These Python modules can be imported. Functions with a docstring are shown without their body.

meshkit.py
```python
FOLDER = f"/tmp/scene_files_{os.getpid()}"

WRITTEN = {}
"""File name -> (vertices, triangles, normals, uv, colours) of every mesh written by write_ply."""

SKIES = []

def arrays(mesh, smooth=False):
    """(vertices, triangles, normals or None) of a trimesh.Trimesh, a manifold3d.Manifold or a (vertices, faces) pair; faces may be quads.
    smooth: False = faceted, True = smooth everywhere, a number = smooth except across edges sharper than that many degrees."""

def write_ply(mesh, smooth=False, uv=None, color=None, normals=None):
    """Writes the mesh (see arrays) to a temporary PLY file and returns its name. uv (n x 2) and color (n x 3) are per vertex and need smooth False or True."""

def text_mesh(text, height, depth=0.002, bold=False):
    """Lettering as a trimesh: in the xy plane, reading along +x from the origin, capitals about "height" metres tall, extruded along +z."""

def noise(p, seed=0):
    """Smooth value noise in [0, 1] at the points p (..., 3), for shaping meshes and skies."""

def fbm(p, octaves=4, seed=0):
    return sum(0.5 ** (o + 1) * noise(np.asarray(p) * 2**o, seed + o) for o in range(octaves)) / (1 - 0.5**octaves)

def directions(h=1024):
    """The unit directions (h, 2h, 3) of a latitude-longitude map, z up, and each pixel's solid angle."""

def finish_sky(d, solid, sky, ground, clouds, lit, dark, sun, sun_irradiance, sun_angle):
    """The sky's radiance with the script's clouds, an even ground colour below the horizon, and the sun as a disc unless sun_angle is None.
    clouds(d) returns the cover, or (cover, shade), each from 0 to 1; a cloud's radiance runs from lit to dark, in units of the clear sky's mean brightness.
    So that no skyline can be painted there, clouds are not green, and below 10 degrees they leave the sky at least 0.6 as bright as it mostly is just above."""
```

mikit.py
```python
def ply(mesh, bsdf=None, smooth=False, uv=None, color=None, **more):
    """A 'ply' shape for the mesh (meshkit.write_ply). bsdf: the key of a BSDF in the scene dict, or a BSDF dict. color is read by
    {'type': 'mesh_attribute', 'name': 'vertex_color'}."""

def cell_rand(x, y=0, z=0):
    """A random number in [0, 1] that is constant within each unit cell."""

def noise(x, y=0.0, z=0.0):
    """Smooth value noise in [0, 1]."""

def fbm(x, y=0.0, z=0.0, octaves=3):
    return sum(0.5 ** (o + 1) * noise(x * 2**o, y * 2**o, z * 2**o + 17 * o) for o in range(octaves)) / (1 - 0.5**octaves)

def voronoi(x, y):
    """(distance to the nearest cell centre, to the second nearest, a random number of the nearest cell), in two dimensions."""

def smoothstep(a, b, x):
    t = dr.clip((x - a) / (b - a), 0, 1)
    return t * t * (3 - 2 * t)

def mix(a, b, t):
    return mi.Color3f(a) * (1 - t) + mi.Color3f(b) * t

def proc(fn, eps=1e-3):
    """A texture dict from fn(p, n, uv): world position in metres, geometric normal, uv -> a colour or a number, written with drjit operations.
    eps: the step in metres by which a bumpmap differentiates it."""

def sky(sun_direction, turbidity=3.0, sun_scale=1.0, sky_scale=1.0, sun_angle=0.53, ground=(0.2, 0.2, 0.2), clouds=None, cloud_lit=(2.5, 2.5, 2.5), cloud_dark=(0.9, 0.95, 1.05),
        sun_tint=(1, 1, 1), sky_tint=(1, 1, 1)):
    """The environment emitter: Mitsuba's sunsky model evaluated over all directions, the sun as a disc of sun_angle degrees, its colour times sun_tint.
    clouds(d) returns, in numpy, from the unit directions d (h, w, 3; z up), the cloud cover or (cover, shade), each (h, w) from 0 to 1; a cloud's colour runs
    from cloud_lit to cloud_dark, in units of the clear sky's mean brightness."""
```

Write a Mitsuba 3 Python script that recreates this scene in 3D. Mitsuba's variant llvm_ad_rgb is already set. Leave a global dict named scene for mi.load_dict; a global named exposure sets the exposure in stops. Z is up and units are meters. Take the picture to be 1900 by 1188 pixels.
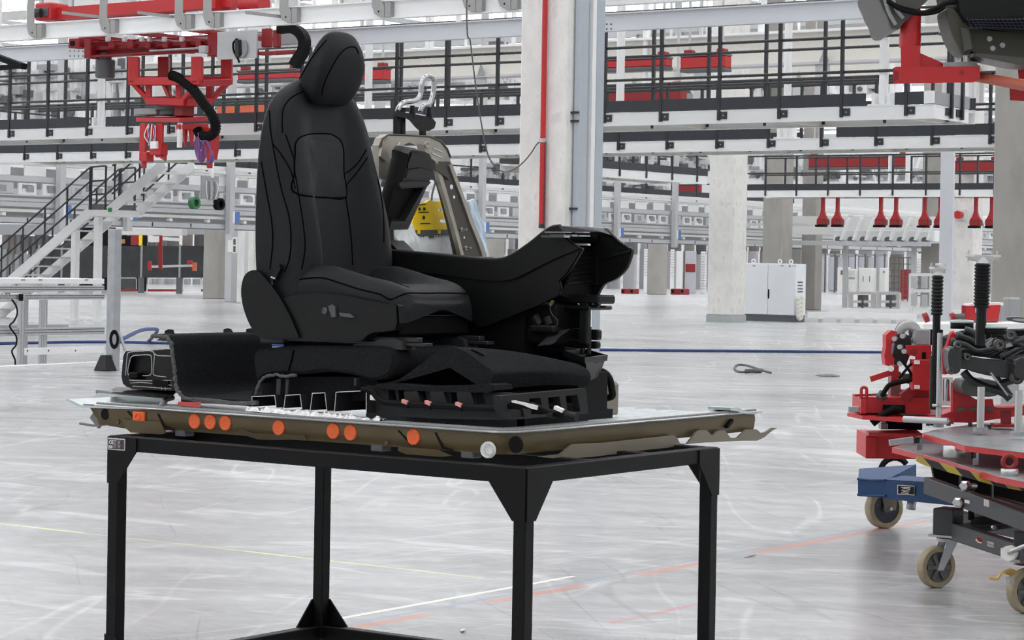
import math, random
import numpy as np, trimesh, drjit as dr, mitsuba as mi, mikit, meshkit, manifold3d as m3
from shapely.geometry import Polygon, LineString, Point, box as sbox
from mikit import proc, noise, fbm, smoothstep, mix, cell_rand, voronoi
T = mi.ScalarTransform4f
random.seed(7); RNG = np.random.default_rng(7)
scene, labels = {}, {}
exposure = -0.35
# ---------------------------------------------------------------- camera: x = along the hall's grid, y = away, z up
FPX, CX, CY, EYE, ROLL, TH = 4330.0, 950.0, 489.0, 1.6, 0.017, 0.612
RIGHT = np.array([math.cos(TH), math.sin(TH), 0.0]); AHEAD = np.array([-math.sin(TH), math.cos(TH), 0.0]); UP = np.array([0, 0, 1.0])
up = UP * math.cos(ROLL) - RIGHT * math.sin(ROLL)
scene['camera'] = {'type': 'perspective', 'fov_axis': 'x', 'fov': math.degrees(2 * math.atan(950 / FPX)), 'near_clip': 0.1, 'far_clip': 1000.0,
    'principal_point_offset_x': 0.0, 'principal_point_offset_y': (594 - CY) / 1188,
    'to_world': T().look_at(origin=[0, 0, EYE], target=[float(v) for v in np.array([0, 0, EYE]) + AHEAD], up=[float(v) for v in up])}
# ---------------------------------------------------------------- light: unseen luminous roof panels, laid out to light the whole hall softly
ROOF_Z, LIGHT = 13.5, 2.6
scene['roof_glow'] = {'type': 'diffuse', 'reflectance': {'type': 'rgb', 'value': [0.8, 0.8, 0.8]}}

# ---------------------------------------------------------------- helpers
def at(px, py, x=None, y=None, z=None, D=None):
    a, b = px - CX, py - CY
    c, s = math.cos(ROLL), math.sin(ROLL)
    d = (a * c + b * s) / FPX * RIGHT + AHEAD - (-a * s + b * c) / FPX * UP
    t = D if D is not None else x / d[0] if x is not None else y / d[1] if y is not None else (z - EYE) / d[2]
    return d * t + [0, 0, EYE]
def onplane(pts, n, o):
    """points of the plane (normal n through o) seen at the pixels"""
    out = []
    for px, py in pts:
        d = at(px, py, D=1.0) - [0, 0, EYE]
        t = np.dot(np.asarray(o) - [0, 0, EYE], n) / np.dot(d, n)
        out.append(d * t + [0, 0, EYE])
    return np.array(out)
taken = {}
def key_for(name):
    k = taken.get(name, 0); taken[name] = k + 1
    return name if k == 0 else f'{name}_{k:03d}'
def thing(name, label, cat, group=None, kind=None):
    key = key_for(name); labels[key] = {'label': label, 'category': cat}
    if group: labels[key]['group'] = group
    if kind: labels[key]['kind'] = kind
    return key
def join(ms):
    ms = [m for m in (ms if isinstance(ms, (list, tuple)) else [ms])]
    return ms[0] if len(ms) == 1 else trimesh.util.concatenate(ms)
def put(key, mesh, mat, smooth=False, **more):
    scene[key] = mikit.ply(join(mesh), mat, smooth, **more); return key
def part(parent, name, mesh, mat, smooth=False, label=None, kind=None, **more):
    key = key_for(parent + '__' + name)
    if label or kind:
        labels[key] = {}
        if label: labels[key]['label'] = label
        if kind: labels[key]['kind'] = kind
    return put(key, mesh, mat, smooth, **more)
def solo(name, mesh, mat, label, cat, group=None, smooth=False, kind=None):
    key = thing(name, label, cat, group, kind); put(key, mesh, mat, smooth); return key
def struct(name, mesh, mat, label=None, smooth=False):
    key = key_for(name); labels[key] = {'kind': 'structure'}
    if label: labels[key]['label'] = label
    put(key, mesh, mat, smooth); return key
def shifted(shape, d):
    return {**shape, 'to_world': T().translate([float(v) for v in d])}

def tm(v, f): return trimesh.Trimesh(np.asarray(v, float), np.asarray(f, int), process=False)
def outward(m):
    if m.volume < 0: m.invert()
    return m
BOXF = np.array([[0, 2, 1], [0, 3, 2], [4, 5, 6], [4, 6, 7], [0, 1, 5], [0, 5, 4], [1, 2, 6], [1, 6, 5], [2, 3, 7], [2, 7, 6], [3, 0, 4], [3, 4, 7]])
def box(x0, x1, y0, y1, z0, z1, bev=0.0):
    x0, x1, y0, y1, z0, z1 = min(x0, x1), max(x0, x1), min(y0, y1), max(y0, y1), min(z0, z1), max(z0, z1)
    if bev <= 0:
        return tm([[x0, y0, z0], [x1, y0, z0], [x1, y1, z0], [x0, y1, z0], [x0, y0, z1], [x1, y0, z1], [x1, y1, z1], [x0, y1, z1]], BOXF)
    b = min(bev, 0.45 * min(x1 - x0, y1 - y0, z1 - z0)); p = []
    for sx, sy, sz in np.ndindex(2, 2, 2):
        X, Y, Z = (x0, x1)[sx], (y0, y1)[sy], (z0, z1)[sz]; dx, dy, dz = b * (1 - 2 * sx), b * (1 - 2 * sy), b * (1 - 2 * sz)
        p += [[X + dx, Y + dy, Z], [X + dx, Y, Z + dz], [X, Y + dy, Z + dz]]
    return hull(p)
def hull(pts): return trimesh.convex.convex_hull(np.asarray(pts, float))
def frame_to(d, up=(0, 0, 1)):
    d = np.asarray(d, float); d = d / np.linalg.norm(d); up = np.asarray(up, float)
    if abs(d @ up) / np.linalg.norm(up) > 0.99: up = np.array([1.0, 0, 0]) if abs(d[0]) < 0.9 else np.array([0, 1.0, 0])
    s = np.cross(up, d); s /= np.linalg.norm(s)
    return s, np.cross(d, s), d
def bar(p0, p1, w, h=None, up=(0, 0, 1), bev=0.0):
    """rectangular bar from p0 to p1, w across, h along up"""
    h = w if h is None else h
    p0, p1 = np.asarray(p0, float), np.asarray(p1, float); s, u, d = frame_to(p1 - p0, up); L = np.linalg.norm(p1 - p0)
    m = box(-w / 2, w / 2, -h / 2, h / 2, 0, L, bev); m.vertices = m.vertices[:, :1] * s + m.vertices[:, 1:2] * u + m.vertices[:, 2:] * d + p0
    return m
def cyl(p0, p1, r, n=14, r1=None, cap=True):
    p0, p1 = np.asarray(p0, float), np.asarray(p1, float); s, u, d = frame_to(p1 - p0); r1 = r if r1 is None else r1
    a = np.arange(n) * 2 * math.pi / n; ring = np.cos(a)[:, None] * s + np.sin(a)[:, None] * u
    return loft([p0 + ring * r, p1 + ring * r1], cap)
def lathe(prof, p0, axis=(0, 0, 1), n=24):
    """prof: (r, h) pairs along the axis from p0"""
    s, u, d = frame_to(axis); a = np.arange(n) * 2 * math.pi / n; ring = np.cos(a)[:, None] * s + np.sin(a)[:, None] * u
    rings = [np.asarray(p0) + ring * max(r, 1e-5) + d * h for r, h in prof]
    if prof[0][0] > 1e-4 and abs(prof[0][0] - prof[-1][0]) < 1e-9: return loft(rings, False, True)   # a ring with a hole
    return loft(rings, True)
def loft(rings, cap=True, closed=False):
    R = [np.asarray(r, float) for r in rings]; n = len(R[0]); v = np.vstack(R); f = []
    k = np.arange(n); k1 = (k + 1) % n; m = len(R)
    for i in range(m if closed else m - 1):
        a, b = i * n, ((i + 1) % m) * n
        f += [np.stack([a + k, a + k1, b + k1], 1), np.stack([a + k, b + k1, b + k], 1)]
    if cap and not closed:
        v = np.vstack([v, R[0].mean(0), R[-1].mean(0)]); c0, c1 = len(v) - 2, len(v) - 1
        f += [np.stack([k1, k, k * 0 + c0], 1), np.stack([(m - 1) * n + k, (m - 1) * n + k1, k * 0 + c1], 1)]
    return outward(tm(v, np.vstack(f)))
def fillet(pts, rad, n=5):
    pts = [np.asarray(p, float) for p in pts]; out = [pts[0]]
    for a, b, c in zip(pts, pts[1:], pts[2:]):
        u, w = a - b, c - b; lu, lw = np.linalg.norm(u), np.linalg.norm(w); r = min(rad, 0.45 * lu, 0.45 * lw)
        s, e = b + u / lu * r, b + w / lw * r
        out += [(1 - t) ** 2 * s + 2 * t * (1 - t) * b + t * t * e for t in np.linspace(0, 1, n)]
    return out + [pts[-1]]
def spline(pts, n=8, closed=False):
    P = np.asarray(pts, float); m = len(P); out = []
    g = (lambda i: P[i % m]) if closed else (lambda i: P[min(max(i, 0), m - 1)])
    for i in range(m if closed else m - 1):
        p0, p1, p2, p3 = g(i - 1), g(i), g(i + 1), g(i + 2)
        for t in np.arange(n) / n:
            out.append(0.5 * (2 * p1 + (p2 - p0) * t + (2 * p0 - 5 * p1 + 4 * p2 - p3) * t * t + (3 * p1 - p0 - 3 * p2 + p3) * t ** 3))
    if not closed: out.append(P[-1])
    return np.array(out)
def tube(pts, r, n=8, rad=0.0, closed=False, prof=None, up0=None):
    """round (or prof-shaped) tube along pts"""
    P = np.array(fillet(pts, rad) if rad > 0 else pts, float)
    if closed: tang = np.roll(P, -1, 0) - np.roll(P, 1, 0)
    else: tang = np.gradient(P, axis=0)
    tang /= np.linalg.norm(tang, axis=1, keepdims=True) + 1e-12
    s, u, _ = frame_to(tang[0], up0 if up0 is not None else (0, 0, 1)); a = np.arange(n) * 2 * math.pi / n
    prof = np.stack([np.cos(a), np.sin(a)], 1) if prof is None else np.asarray(prof)
    rs = np.broadcast_to(r, len(P)); rings = []
    for p, t, q in zip(P, tang, rs):
        s = s - t * (s @ t); s /= np.linalg.norm(s); u = np.cross(t, s)
        rings.append(p + q * (prof[:, :1] * s + prof[:, 1:] * u))
    return loft(rings, True, closed)
AX = {'x': (1, 2, 0), 'y': (0, 2, 1), 'z': (0, 1, 2)}
def prism(poly, axis, t0, t1, holes=()):
    """2-D outline extruded along an axis: 'x' takes (y, z), 'y' takes (x, z), 'z' takes (x, y)"""
    p = poly if isinstance(poly, Polygon) else Polygon(poly, holes)
    if not p.is_valid: p = p.buffer(0)
    ms = []
    for g in getattr(p, 'geoms', [p]):
        m = trimesh.creation.extrude_polygon(g, abs(t1 - t0), engine='earcut'); v = np.array(m.vertices); v[:, 2] += min(t0, t1)
        o = np.empty_like(v); i, j, k = AX[axis]; o[:, i], o[:, j], o[:, k] = v[:, 0], v[:, 1], v[:, 2]
        ms.append(outward(tm(o, m.faces)))
    return join(ms)
def prism3(pts3, d):
    """closed planar outline in 3-D given thickness vector d"""
    P = np.asarray(pts3, float); n = np.cross(P[1] - P[0], P[2] - P[0])
    n = sum(np.cross(P[i] - P[0], P[(i + 1) % len(P)] - P[0]) for i in range(1, len(P) - 1)); n /= np.linalg.norm(n)
    s, u, _ = frame_to(n); o = P.mean(0); q = np.stack([(P - o) @ s, (P - o) @ u], 1)
    pg = Polygon(q)
    if not pg.is_valid: pg = pg.buffer(0)
    if pg.geom_type != 'Polygon': pg = max(pg.geoms, key=lambda g: g.area)
    m = trimesh.creation.extrude_polygon(pg, 1.0, engine='earcut'); v = np.array(m.vertices)
    return outward(tm(o + v[:, :1] * s + v[:, 1:2] * u + v[:, 2:] * np.asarray(d, float), m.faces))
def ibeam(p0, p1, h, w, tf, tw, up=(0, 0, 1)):
    p0, p1, up = np.asarray(p0, float), np.asarray(p1, float), np.asarray(up, float); q = up / np.linalg.norm(up)
    return join([bar(p0, p1, tw, h, up), bar(p0 + q * (h - tf) / 2, p1 + q * (h - tf) / 2, w, tf, up), bar(p0 - q * (h - tf) / 2, p1 - q * (h - tf) / 2, w, tf, up)])
def smoothed(mesh, edge, it=8, lam=0.5):
    """manifold or mesh refined to edge length and rounded"""
    if not hasattr(mesh, 'to_mesh'):
        mesh = m3.Manifold(m3.Mesh(np.asarray(mesh.vertices, np.float32), np.asarray(mesh.faces, np.uint32)))
    g = mesh.refine_to_length(edge).to_mesh(); m = trimesh.Trimesh(g.vert_properties[:, :3], g.tri_verts, process=True)
    trimesh.smoothing.filter_taubin(m, lamb=lam, nu=lam + 0.03, iterations=it); return m
def man(mesh):
    m = trimesh.Trimesh(mesh.vertices, mesh.faces, process=True)
    return m3.Manifold(m3.Mesh(np.asarray(m.vertices, np.float32), np.asarray(m.faces, np.uint32)))
def unman(M):
    g = M.to_mesh(); return tm(g.vert_properties[:, :3], g.tri_verts)
def cut(mesh, *tools):
    M = man(mesh)
    for t in tools: M = M - man(t)
    return unman(M)
def rbox(x0, x1, y0, y1, z0, z1, r, n=10):
    """box with round edges"""
    s = m3.Manifold.sphere(r, n); c = []
    for X in (x0 + r, x1 - r):
        for Y in (y0 + r, y1 - r):
            for Z in (z0 + r, z1 - r): c.append(s.translate((X, Y, Z)))
    return unman(m3.Manifold.batch_hull(c))

# ---------------------------------------------------------------- materials
def rgb(*c): return {'type': 'rgb', 'value': [float(v) for v in (c if len(c) == 3 else c * 3)]}
def mat(name, color, rough=0.5, metal=0.0, two=True, bump=None, **more):
    c = color if isinstance(color, dict) else rgb(*color) if isinstance(color, (tuple, list)) else rgb(color)
    b = {'type': 'principled', 'base_color': c, 'roughness': rough if isinstance(rough, dict) else float(rough), 'metallic': float(metal), **more}
    if bump: b = {'type': 'bumpmap', 'arbitrary': {'type': 'proc', **{k: v for k, v in bump[0].items() if k != 'type'}}, 'scale': float(bump[1]), 'bsdf': b}
    scene['mat_' + name] = {'type': 'twosided', 'bsdf': b} if two else b
    return 'mat_' + name
def floor_color(p, n, uv):
    x, y = p.x, p.y
    # trowel swirls and worn streaks running across the hall
    a = fbm(x * 0.35, y * 0.35, 1.7, 5); b = fbm(x * 1.3 + 3 * a, y * 5.0, 4.2, 4); c = fbm(x * 9, y * 9, 0.3, 3)
    s = fbm((x * 0.8 + y * 0.6) * 0.7 + 2 * a, (x * 0.6 - y * 0.8) * 5.0, 9.1, 4)
    v = 0.47 + 0.16 * (a - 0.5) + 0.13 * (b - 0.5) + 0.07 * (c - 0.5) + 0.13 * (s - 0.5)
    v += 0.10 * smoothstep(0.62, 0.72, fbm(x * 0.9 + 7, y * 3.2, 2.2, 4)) - 0.05 * smoothstep(0.58, 0.72, fbm(x * 0.5, y * 0.5 + 9, 6.2, 4))
    def scratch(ax, ay, f, k):   # thin pale scuff lines
        t = fbm((x * ax + y * ay) * f * 0.12 + k, (x * ay - y * ax) * f, k, 2); return smoothstep(0.028, 0.0, dr.abs(t - 0.5)) * smoothstep(0.45, 0.62, fbm(x * 0.8 + k, y * 0.8, k, 3))
    v += 0.10 * scratch(0.9, 0.43, 4.0, 3.1) + 0.09 * scratch(0.5, -0.86, 3.0, 7.7) + 0.07 * scratch(0.2, 0.98, 5.0, 12.3) - 0.06 * scratch(0.7, -0.7, 3.5, 21.0)
    v = 0.47 + (v - 0.47) * 1.35 + 0.10 * (fbm(x * 14 + 5, y * 34, 2.9, 3) - 0.5)
    v = v * 0.72
    col = mi.Color3f(v * 0.975, v * 0.995, v * 1.0)
    rag = fbm(x * 6, y * 6, 3.3, 4) - 0.5
    # painted marks: bands along y (towards the back right) and x
    d1 = dr.abs(x + 6.38 + 0.03 * rag); on = smoothstep(0.055, 0.030, d1) * smoothstep(0.36, 0.54, fbm(x * 2, y * 1.6, 8.8, 3)) * (y > 7) * (y < 24)
    col = mix(col, mi.Color3f(0.52, 0.17, 0.10), 0.62 * on)
    d1 = dr.abs(x + 6.46); on = smoothstep(0.030, 0.012, d1) * (y > 7) * (y < 24); col = mix(col, mi.Color3f(0.20, 0.25, 0.36), 0.5 * on)
    d2 = dr.abs(x + 5.61 - 0.05 * rag + 0.0); on = smoothstep(0.03, 0.012, d2) * smoothstep(0.40, 0.55, fbm(y * 1.1, x, 1.8, 3)) * (y > 8.8) * (y < 10.4); col = mix(col, mi.Color3f(0.5, 0.16, 0.16), 0.7 * on)
    d3 = dr.abs(y - 9.63 - 0.02 * rag); on = smoothstep(0.022, 0.010, d3) * (x < -6.9) * (x > -14) * (0.35 + 0.65 * smoothstep(0.45, 0.6, fbm(x * 0.9, 2.2, 0.4, 3))); col = mix(col, mi.Color3f(0.72, 0.78, 0.25), 0.75 * on)
    d4 = dr.abs(x + 6.6 + 0.01 * rag); on = smoothstep(0.022, 0.012, d4) * (y > 7.9) * (y < 10); col = mix(col, mi.Color3f(0.85, 0.84, 0.76), 0.8 * on)
    return col
def floor_rough(p, n, uv):
    return 0.15 + 0.17 * fbm(p.x * 0.7, p.y * 2.4, 5.5, 4)
mat('floor', proc(floor_color), proc(floor_rough), specular=0.45, two=False)
def concrete(p, n, uv):
    a = fbm(p.x * 1.2 + p.y * 0.9, p.y * 0.6, p.z * 0.5, 4); b = fbm(p.x * 7, p.y * 7, p.z * 3.2, 4); c = fbm(p.x * 30, p.y * 30, p.z * 22, 2)
    v = 0.71 + 0.18 * (a - 0.5) + 0.20 * (b - 0.5) + 0.05 * (c - 0.5) - 0.12 * smoothstep(0.62, 0.75, b)
    return mi.Color3f(v, v * 0.985, v * 0.95)
mat('concrete', proc(concrete), 0.85)
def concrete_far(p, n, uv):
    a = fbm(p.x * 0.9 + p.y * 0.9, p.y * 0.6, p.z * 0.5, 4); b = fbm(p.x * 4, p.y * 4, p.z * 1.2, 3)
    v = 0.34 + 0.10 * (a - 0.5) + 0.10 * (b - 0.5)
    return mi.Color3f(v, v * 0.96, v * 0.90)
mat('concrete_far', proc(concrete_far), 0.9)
mat('white_wall', 0.78, 0.8); mat('ceiling', 0.75, 0.9)
mat('white_paint', (0.78, 0.79, 0.79), 0.45); mat('off_white', (0.66, 0.66, 0.64), 0.5); mat('warm_white', (0.68, 0.66, 0.61), 0.55)
mat('light_grey', (0.50, 0.51, 0.52), 0.5); mat('mid_grey', (0.30, 0.31, 0.32), 0.55); mat('dark_grey', (0.10, 0.105, 0.11), 0.5)
mat('black_rail', (0.022, 0.024, 0.028), 0.42); mat('toe_board', (0.028, 0.031, 0.040), 0.5); mat('black', (0.006, 0.006, 0.0065), 0.55, specular=0.12)
mat('galvanised', proc(lambda p, n, uv: mi.Color3f(0.42, 0.44, 0.46) * (0.85 + 0.3 * fbm(p.x * 14, p.y * 14, p.z * 9, 3))), 0.38, 0.75)
mat('steel', (0.55, 0.55, 0.54), 0.32, 0.85); mat('chrome', (0.50, 0.51, 0.52), 0.14, 1.0); mat('aluminium', (0.52, 0.53, 0.54), 0.38, 0.6); mat('laser_steel', (0.34, 0.34, 0.33), 0.45, 0.6)
mat('red', (0.46, 0.018, 0.022), 0.4); mat('red_deep', (0.26, 0.010, 0.014), 0.45); mat('blue', (0.012, 0.050, 0.140), 0.45, specular=0.2)
mat('stand_black', (0.0042, 0.0045, 0.005), 0.45, specular=0.2); mat('cable_blue', (0.02, 0.055, 0.20), 0.5); mat('purple', (0.17, 0.055, 0.20), 0.5)
mat('orange', proc(lambda p, n, uv: mi.Color3f(0.80, 0.13, 0.028) * (0.8 + 0.4 * fbm(p.x * 160, p.y * 160, p.z * 160, 2))), 0.45)
mat('yellow', (1.0, 0.68, 0.012), 0.42); scene['mat_clear'] = {'type': 'thindielectric', 'int_ior': 1.49}
mat('cabinet_white', (0.76, 0.78, 0.81), 0.35); mat('plate_white', (0.8, 0.8, 0.78), 0.5)
# ================================================================ the hall
X0, X1, Y0, Y1 = -130.0, 22.0, -12.0, 190.0
struct('floor', box(X0, X1, Y0, Y1, -0.3, 0.0), 'mat_floor', 'polished grey concrete floor with worn paint lines')
struct('ceiling', box(X0, X1, Y0, Y1, ROOF_Z, ROOF_Z + 0.3), 'mat_ceiling')
struct('wall_back', box(X0, X1, Y1, Y1 + 0.3, 0, ROOF_Z), 'mat_white_wall')
struct('wall_left', box(X0 - 0.3, X0, Y0, Y1, 0, ROOF_Z), 'mat_white_wall')
struct('wall_right', box(X1, X1 + 0.3, Y0, Y1, 0, ROOF_Z), 'mat_white_wall')
struct('wall_front', box(X0, X1, Y0 - 0.3, Y0, 0, ROOF_Z), 'mat_white_wall')
rects = []
for i, y in enumerate(np.arange(Y0 + 3, Y1 - 4, 7.0)):
    for x in np.arange(X0 + 3, X1 - 8, 9.5):
        rects.append(np.array([[x, y, 0], [x, y + 4.0, 0], [x + 8, y + 4.0, 0], [x + 8, y, 0]]) + [0, 0, ROOF_Z - 0.02])
near = [r for r in rects if np.hypot(*r[0][:2]) < 42]; far = [r for r in rects if np.hypot(*r[0][:2]) >= 42]
for group, rs in (('near', near), ('far', far)):
    key = key_for('roof_light'); labels[key] = {'kind': 'structure', 'label': 'unseen luminous roof panels placed to light the hall'}
    v = np.vstack(rs); k = np.arange(len(rs))[:, None] * 4
    f = np.vstack([k + [0, 1, 2], k + [0, 2, 3]])
    scene[key] = mikit.ply(tm(v, f), 'roof_glow', False); scene[key]['emitter'] = {'type': 'area', 'radiance': rgb(LIGHT, LIGHT * 1.0, LIGHT * 1.02)}
# ================================================================ the black steel stand
SX0, SX1, SY0, SY1, STOP = -6.188, -4.303, 6.232, 7.474, 0.937
W5 = 0.05
st = thing('steel_stand', 'black welded steel stand on four legs that carries the car floor assembly', 'stand')
for x in (SX0, SX1 - W5):
    for y in (SY0, SY1 - W5):
        part(st, 'leg', box(x, x + W5, y, y + W5, 0.012, STOP - 0.056, 0.003), 'mat_stand_black')
        part(st, 'foot', box(x - 0.005, x + W5 + 0.005, y - 0.005, y + W5 + 0.005, 0, 0.014, 0.002), 'mat_stand_black')
TB = STOP - 0.054
for y in (SY0, SY1 - W5):
    part(st, 'top_rail', box(SX0 + W5, SX1 - W5, y, y + W5, TB, STOP, 0.003), 'mat_stand_black')
    part(st, 'base_rail', box(SX0 + W5, SX1 - W5, y, y + W5, 0.04, 0.095, 0.003), 'mat_stand_black')
for x in (SX0, SX1 - W5):
    part(st, 'top_rail', box(x, x + W5, SY0, SY1, TB, STOP, 0.003), 'mat_stand_black')
    part(st, 'base_rail', box(x, x + W5, SY0 + W5, SY1 - W5, 0.04, 0.095, 0.003), 'mat_stand_black')
for y in (SY0 + 0.4, SY0 + 0.8):
    part(st, 'cross_rail', box(SX0 + W5, SX1 - W5, y, y + W5, TB, STOP, 0.003), 'mat_stand_black')
G = 0.095
def gusset(a0, s, top):   # outline in (along, z): s = direction along the rail
    if top: return [(a0, STOP - 0.004), (a0 + s * (W5 + G), STOP - 0.004), (a0 + s * (W5 + G), TB), (a0 + s * W5, TB - 0.122), (a0, TB - 0.122)]
    return [(a0, 0.04), (a0 + s * (W5 + G), 0.04), (a0 + s * (W5 + G), 0.095), (a0 + s * W5, 0.2), (a0, 0.2)]
for top in (True, False):
    for x, s in ((SX0, 1), (SX1, -1)):
        for y0, y1 in ((SY0 - 0.006, SY0), (SY1, SY1 + 0.006)): part(st, 'gusset_plate', prism(gusset(x, s, top), 'y', y0, y1), 'mat_stand_black')
    for y, s in ((SY0, 1), (SY1, -1)):
        for x0, x1 in ((SX0 - 0.006, SX0), (SX1, SX1 + 0.006)): part(st, 'gusset_plate', prism(gusset(y, s, top), 'x', x0, x1), 'mat_stand_black')
# rating plate with CE mark on the left corner gusset
pl = part(st, 'rating_plate', box(SX0 + 0.004, SX0 + 0.092, SY0 - 0.0085, SY0 - 0.006, STOP - 0.052, STOP - 0.008, 0.0008), 'mat_steel', label='small metal rating plate with CE mark')
mat('plate_dark', (0.045, 0.03, 0.035), 0.45)
part(pl, 'print_field', box(SX0 + 0.007, SX0 + 0.088, SY0 - 0.0092, SY0 - 0.0085, STOP - 0.048, STOP - 0.013), 'mat_plate_dark')
def lettering(text, h, org, xdir, ydir, depth=0.0008, bold=False):
    m = meshkit.text_mesh(text, h, depth, bold); v = np.array(m.vertices); xd, yd = np.asarray(xdir, float), np.asarray(ydir, float); n = np.cross(xd, yd)
    m.vertices = np.asarray(org) + v[:, :1] * xd + v[:, 1:2] * yd + v[:, 2:] * n; return m
part(pl, 'lettering', lettering('CE', 0.013, (SX0 + 0.011, SY0 - 0.0092, STOP - 0.030), (1, 0, 0), (0, 0, 1), bold=True), 'mat_plate_white')
lines = []
for col, x in enumerate((0.035, 0.055)):
    for k in range(6): lines.append(box(SX0 + x, SX0 + x + 0.015 - 0.002 * (k % 3), SY0 - 0.0097, SY0 - 0.0092, STOP - 0.018 - k * 0.005, STOP - 0.0162 - k * 0.005))
part(pl, 'print_lines', lines, 'mat_light_grey')
part(pl, 'blank_field', box(SX0 + 0.009, SX0 + 0.030, SY0 - 0.0097, SY0 - 0.0092, STOP - 0.046, STOP - 0.035), 'mat_light_grey')
# ================================================================ the car floor assembly
def olive(p, n, uv): return mi.Color3f(0.100, 0.075, 0.034) * (0.85 + 0.3 * fbm(p.x * 9, p.y * 9, p.z * 9, 3))
mat('olive', proc(olive), 0.34, 0.25)
mat('olive_grey', (0.20, 0.18, 0.14), 0.4, 0.3)
mat('zinc', proc(lambda p, n, uv: mi.Color3f(0.60, 0.65, 0.66) * (0.86 + 0.28 * fbm(p.x * 20, p.y * 20, p.z * 8, 3))), 0.3, 0.55)
mat('bare_steel', proc(lambda p, n, uv: mi.Color3f(0.62, 0.63, 0.63) * (0.8 + 0.4 * fbm(p.x * 30, p.y * 30, p.z * 30, 3))), 0.22, 0.8)
mat('sealer', (0.20, 0.19, 0.185), 0.5); mat('tape_red', (0.52, 0.06, 0.06), 0.5)
PX0, PX1, PY0, PY1, PZ, PB = -6.44, -4.40, 6.385, 8.05, 1.022, 0.957
pan = thing('car_floor_assembly', 'olive car floor assembly with galvanised top flange lying on the black stand', 'car floor')
# floor sheet with pressed ribs
xs = [PX0 + 0.05, -4.52]; yy = np.concatenate([[PY0 + 0.02], np.linspace(PY0 + 0.10, PY1, 12)])
part(pan, 'floor_sheet', box(PX0 + 0.04, PX1 - 0.10, PY0 + 0.05, PY1, PZ - 0.016, PZ - 0.008), 'mat_zinc')
for k, x in enumerate((-4.62, -4.72, -4.82, -4.92, -5.02)): part(pan, 'floor_rib', prism([(x - 0.032, PZ - 0.008), (x - 0.018, PZ + 0.004), (x + 0.018, PZ + 0.004), (x + 0.032, PZ - 0.008)], 'y', 6.95, PY1 - 0.05), 'mat_zinc')
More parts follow.
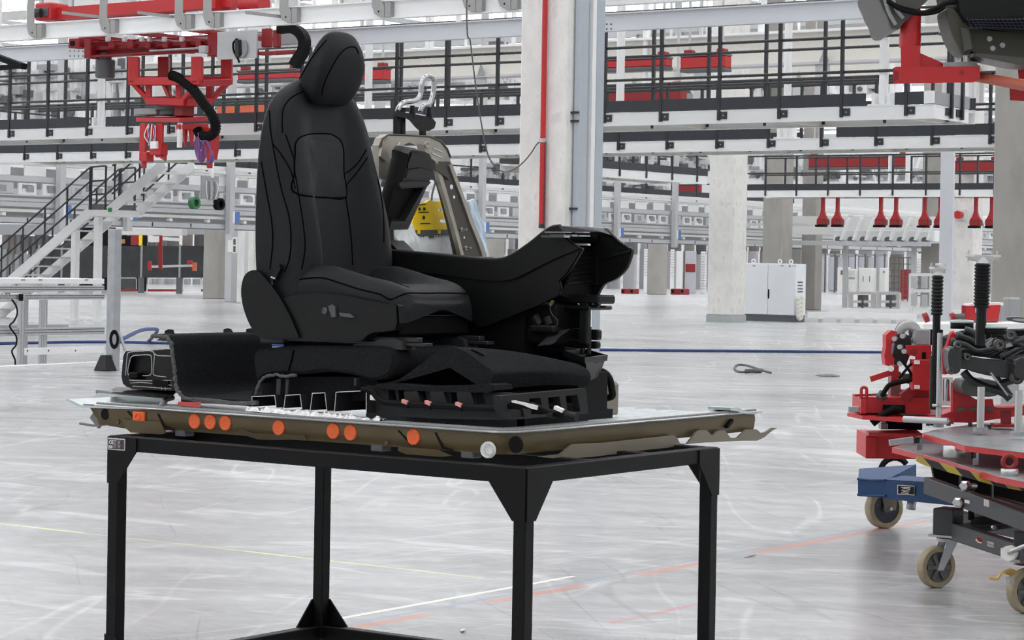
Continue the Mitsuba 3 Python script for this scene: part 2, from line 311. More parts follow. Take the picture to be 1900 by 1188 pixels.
# outer sill panel: runs along the near side, turns the front corner
tops = [(262, 757), (400, 768), (500, 776), (600, 784), (700, 792), (800, 799), (880, 804), (940, 806)]
bots = [(262, 783), (400, 806), (500, 815), (600, 824), (700, 833), (800, 841), (880, 846), (940, 849)]
sill = [(-6.43, 1.026), (-4.50, 1.026)]
SIL = PY0
out = [at(px, py, y=SIL)[[0, 2]] for px, py in [(262, 757), (280, 776), (296, 790), (330, 800), (960, 850), (985, 848), (985, 806), (960, 806)]]
corner = [(-6.40, SIL), (-4.60, SIL), (-4.53, SIL + 0.012), (-4.495, SIL + 0.05), (-4.487, SIL + 0.13), (-4.487, PY1 + 0.02)]
cs = fillet([(x, y, 0) for x, y in corner], 0.05); rings = []
for p in cs:
    x, y = p[0], p[1]
    rings.append((x, y))
q = np.array(rings); tng = np.gradient(q, axis=0); tng /= np.linalg.norm(tng, axis=1, keepdims=True); nrm = np.stack([tng[:, 1], -tng[:, 0]], 1)
def follow(prof, s0=0.0, s1=None, dens=None):
    """profile (outward offset, z) swept along the sill line"""
    rs = []
    for p, n in zip(q, nrm): rs.append([(p[0] + n[0] * o, p[1] + n[1] * o, z) for o, z in prof])
    return loft(rs)
part(pan, 'sill_panel', follow([(-0.012, 1.028), (0.0, 1.028), (0.004, 1.005), (0.0, 0.972), (-0.006, PB), (-0.03, PB), (-0.03, PB + 0.006), (-0.014, PB + 0.006)]), 'mat_olive', smooth=40)
part(pan, 'top_flange', follow([(0.016, 1.030), (0.020, 1.034), (0.014, 1.037), (-0.07, 1.043), (-0.115, 1.030), (-0.12, 1.02), (-0.1, 1.02), (-0.02, 1.028)]), 'mat_zinc', smooth=30)
part(pan, 'seal_bead', follow([(0.004 + 0.006 * math.cos(a), 1.0395 + 0.005 * math.sin(a)) for a in np.arange(8) * math.pi / 4]), 'mat_sealer', smooth=True)
# left end: sheet ramp, lip and pocket plate
part(pan, 'end_lip', prism3([at(px, py, y=SIL - 0.01) for px, py in [(119, 742), (128, 741), (150, 752), (180, 754), (262, 757), (262, 760), (176, 757.5), (146, 755.5), (128, 745)]], (0, 0.30, 0)), 'mat_zinc')
part(pan, 'pocket_plate', hull([at(px, py, y=SIL + 0.005) for px, py in [(150, 750), (300, 758)]] + [at(px, py, y=SIL + 0.22) for px, py in [(160, 742), (310, 748)]] + [at(px, py, y=SIL + 0.22) for px, py in [(160, 745), (310, 751)]]), 'mat_zinc')
part(pan, 'pocket_rim', tube([at(px, py, y=SIL + d) for px, py, d in [(298, 757, 0.01), (302, 748, 0.10), (308, 741, 0.2), (320, 738, 0.25)]], 0.011, 8), 'mat_sealer', smooth=True)
part(pan, 'pocket_rim', tube([at(px, py, y=SIL + 0.27) for px, py in [(180, 727), (210, 731), (250, 733), (290, 738), (308, 739)]], 0.008, 8), 'mat_sealer', smooth=True)
part(pan, 'pocket_wall', prism3([at(px, py, y=SIL + 0.255) for px, py in [(182, 729), (308, 740), (308, 751), (160, 746)]], (0, 0.008, 0)), 'mat_zinc')
# corner bracket below the left end
part(pan, 'end_bracket', [bar(at(172, 770, y=SIL + 0.03), at(187, 790, y=SIL + 0.03), 0.012, 0.03), tube([at(148, 786, y=SIL + 0.03), at(160, 788, y=SIL + 0.03), at(175, 790, y=SIL + 0.03), at(195, 788, y=SIL + 0.03)], 0.005, 6)], 'mat_sealer')
part(pan, 'end_cheek', prism3([at(px, py, y=SIL + 0.02) for px, py in [(166, 755), (270, 757), (330, 800), (240, 797), (195, 789), (178, 775)]], (0, 0.02, 0)), 'mat_olive')
def disc(px, py, r, d, mt, nm, label=None, n=22):
    c = at(px, py, y=SIL - 0.002)
    return part(pan, nm, lathe([(0, -0.003), (r, -0.003), (r, d * 0.6), (r * 0.92, d), (r * 0.66, d * 0.8), (0, d * 0.85)], c, (0, -1, 0), n), mt, smooth=30, label=label)
for px, py in [(362, 782), (391, 783), (419, 785), (518, 794), (619, 800), (651, 803), (768, 811)]: disc(px, py, 0.028, 0.007, 'mat_orange', 'body_plug')
c = at(260, 773, y=SIL - 0.002)
part(pan, 'vent_plug', rbox(c[0] - 0.031, c[0] + 0.031, c[1] - 0.012, c[1] + 0.002, c[2] - 0.019, c[2] + 0.019, 0.006), 'mat_orange', smooth=30, label='orange rectangular plug')
part(pan, 'vent_plug_ring', lathe([(0.014, 0), (0.014, 0.004), (0.010, 0.004), (0.010, 0.0)], c + [0, -0.0115, 0], (0, -1, 0), 16), 'mat_orange')
disc(907, 835, 0.028, 0.014, 'mat_plate_white', 'white_plug', 'white round plug with ribs')
c = at(907, 835, y=SIL - 0.016); part(pan, 'plug_rib', [box(c[0] + 0.018 * math.cos(a) - 0.002, c[0] + 0.018 * math.cos(a) + 0.002, c[1] - 0.003, c[1], c[2] + 0.018 * math.sin(a) - 0.002, c[2] + 0.018 * math.sin(a) + 0.002) for a in np.arange(12) * math.pi / 6], 'mat_light_grey', kind='stuff')
disc(195, 769, 0.021, 0.003, 'mat_black', 'drain_hole', 'black round hole'); disc(957, 825, 0.029, 0.003, 'mat_black', 'drain_hole', 'black round hole')
def onsill(pts, d0, d1): return prism3([at(px, py, y=SIL - d0) for px, py in pts], (0, d1, 0))
part(pan, 'pressed_groove', onsill([(235, 763), (238, 763), (248, 774), (245, 775)], 0.0065, 0.002), 'mat_black')
part(pan, 'pressed_groove', onsill([(291, 768), (294, 768), (305, 790), (323, 796), (324, 803), (322, 803), (320, 798), (303, 793)], 0.0065, 0.002), 'mat_black')
part(pan, 'pressed_groove', onsill([(737, 799), (740, 799), (758, 818), (755, 819)], 0.0065, 0.002), 'mat_black')
part(pan, 'pressed_groove', onsill([(806, 803), (809, 803), (822, 829), (840, 834), (840, 838), (820, 833)], 0.0065, 0.002), 'mat_black')
def clamp_flap(L): return prism3([at(px, py, y=SIL - 0.004) for px, py in L], (0, -0.008, 0))
part(pan, 'reinforcement_plate', clamp_flap([(228, 778), (300, 783), (309, 803), (300, 806), (246, 803), (238, 797)]), 'mat_olive')
part(pan, 'reinforcement_plate', clamp_flap([(742, 829), (812, 834), (840, 846), (822, 848), (756, 843), (740, 836)]), 'mat_olive')
part(pan, 'sealer_patch', prism3([at(px, py, y=SIL - 0.005) for px, py in [(443, 798), (452, 796), (468, 804), (500, 805), (540, 806), (566, 808), (570, 818), (540, 816), (520, 817), (480, 816), (446, 805)]], (0, -0.003, 0)), 'mat_dark_olive' if 'mat_dark_olive' in scene else mat('dark_olive', (0.065, 0.048, 0.018), 0.4, 0.2))
for px, py in [(219, 783), (718, 821)]: disc(px, py, 0.009, 0.004, 'mat_olive', 'rivet')
# red tape and seams on the top flange
part(pan, 'red_tape', prism3([at(px, py, y=SIL + 0.05) for px, py in [(331, 747), (374, 748), (370, 756), (329, 753)]], (0, 0, 0.003)), 'mat_tape_red', label='red adhesive tape')
# crumpled bright strip beside the cut cross member
g0, g1 = at(455, 765, y=SIL + 0.012), at(702, 787, y=SIL + 0.012); nu, nv = 120, 10; V = []
for i in range(nu + 1):
    for j in range(nv + 1):
        u, w = i / nu, j / nv; p = g0 + (g1 - g0) * u + np.array([0, 0.055 * w, 0.004 + 0.004 * w])
        f = meshkit.noise(np.array([u * 16, w * 1.6, 0.3]), 4) ; r = 1 - abs(2 * meshkit.noise(np.array([u * 24 + w * 2.0, w * 2.2, 5.1]), 9) - 1)
        V.append(p + [0, 0, (0.018 * r * math.sin(math.pi * min(1, 0.15 + w)) + 0.008 * f) * min(1, 4 * w + 0.1)])
k = np.arange(nu)[:, None] * (nv + 1) + np.arange(nv)[None]; k = k.ravel()
part(pan, 'crumpled_strip', tm(V, np.vstack([np.stack([k, k + nv + 1, k + nv + 2], 1), np.stack([k, k + nv + 2, k + 1], 1)])), 'mat_bare_steel', label='crumpled bright cut metal strip')
# cut cross member: hat profile sheet seen end on
hat = [(468, 755), (468, 736), (480, 736), (510, 734), (513, 757), (527, 757), (530, 734), (557, 732), (561, 761), (576, 761), (580, 730), (603, 729), (607, 763), (621, 763), (624, 728), (660, 726), (680, 725), (680, 767)]
H0 = [at(px, py, y=6.47) for px, py in hat]
v0 = np.array(H0); inner = LineString(v0[:, [0, 2]]).buffer(0.0014, cap_style=2, join_style=2)
part(pan, 'cross_member', prism(inner, 'y', 6.47, 6.95), mat('cut_steel', (0.03, 0.03, 0.03), 0.5, 0.2))
part(pan, 'cut_edge', prism(inner.buffer(0.0003), 'y', 6.4685, 6.471), 'mat_steel', label='bright cut edge')
# lower front plate with wavy edge, sticking out at the right
zl = PB + 0.012
lp = [(1000, 848), (1040, 843), (1062, 825), (1075, 824), (1120, 822), (1250, 808), (1256, 812), (1262, 823), (1275, 824), (1292, 802), (1300, 798), (1312, 799), (1322, 810), (1332, 800), (1345, 799), (1356, 813), (1368, 813), (1385, 797), (1404, 797), (1412, 804), (1422, 801), (1432, 794), (1443, 794), (1432, 800), (1418, 812), (1405, 818), (1380, 818), (1340, 820), (1300, 822), (1262, 826), (1240, 831), (1200, 835), (1150, 842), (1100, 848), (1040, 852)]
part(pan, 'front_skirt', prism3([at(px, py, x=-4.465) for px, py in lp], (-0.008, 0, 0)), 'mat_olive_grey', label='olive grey lower skirt with wavy edge')
part(pan, 'front_lip', prism3([at(px, py, x=-4.47) for px, py in [(1355, 757), (1368, 756), (1385, 763), (1396, 765), (1415, 763), (1414, 766), (1398, 769), (1380, 768), (1366, 763), (1355, 762)]], (-0.10, 0, 0)), 'mat_zinc')
part(pan, 'tow_lug', bar(at(1346, 792, x=-4.48), at(1356, 780, x=-4.48), 0.025, 0.012), 'mat_black')
for px, py in [(1150, 773), (1172, 771), (1222, 767), (1242, 765), (1318, 759), (1332, 758)]:
    p = at(px, py, x=-4.49); part(pan, 'weld_stud', lathe([(0.006, 0), (0.006, 0.004), (0.003, 0.006), (0, 0.006)], [p[0], p[1], 1.036], n=8), 'mat_steel')
# blocks between stand and sill
for x in (-5.98, -5.05, -4.66): part(pan, 'support_pad', box(x - 0.025, x + 0.025, SIL + 0.005, SIL + 0.06, STOP, PB + 0.008, 0.003), 'mat_dark_grey')
for x in (-5.98, -4.66): part(pan, 'support_pad', box(x - 0.025, x + 0.025, 7.43, 7.47, STOP, PZ - 0.014, 0.003), 'mat_dark_grey')
part(pan, 'under_frame', [box(PX0 + 0.1, -4.53, SIL + 0.03, SIL + 0.1, PB, PZ - 0.012), box(PX0 + 0.1, -4.53, 7.35, 7.45, PB, PZ - 0.012)], 'mat_olive')
# cast tower at the front edge
tw = at(1120, 745, y=7.35)
part(pan, 'mount_tower', [loft([np.array([[-4.86 + a * r, 7.42 + b * r, z] for a, b in [(-1, -1), (1, -1), (1.1, 0), (1, 1), (-1, 1), (-1.1, 0)]]) for r, z in ((0.075, 1.025), (0.055, 1.05), (0.045, 1.11), (0.047, 1.125), (0.03, 1.13))]), box(-4.93, -4.83, 7.50, 7.62, 1.02, 1.15, 0.01)], 'mat_olive_grey')
# ================================================================ the front seat
def weave(p, n, uv): return mi.Color3f(0.0112, 0.0120, 0.0132) * (0.75 + 0.5 * fbm(p.x * 300, p.y * 300, p.z * 300, 2))
mat('seat_fabric', proc(weave), 0.6, sheen=0.2, specular=0.25)
mat('seat_insert', (0.0088, 0.0095, 0.0105), 0.6, sheen=0.12, specular=0.35)
mat('seam', (0.0012, 0.0012, 0.0014), 0.8, specular=0.05)
mat('black_plastic', (0.0070, 0.0075, 0.0080), 0.40, specular=0.25); mat('grey_plastic', (0.032, 0.033, 0.035), 0.45, specular=0.3); mat('gloss_black', (0.006, 0.006, 0.0065), 0.24, specular=0.3)
mat('dark_metal', (0.045, 0.045, 0.045), 0.4, 0.5)
def lerp(xs, ys):
    from scipy.interpolate import PchipInterpolator
    return PchipInterpolator(xs, ys)
seat = thing('car_seat', 'black fabric car front seat with headrest bolted on the floor assembly on the stand', 'car seat')
# backrest: sections over z
BZ = [1.36, 1.50, 1.62, 1.74, 1.86, 1.98, 2.08, 2.16, 2.22, 2.262]
b_y0 = lerp(BZ, [6.515, 6.505, 6.500, 6.498, 6.498, 6.500, 6.510, 6.530, 6.570, 6.640])
b_y1 = lerp(BZ, [7.020, 7.040, 7.058, 7.060, 7.055, 7.040, 7.025, 6.995, 6.955, 6.870])
b_xb = lerp(BZ, [-5.730, -5.742, -5.750, -5.752, -5.750, -5.745, -5.738, -5.728, -5.714, -5.698])
b_xf = lerp(BZ, [-5.520, -5.540, -5.556, -5.568, -5.580, -5.592, -5.602, -5.612, -5.624, -5.648])
b_bo = lerp(BZ, [0.055, 0.072, 0.082, 0.074, 0.055, 0.036, 0.024, 0.016, 0.010, 0.004])
def b_front(y, z):
    yc, hw = (b_y0(z) + b_y1(z)) / 2, (b_y1(z) - b_y0(z)) / 2
    t = np.clip((y - yc) / hw, -1, 1); a = np.abs(t)
    s = np.clip((a - 0.36) / 0.34, 0, 1); B = s * s * (3 - 2 * s)
    e = np.clip((a - 0.70) / 0.30, 0, 1); r = 0.08 * (1 - np.sqrt(np.maximum(1 - e * e, 0)))
    return b_xf(z) + b_bo(z) * B - r * np.clip((b_xf(z) + b_bo(z) - b_xb(z)) / 0.2, 0, 1)
rings = []
for z in np.linspace(1.36, 2.262, 46):
    yc, hw = (b_y0(z) + b_y1(z)) / 2, (b_y1(z) - b_y0(z)) / 2
    t = np.sin(np.linspace(-1, 1, 45) * math.pi / 2)
    fr = [(b_front(yc + k * hw, z), yc + k * hw, z) for k in t]
    bk = [(b_xb(z) + 0.035 * max(0, abs(k) - 0.80) ** 2 / 0.04, yc + k * hw, z) for k in t[::-1][1:-1]]
    rings.append(np.array(fr + bk))
top = rings[-1].copy(); c = top.mean(0); rings += [c + (top - c) * 0.8 + [0, 0, 0.012], c + (top - c) * 0.45 + [0, 0, 0.018]]
back = loft(rings)
part(seat, 'backrest', back, 'mat_seat_fabric', smooth=60)
def on_front(yz, lift=0.0008): return np.array([[b_front(y, z) + lift, y, z] for y, z in yz])
def hits(mesh, pts, lift=0.0008):
    """points of the mesh seen at the pixels"""
    o = np.array([0, 0, EYE]); d = np.array([at(px, py, D=1.0) - o for px, py in pts])
    loc, ry, tri = mesh.ray.intersects_location(np.tile(o, (len(d), 1)), d, multiple_hits=True); best = {}
    for l, r, t in zip(loc, ry, tri):
        if r not in best or np.linalg.norm(l - o) < best[r][0]: best[r] = (np.linalg.norm(l - o), l + mesh.face_normals[t] * lift)
    return np.array([best[k][1] for k in sorted(best)])
def yz_at(px, py):
    p = hits(back, [(px, py)]); return p[0][1], p[0][2]
def seam(pts, r=0.0024, n=10): return tube(hits(back, spline(pts, n)), r, 6)
ins = [(550, 262), (566, 251), (600, 248), (622, 253), (636, 272), (638, 320), (641, 366), (600, 366), (553, 361), (546, 320), (547, 285)]
iy = np.array([yz_at(*p) for p in ins]); loopyz = spline(iy, 6, True)
cyz = loopyz.mean(0); R = [on_front(cyz + (loopyz - cyz) * k, 0.004 * (1 - k ** 6) + 0.0005) for k in (1.0, 0.96, 0.85, 0.6, 0.3)]
part(seat, 'insert_panel', loft(R, True), 'mat_seat_insert', smooth=True, label='perforated panel in the upper backrest')
part(seat, 'insert_seam', tube(on_front(loopyz, 0.001), 0.0026, 6, closed=True), 'mat_seam')
for L in ([(547, 320), (556, 372), (563, 420), (566, 460), (560, 500)], [(641, 366), (648, 410), (652, 450), (654, 492)],
          [(553, 361), (600, 367), (643, 366)], [(641, 345), (664, 318), (682, 292)], [(641, 322), (662, 305), (680, 278)],
          [(548, 350), (540, 318), (524, 290), (507, 268)], [(530, 250), (537, 270), (546, 296)],
          [(500, 205), (502, 240), (510, 290), (522, 350), (536, 400), (540, 440), (537, 480), (528, 505)],
          [(524, 246), (525, 205), (540, 182), (566, 168)], [(700, 330), (708, 370), (712, 410), (712, 450)]):
    part(seat, 'seam', seam(L), 'mat_seam')
part(seat, 'seam', seam([(485, 300), (490, 330), (497, 370), (504, 410), (506, 450), (501, 500)]), 'mat_seam')
# headrest
hp = np.array([at(px, py, y=6.755)[[0, 2]] for px, py in [(607, 196), (622, 183), (634, 158), (642, 130), (646, 104), (644, 80), (635, 60), (624, 66), (613, 91), (601, 118), (588, 147), (591, 177)]])
hp = spline(hp, 5, True); hc = hp.mean(0)
rings = []
for t in np.sin(np.linspace(-1, 1, 25) * math.pi / 2):
    k = (1 - abs(t) ** 3.6) ** (1 / 3.6) if abs(t) < 1 else 0.0
    k = max(k, 0.08); q = hc + (hp - hc) * (0.35 + 0.65 * k) if k > 0.09 else hc + (hp - hc) * 0.35
    rings.append(np.stack([q[:, 0], np.full(len(q), 6.755 + 0.130 * t * (1 - 0.14 * np.clip((2.28 - q[:, 1]) / 0.10, 0, 1) - 0.16 * np.clip((q[:, 1] - 2.33) / 0.10, 0, 1))), q[:, 1] - 0.012 * t * t], 1))
head = loft(rings)
part(seat, 'headrest', head, 'mat_seat_fabric', smooth=60)
def head_seam(pts): return tube(hits(head, spline(pts, 8)), 0.0024, 6)
part(seat, 'headrest_seam', head_seam([(597, 176), (600, 160), (606, 144), (622, 113), (637, 94), (650, 87), (660, 89), (665, 100)]), 'mat_seam'); part(seat, 'headrest_seam', head_seam([(556, 146), (572, 118), (588, 95), (606, 74)]), 'mat_seam')
for y in (6.70, 6.80): part(seat, 'headrest_post', cyl((-5.645, y, 2.19), (-5.65, y, 2.27), 0.006), 'mat_chrome')
# cushion: sections over x
CXs = [-5.66, -5.58, -5.50, -5.42, -5.34, -5.26, -5.18, -5.12, -5.08, -5.055]
c_top = lerp(CXs, [1.475, 1.487, 1.497, 1.505, 1.512, 1.517, 1.518, 1.510, 1.490, 1.455])
c_bol = lerp(CXs, [0.030, 0.062, 0.080, 0.078, 0.058, 0.034, 0.018, 0.011, 0.006, 0.0])
c_bot = lerp(CXs, [1.41, 1.405, 1.402, 1.402, 1.404, 1.406, 1.409, 1.412, 1.416, 1.422])
c_hw = lerp(CXs, [0.225, 0.240, 0.247, 0.250, 0.252, 0.252, 0.248, 0.240, 0.226, 0.200])
def c_surf(y, x):
    hw = c_hw(x); t = np.clip((y - 6.755) / hw, -1, 1); a = np.abs(t); s = np.clip((a - 0.42) / 0.36, 0, 1)
    e = np.clip((a - 0.74) / 0.26, 0, 1)
    return c_top(x) + c_bol(x) * s * s * (3 - 2 * s) - 0.075 * (1 - np.sqrt(np.maximum(1 - e * e, 0)))
rings = []
for x in np.concatenate([np.linspace(-5.66, -5.10, 26), [-5.09, -5.08, -5.07, -5.062, -5.056]]):
    t = np.sin(np.linspace(-1, 1, 41) * math.pi / 2); hw = c_hw(x); zb = c_bot(x)
    up_ = [(x, 6.755 + k * hw, c_surf(6.755 + k * hw, x)) for k in t]
    lo_ = [(x, 6.755 + k * hw * 0.98, zb) for k in t[::-1][1:-1]]
    rings.append(np.array(up_ + lo_))
last = rings[-1]; c = last.mean(0); rings += [c + (last - c) * 0.86 + [0.008, 0, 0], c + (last - c) * 0.5 + [0.013, 0, 0]]
cushion = loft(rings)
part(seat, 'cushion', cushion, 'mat_seat_fabric', smooth=60)
# piping round the edge of the cushion
pp = [(x, 6.755 - c_hw(x) * 0.985, c_surf(6.755 - c_hw(x) * 0.985, x) + 0.004) for x in np.linspace(-5.62, -5.10, 14)] + [(-5.07, 6.57, 1.487), (-5.052, 6.66, 1.488), (-5.047, 6.755, 1.489), (-5.052, 6.85, 1.488), (-5.072, 6.945, 1.487)]
part(seat, 'cushion_piping', tube(spline(pp, 4), 0.0026, 6), 'mat_seam')
part(seat, 'seam', tube(np.array([[x, y, c_surf(y, x) + 0.0005] for x, y in [(-5.30, 6.62), (-5.22, 6.60), (-5.15, 6.605), (-5.11, 6.64)]]), 0.0016, 6), 'mat_seam')
# outer side shield, recliner cover and switches
SY = 6.492
def side(pts, y0, y1, b=0.006):
    P = np.array([at(px, py, y=y0)[[0, 2]] for px, py in pts]); pg = Polygon(P).buffer(0)
    base = prism(pg, 'y', y0 + b, y1); cap = prism(pg.buffer(-b), 'y', y0, y0 + b)
    lo, hi = np.array(pg.exterior.coords)[:-1], None
    return base, pg
def shield(pts, y0, y1, b=0.008, n=4):
    """plate with a rounded front edge towards the camera (-y)"""
    P = np.array([at(px, py, y=y0)[[0, 2]] for px, py in pts]); pg = Polygon(P).buffer(0).buffer(-0.006).buffer(0.006)
    ms = [prism(pg, 'y', y0 + b, y1)]
    for k in range(n):
        a0, a1 = math.pi / 2 * k / n, math.pi / 2 * (k + 1) / n
        ms.append(prism(pg.buffer(-b * (1 - math.cos(math.pi / 2 - a0))), 'y', y0 + b - b * math.sin(a1), y0 + b - b * math.sin(a0)))
    return join(ms)
shp = spline([(512, 560), (530, 551), (560, 546), (600, 544), (640, 548), (690, 558), (735, 566)], 5).tolist()
part(seat, 'side_shield', shield(shp + [(737, 600), (733, 612), (712, 616), (694, 617), (682, 622), (672, 632), (660, 634), (560, 632), (484, 628), (474, 620), (470, 600)], SY, 6.535, 0.012), 'mat_black_plastic', smooth=35)
rc = spline([(470, 616), (458, 592), (449, 562), (447, 535), (453, 512), (465, 502), (478, 503), (492, 516), (510, 538), (524, 560), (540, 590)], 5).tolist()
part(seat, 'recliner_cover', shield(rc + [(556, 628), (484, 628)], SY - 0.012, 6.53, 0.012), 'mat_black_plastic', smooth=35)
k = at(603, 577, y=SY)
part(seat, 'lumbar_switch', lathe([(0, 0), (0.013, 0), (0.013, 0.004), (0.011, 0.006), (0.009, 0.006), (0.008, 0.004), (0, 0.004)], k + [0, 0.001, 0], (0, -1, 0), 20), mat('switch_grey', (0.075, 0.076, 0.078), 0.4), smooth=30)
part(seat, 'backrest_switch', prism3([at(px, py, y=SY) for px, py in [(611, 569), (618, 565), (624, 570), (625, 588), (618, 589)]], (0, -0.008, 0)), 'mat_switch_grey')
part(seat, 'cushion_switch', prism3([at(px, py, y=SY) for px, py in [(631, 580), (650, 582), (659, 589), (655, 590), (634, 587)]], (0, -0.008, 0)), 'mat_switch_grey')
# front pan, rails and feet
part(seat, 'front_pan', [box(-5.62, -5.10, 6.55, 6.97, 1.36, 1.412, 0.01)], 'mat_black'); part(seat, 'front_cover', box(-5.10, -5.075, 6.56, 6.96, 1.335, 1.408, 0.008), 'mat_black')
part(seat, 'front_lip', box(-5.075, -5.066, 6.575, 6.93, 1.405, 1.409), 'mat_grey_plastic')
for y in (6.545, 6.92):
    part(seat, 'seat_rail', [box(-5.70, -4.96, y, y + 0.045, 1.300, 1.314, 0.003), box(-5.66, -5.00, y + 0.006, y + 0.039, 1.314, 1.332, 0.003)], 'mat_dark_metal')
    part(seat, 'rail_foot', [box(-5.715, -5.60, y - 0.02, y + 0.055, 1.288, 1.318, 0.006)], 'mat_grey_plastic')
    part(seat, 'rail_foot', prism([(-5.27, 1.288), (-5.27, 1.300), (-5.20, 1.306), (-5.15, 1.322), (-5.085, 1.328), (-5.055, 1.316), (-5.045, 1.288)], 'y', y - 0.02, y + 0.055), 'mat_grey_plastic')
    part(seat, 'recliner_link', [box(-5.62, -5.20, y, y + 0.03, 1.33, 1.36, 0.004)], 'mat_dark_metal')
part(seat, 'rail_cover', box(-5.66, -5.18, 6.60, 6.62, 1.275, 1.37), 'mat_black'); part(seat, 'cross_tube', cyl((-5.25, 6.55, 1.335), (-5.25, 6.96, 1.335), 0.014), 'mat_dark_metal')  # dark panel added to close the bright gap under the seat
part(seat, 'seat_motor', [cyl((-5.45, 6.70, 1.33), (-5.31, 6.70, 1.33), 0.025), box(-5.50, -5.44, 6.67, 6.73, 1.31, 1.35, 0.005)], 'mat_black_plastic')
# belt buckle on the outer side
bk = part(seat, 'belt_buckle', [prism3([at(px, py, y=6.482) for px, py in [(511, 494), (518, 491), (520, 499), (510, 519), (503, 517)]], (0, 0.02, 0)), bar(at(506, 518, y=6.488), at(507, 530, y=6.488), 0.012, 0.012)], 'mat_black_plastic')
part(bk, 'buckle_ring', bar(at(503, 514, y=6.48), at(511, 517, y=6.48), 0.006, 0.006), 'mat_steel')
# ================================================================ carpets, trays and foam on the floor assembly
def carpet(p, n, uv): return mi.Color3f(0.0195, 0.0202, 0.0220) * (0.55 + 0.9 * fbm(p.x * 220, p.y * 220, p.z * 220, 2))
mat('carpet', proc(carpet), 0.95, specular=0.05)
mat('felt_edge', proc(lambda p, n, uv: mi.Color3f(0.10, 0.10, 0.098) * (0.5 + 1.0 * fbm(p.x * 160, p.y * 160, p.z * 160, 2))), 0.95)
mat('foam', proc(lambda p, n, uv: mi.Color3f(0.0150, 0.0155, 0.0162) * (0.75 + 0.5 * voronoi(p.x * 220 + p.z * 130, p.y * 220 + p.z * 170)[0])), 0.8)
TOP = PZ - 0.004
def rough_line(pts, r, amp, n=7, seed=1):
    P = spline(pts, 8); P = P + amp * (np.stack([meshkit.noise(P * 90, seed + k) for k in range(3)], -1) - 0.5) * 2
    return tube(P, r * (0.7 + 0.6 * meshkit.noise(P * 130, seed + 9)), n)
# --- rear foot well carpet
cw = thing('footwell_carpet', 'black felt carpet folded into an open foot well behind the car seat', 'carpet')
A = {k: at(px, py, y=6.46) for k, (px, py) in dict(tl=(318, 621), ml=(326, 690), bl=(331, 738), br=(464, 750)).items()}
A['tl'] = A['tl'] - [0, 0, 0.012]; xw = A['tl'][0]
sec = [(A['tl'][0] - 0.10, A['tl'][2] + 0.004), (A['tl'][0] - 0.015, A['tl'][2] + 0.002), (A['tl'][0] + 0.004, A['tl'][2] - 0.02), (A['ml'][0], A['ml'][2]), (A['bl'][0] - 0.006, A['bl'][2] + 0.03), (A['bl'][0] + 0.035, A['bl'][2] - 0.0), (A['br'][0], A['br'][2] - 0.002)]
sec = np.array(fillet([(a, 0, b) for a, b in sec], 0.03))[:, [0, 2]]
def sheet(section, y0, y1, th, wob=0.0):
    L = LineString(section).buffer(th / 2, cap_style=2, join_style=1); return prism(L, 'y', y0, y1)
part(cw, 'heel_board', sheet(sec, 6.46, 7.02, 0.014), 'mat_carpet', smooth=35)
part(cw, 'cut_edge', rough_line([(a, 6.455, b) for a, b in sec], 0.0075, 0.003, seed=3), 'mat_felt_edge', smooth=True, label='frayed grey cut edge of the felt')
part(cw, 'floor_pad', hull([at(px, py, y=y_) + [0, 0, dz] for px, py, y_ in [(336, 737, 6.47), (466, 743, 6.47), (470, 717, 7.0), (347, 722, 7.0)] for dz in (0, -0.02)]), 'mat_carpet')
part(cw, 'lower_hem', prism3([at(px, py, y=6.45) for px, py in [(336, 742), (380, 748), (430, 752), (474, 752), (474, 744), (430, 745), (380, 741), (340, 737)]], (0, 0.02, 0)), 'mat_felt_edge')
# --- seat riser carpet
rs = thing('riser_carpet', 'rounded black felt block under the car seat', 'carpet')
xa, xb_, zb_, zt_ = at(468, 700, y=6.50)[0], at(732, 690, y=6.50)[0], TOP + 0.10, at(560, 645, y=6.50)[2]
pr = [at(px, py, y=6.495)[[0, 2]] for px, py in [(476, 712), (470, 690), (467, 664), (472, 652), (484, 647), (560, 641), (640, 642), (700, 643), (722, 648), (730, 662), (728, 684), (716, 700), (690, 706), (650, 696), (600, 690), (560, 695), (520, 694), (490, 699)]]
pg = Polygon(spline([(a, b) for a, b in pr], 5, True)).buffer(0)
part(rs, 'block', [prism(pg, 'y', 6.515, 6.99), prism(pg.buffer(-0.004), 'y', 6.505, 6.515), prism(pg.buffer(-0.011), 'y', 6.498, 6.505)], 'mat_carpet', smooth=35)
part(rs, 'seam', tube([at(px, py, y=6.496) for px, py in [(545, 650), (542, 665), (538, 680), (535, 690)]], 0.003, 6), 'mat_seam')
part(rs, 'cut_edge', rough_line([at(px, py, y=6.49) for px, py in [(474, 735), (478, 720), (484, 706), (496, 698), (512, 696), (530, 699), (548, 697)]], 0.006, 0.003, seed=5), 'mat_felt_edge', smooth=True, label='frayed grey cut edge')
part(rs, 'skirt', prism(Polygon([at(px, py, y=6.52)[[0, 2]] for px, py in [(478, 700), (684, 700), (688, 712), (688, 745), (470, 745), (474, 720)]]), 'y', 6.56, 6.98), 'mat_carpet')
part(rs, 'bracket', [bar(at(518, 703, y=6.50), at(517, 735, y=6.50), 0.006, 0.02), bar(at(534, 704, y=6.50), at(532, 735, y=6.50), 0.006, 0.014), bar(at(662, 702, y=6.5), at(662, 716, y=6.5), 0.02, 0.01)], 'mat_grey_plastic')
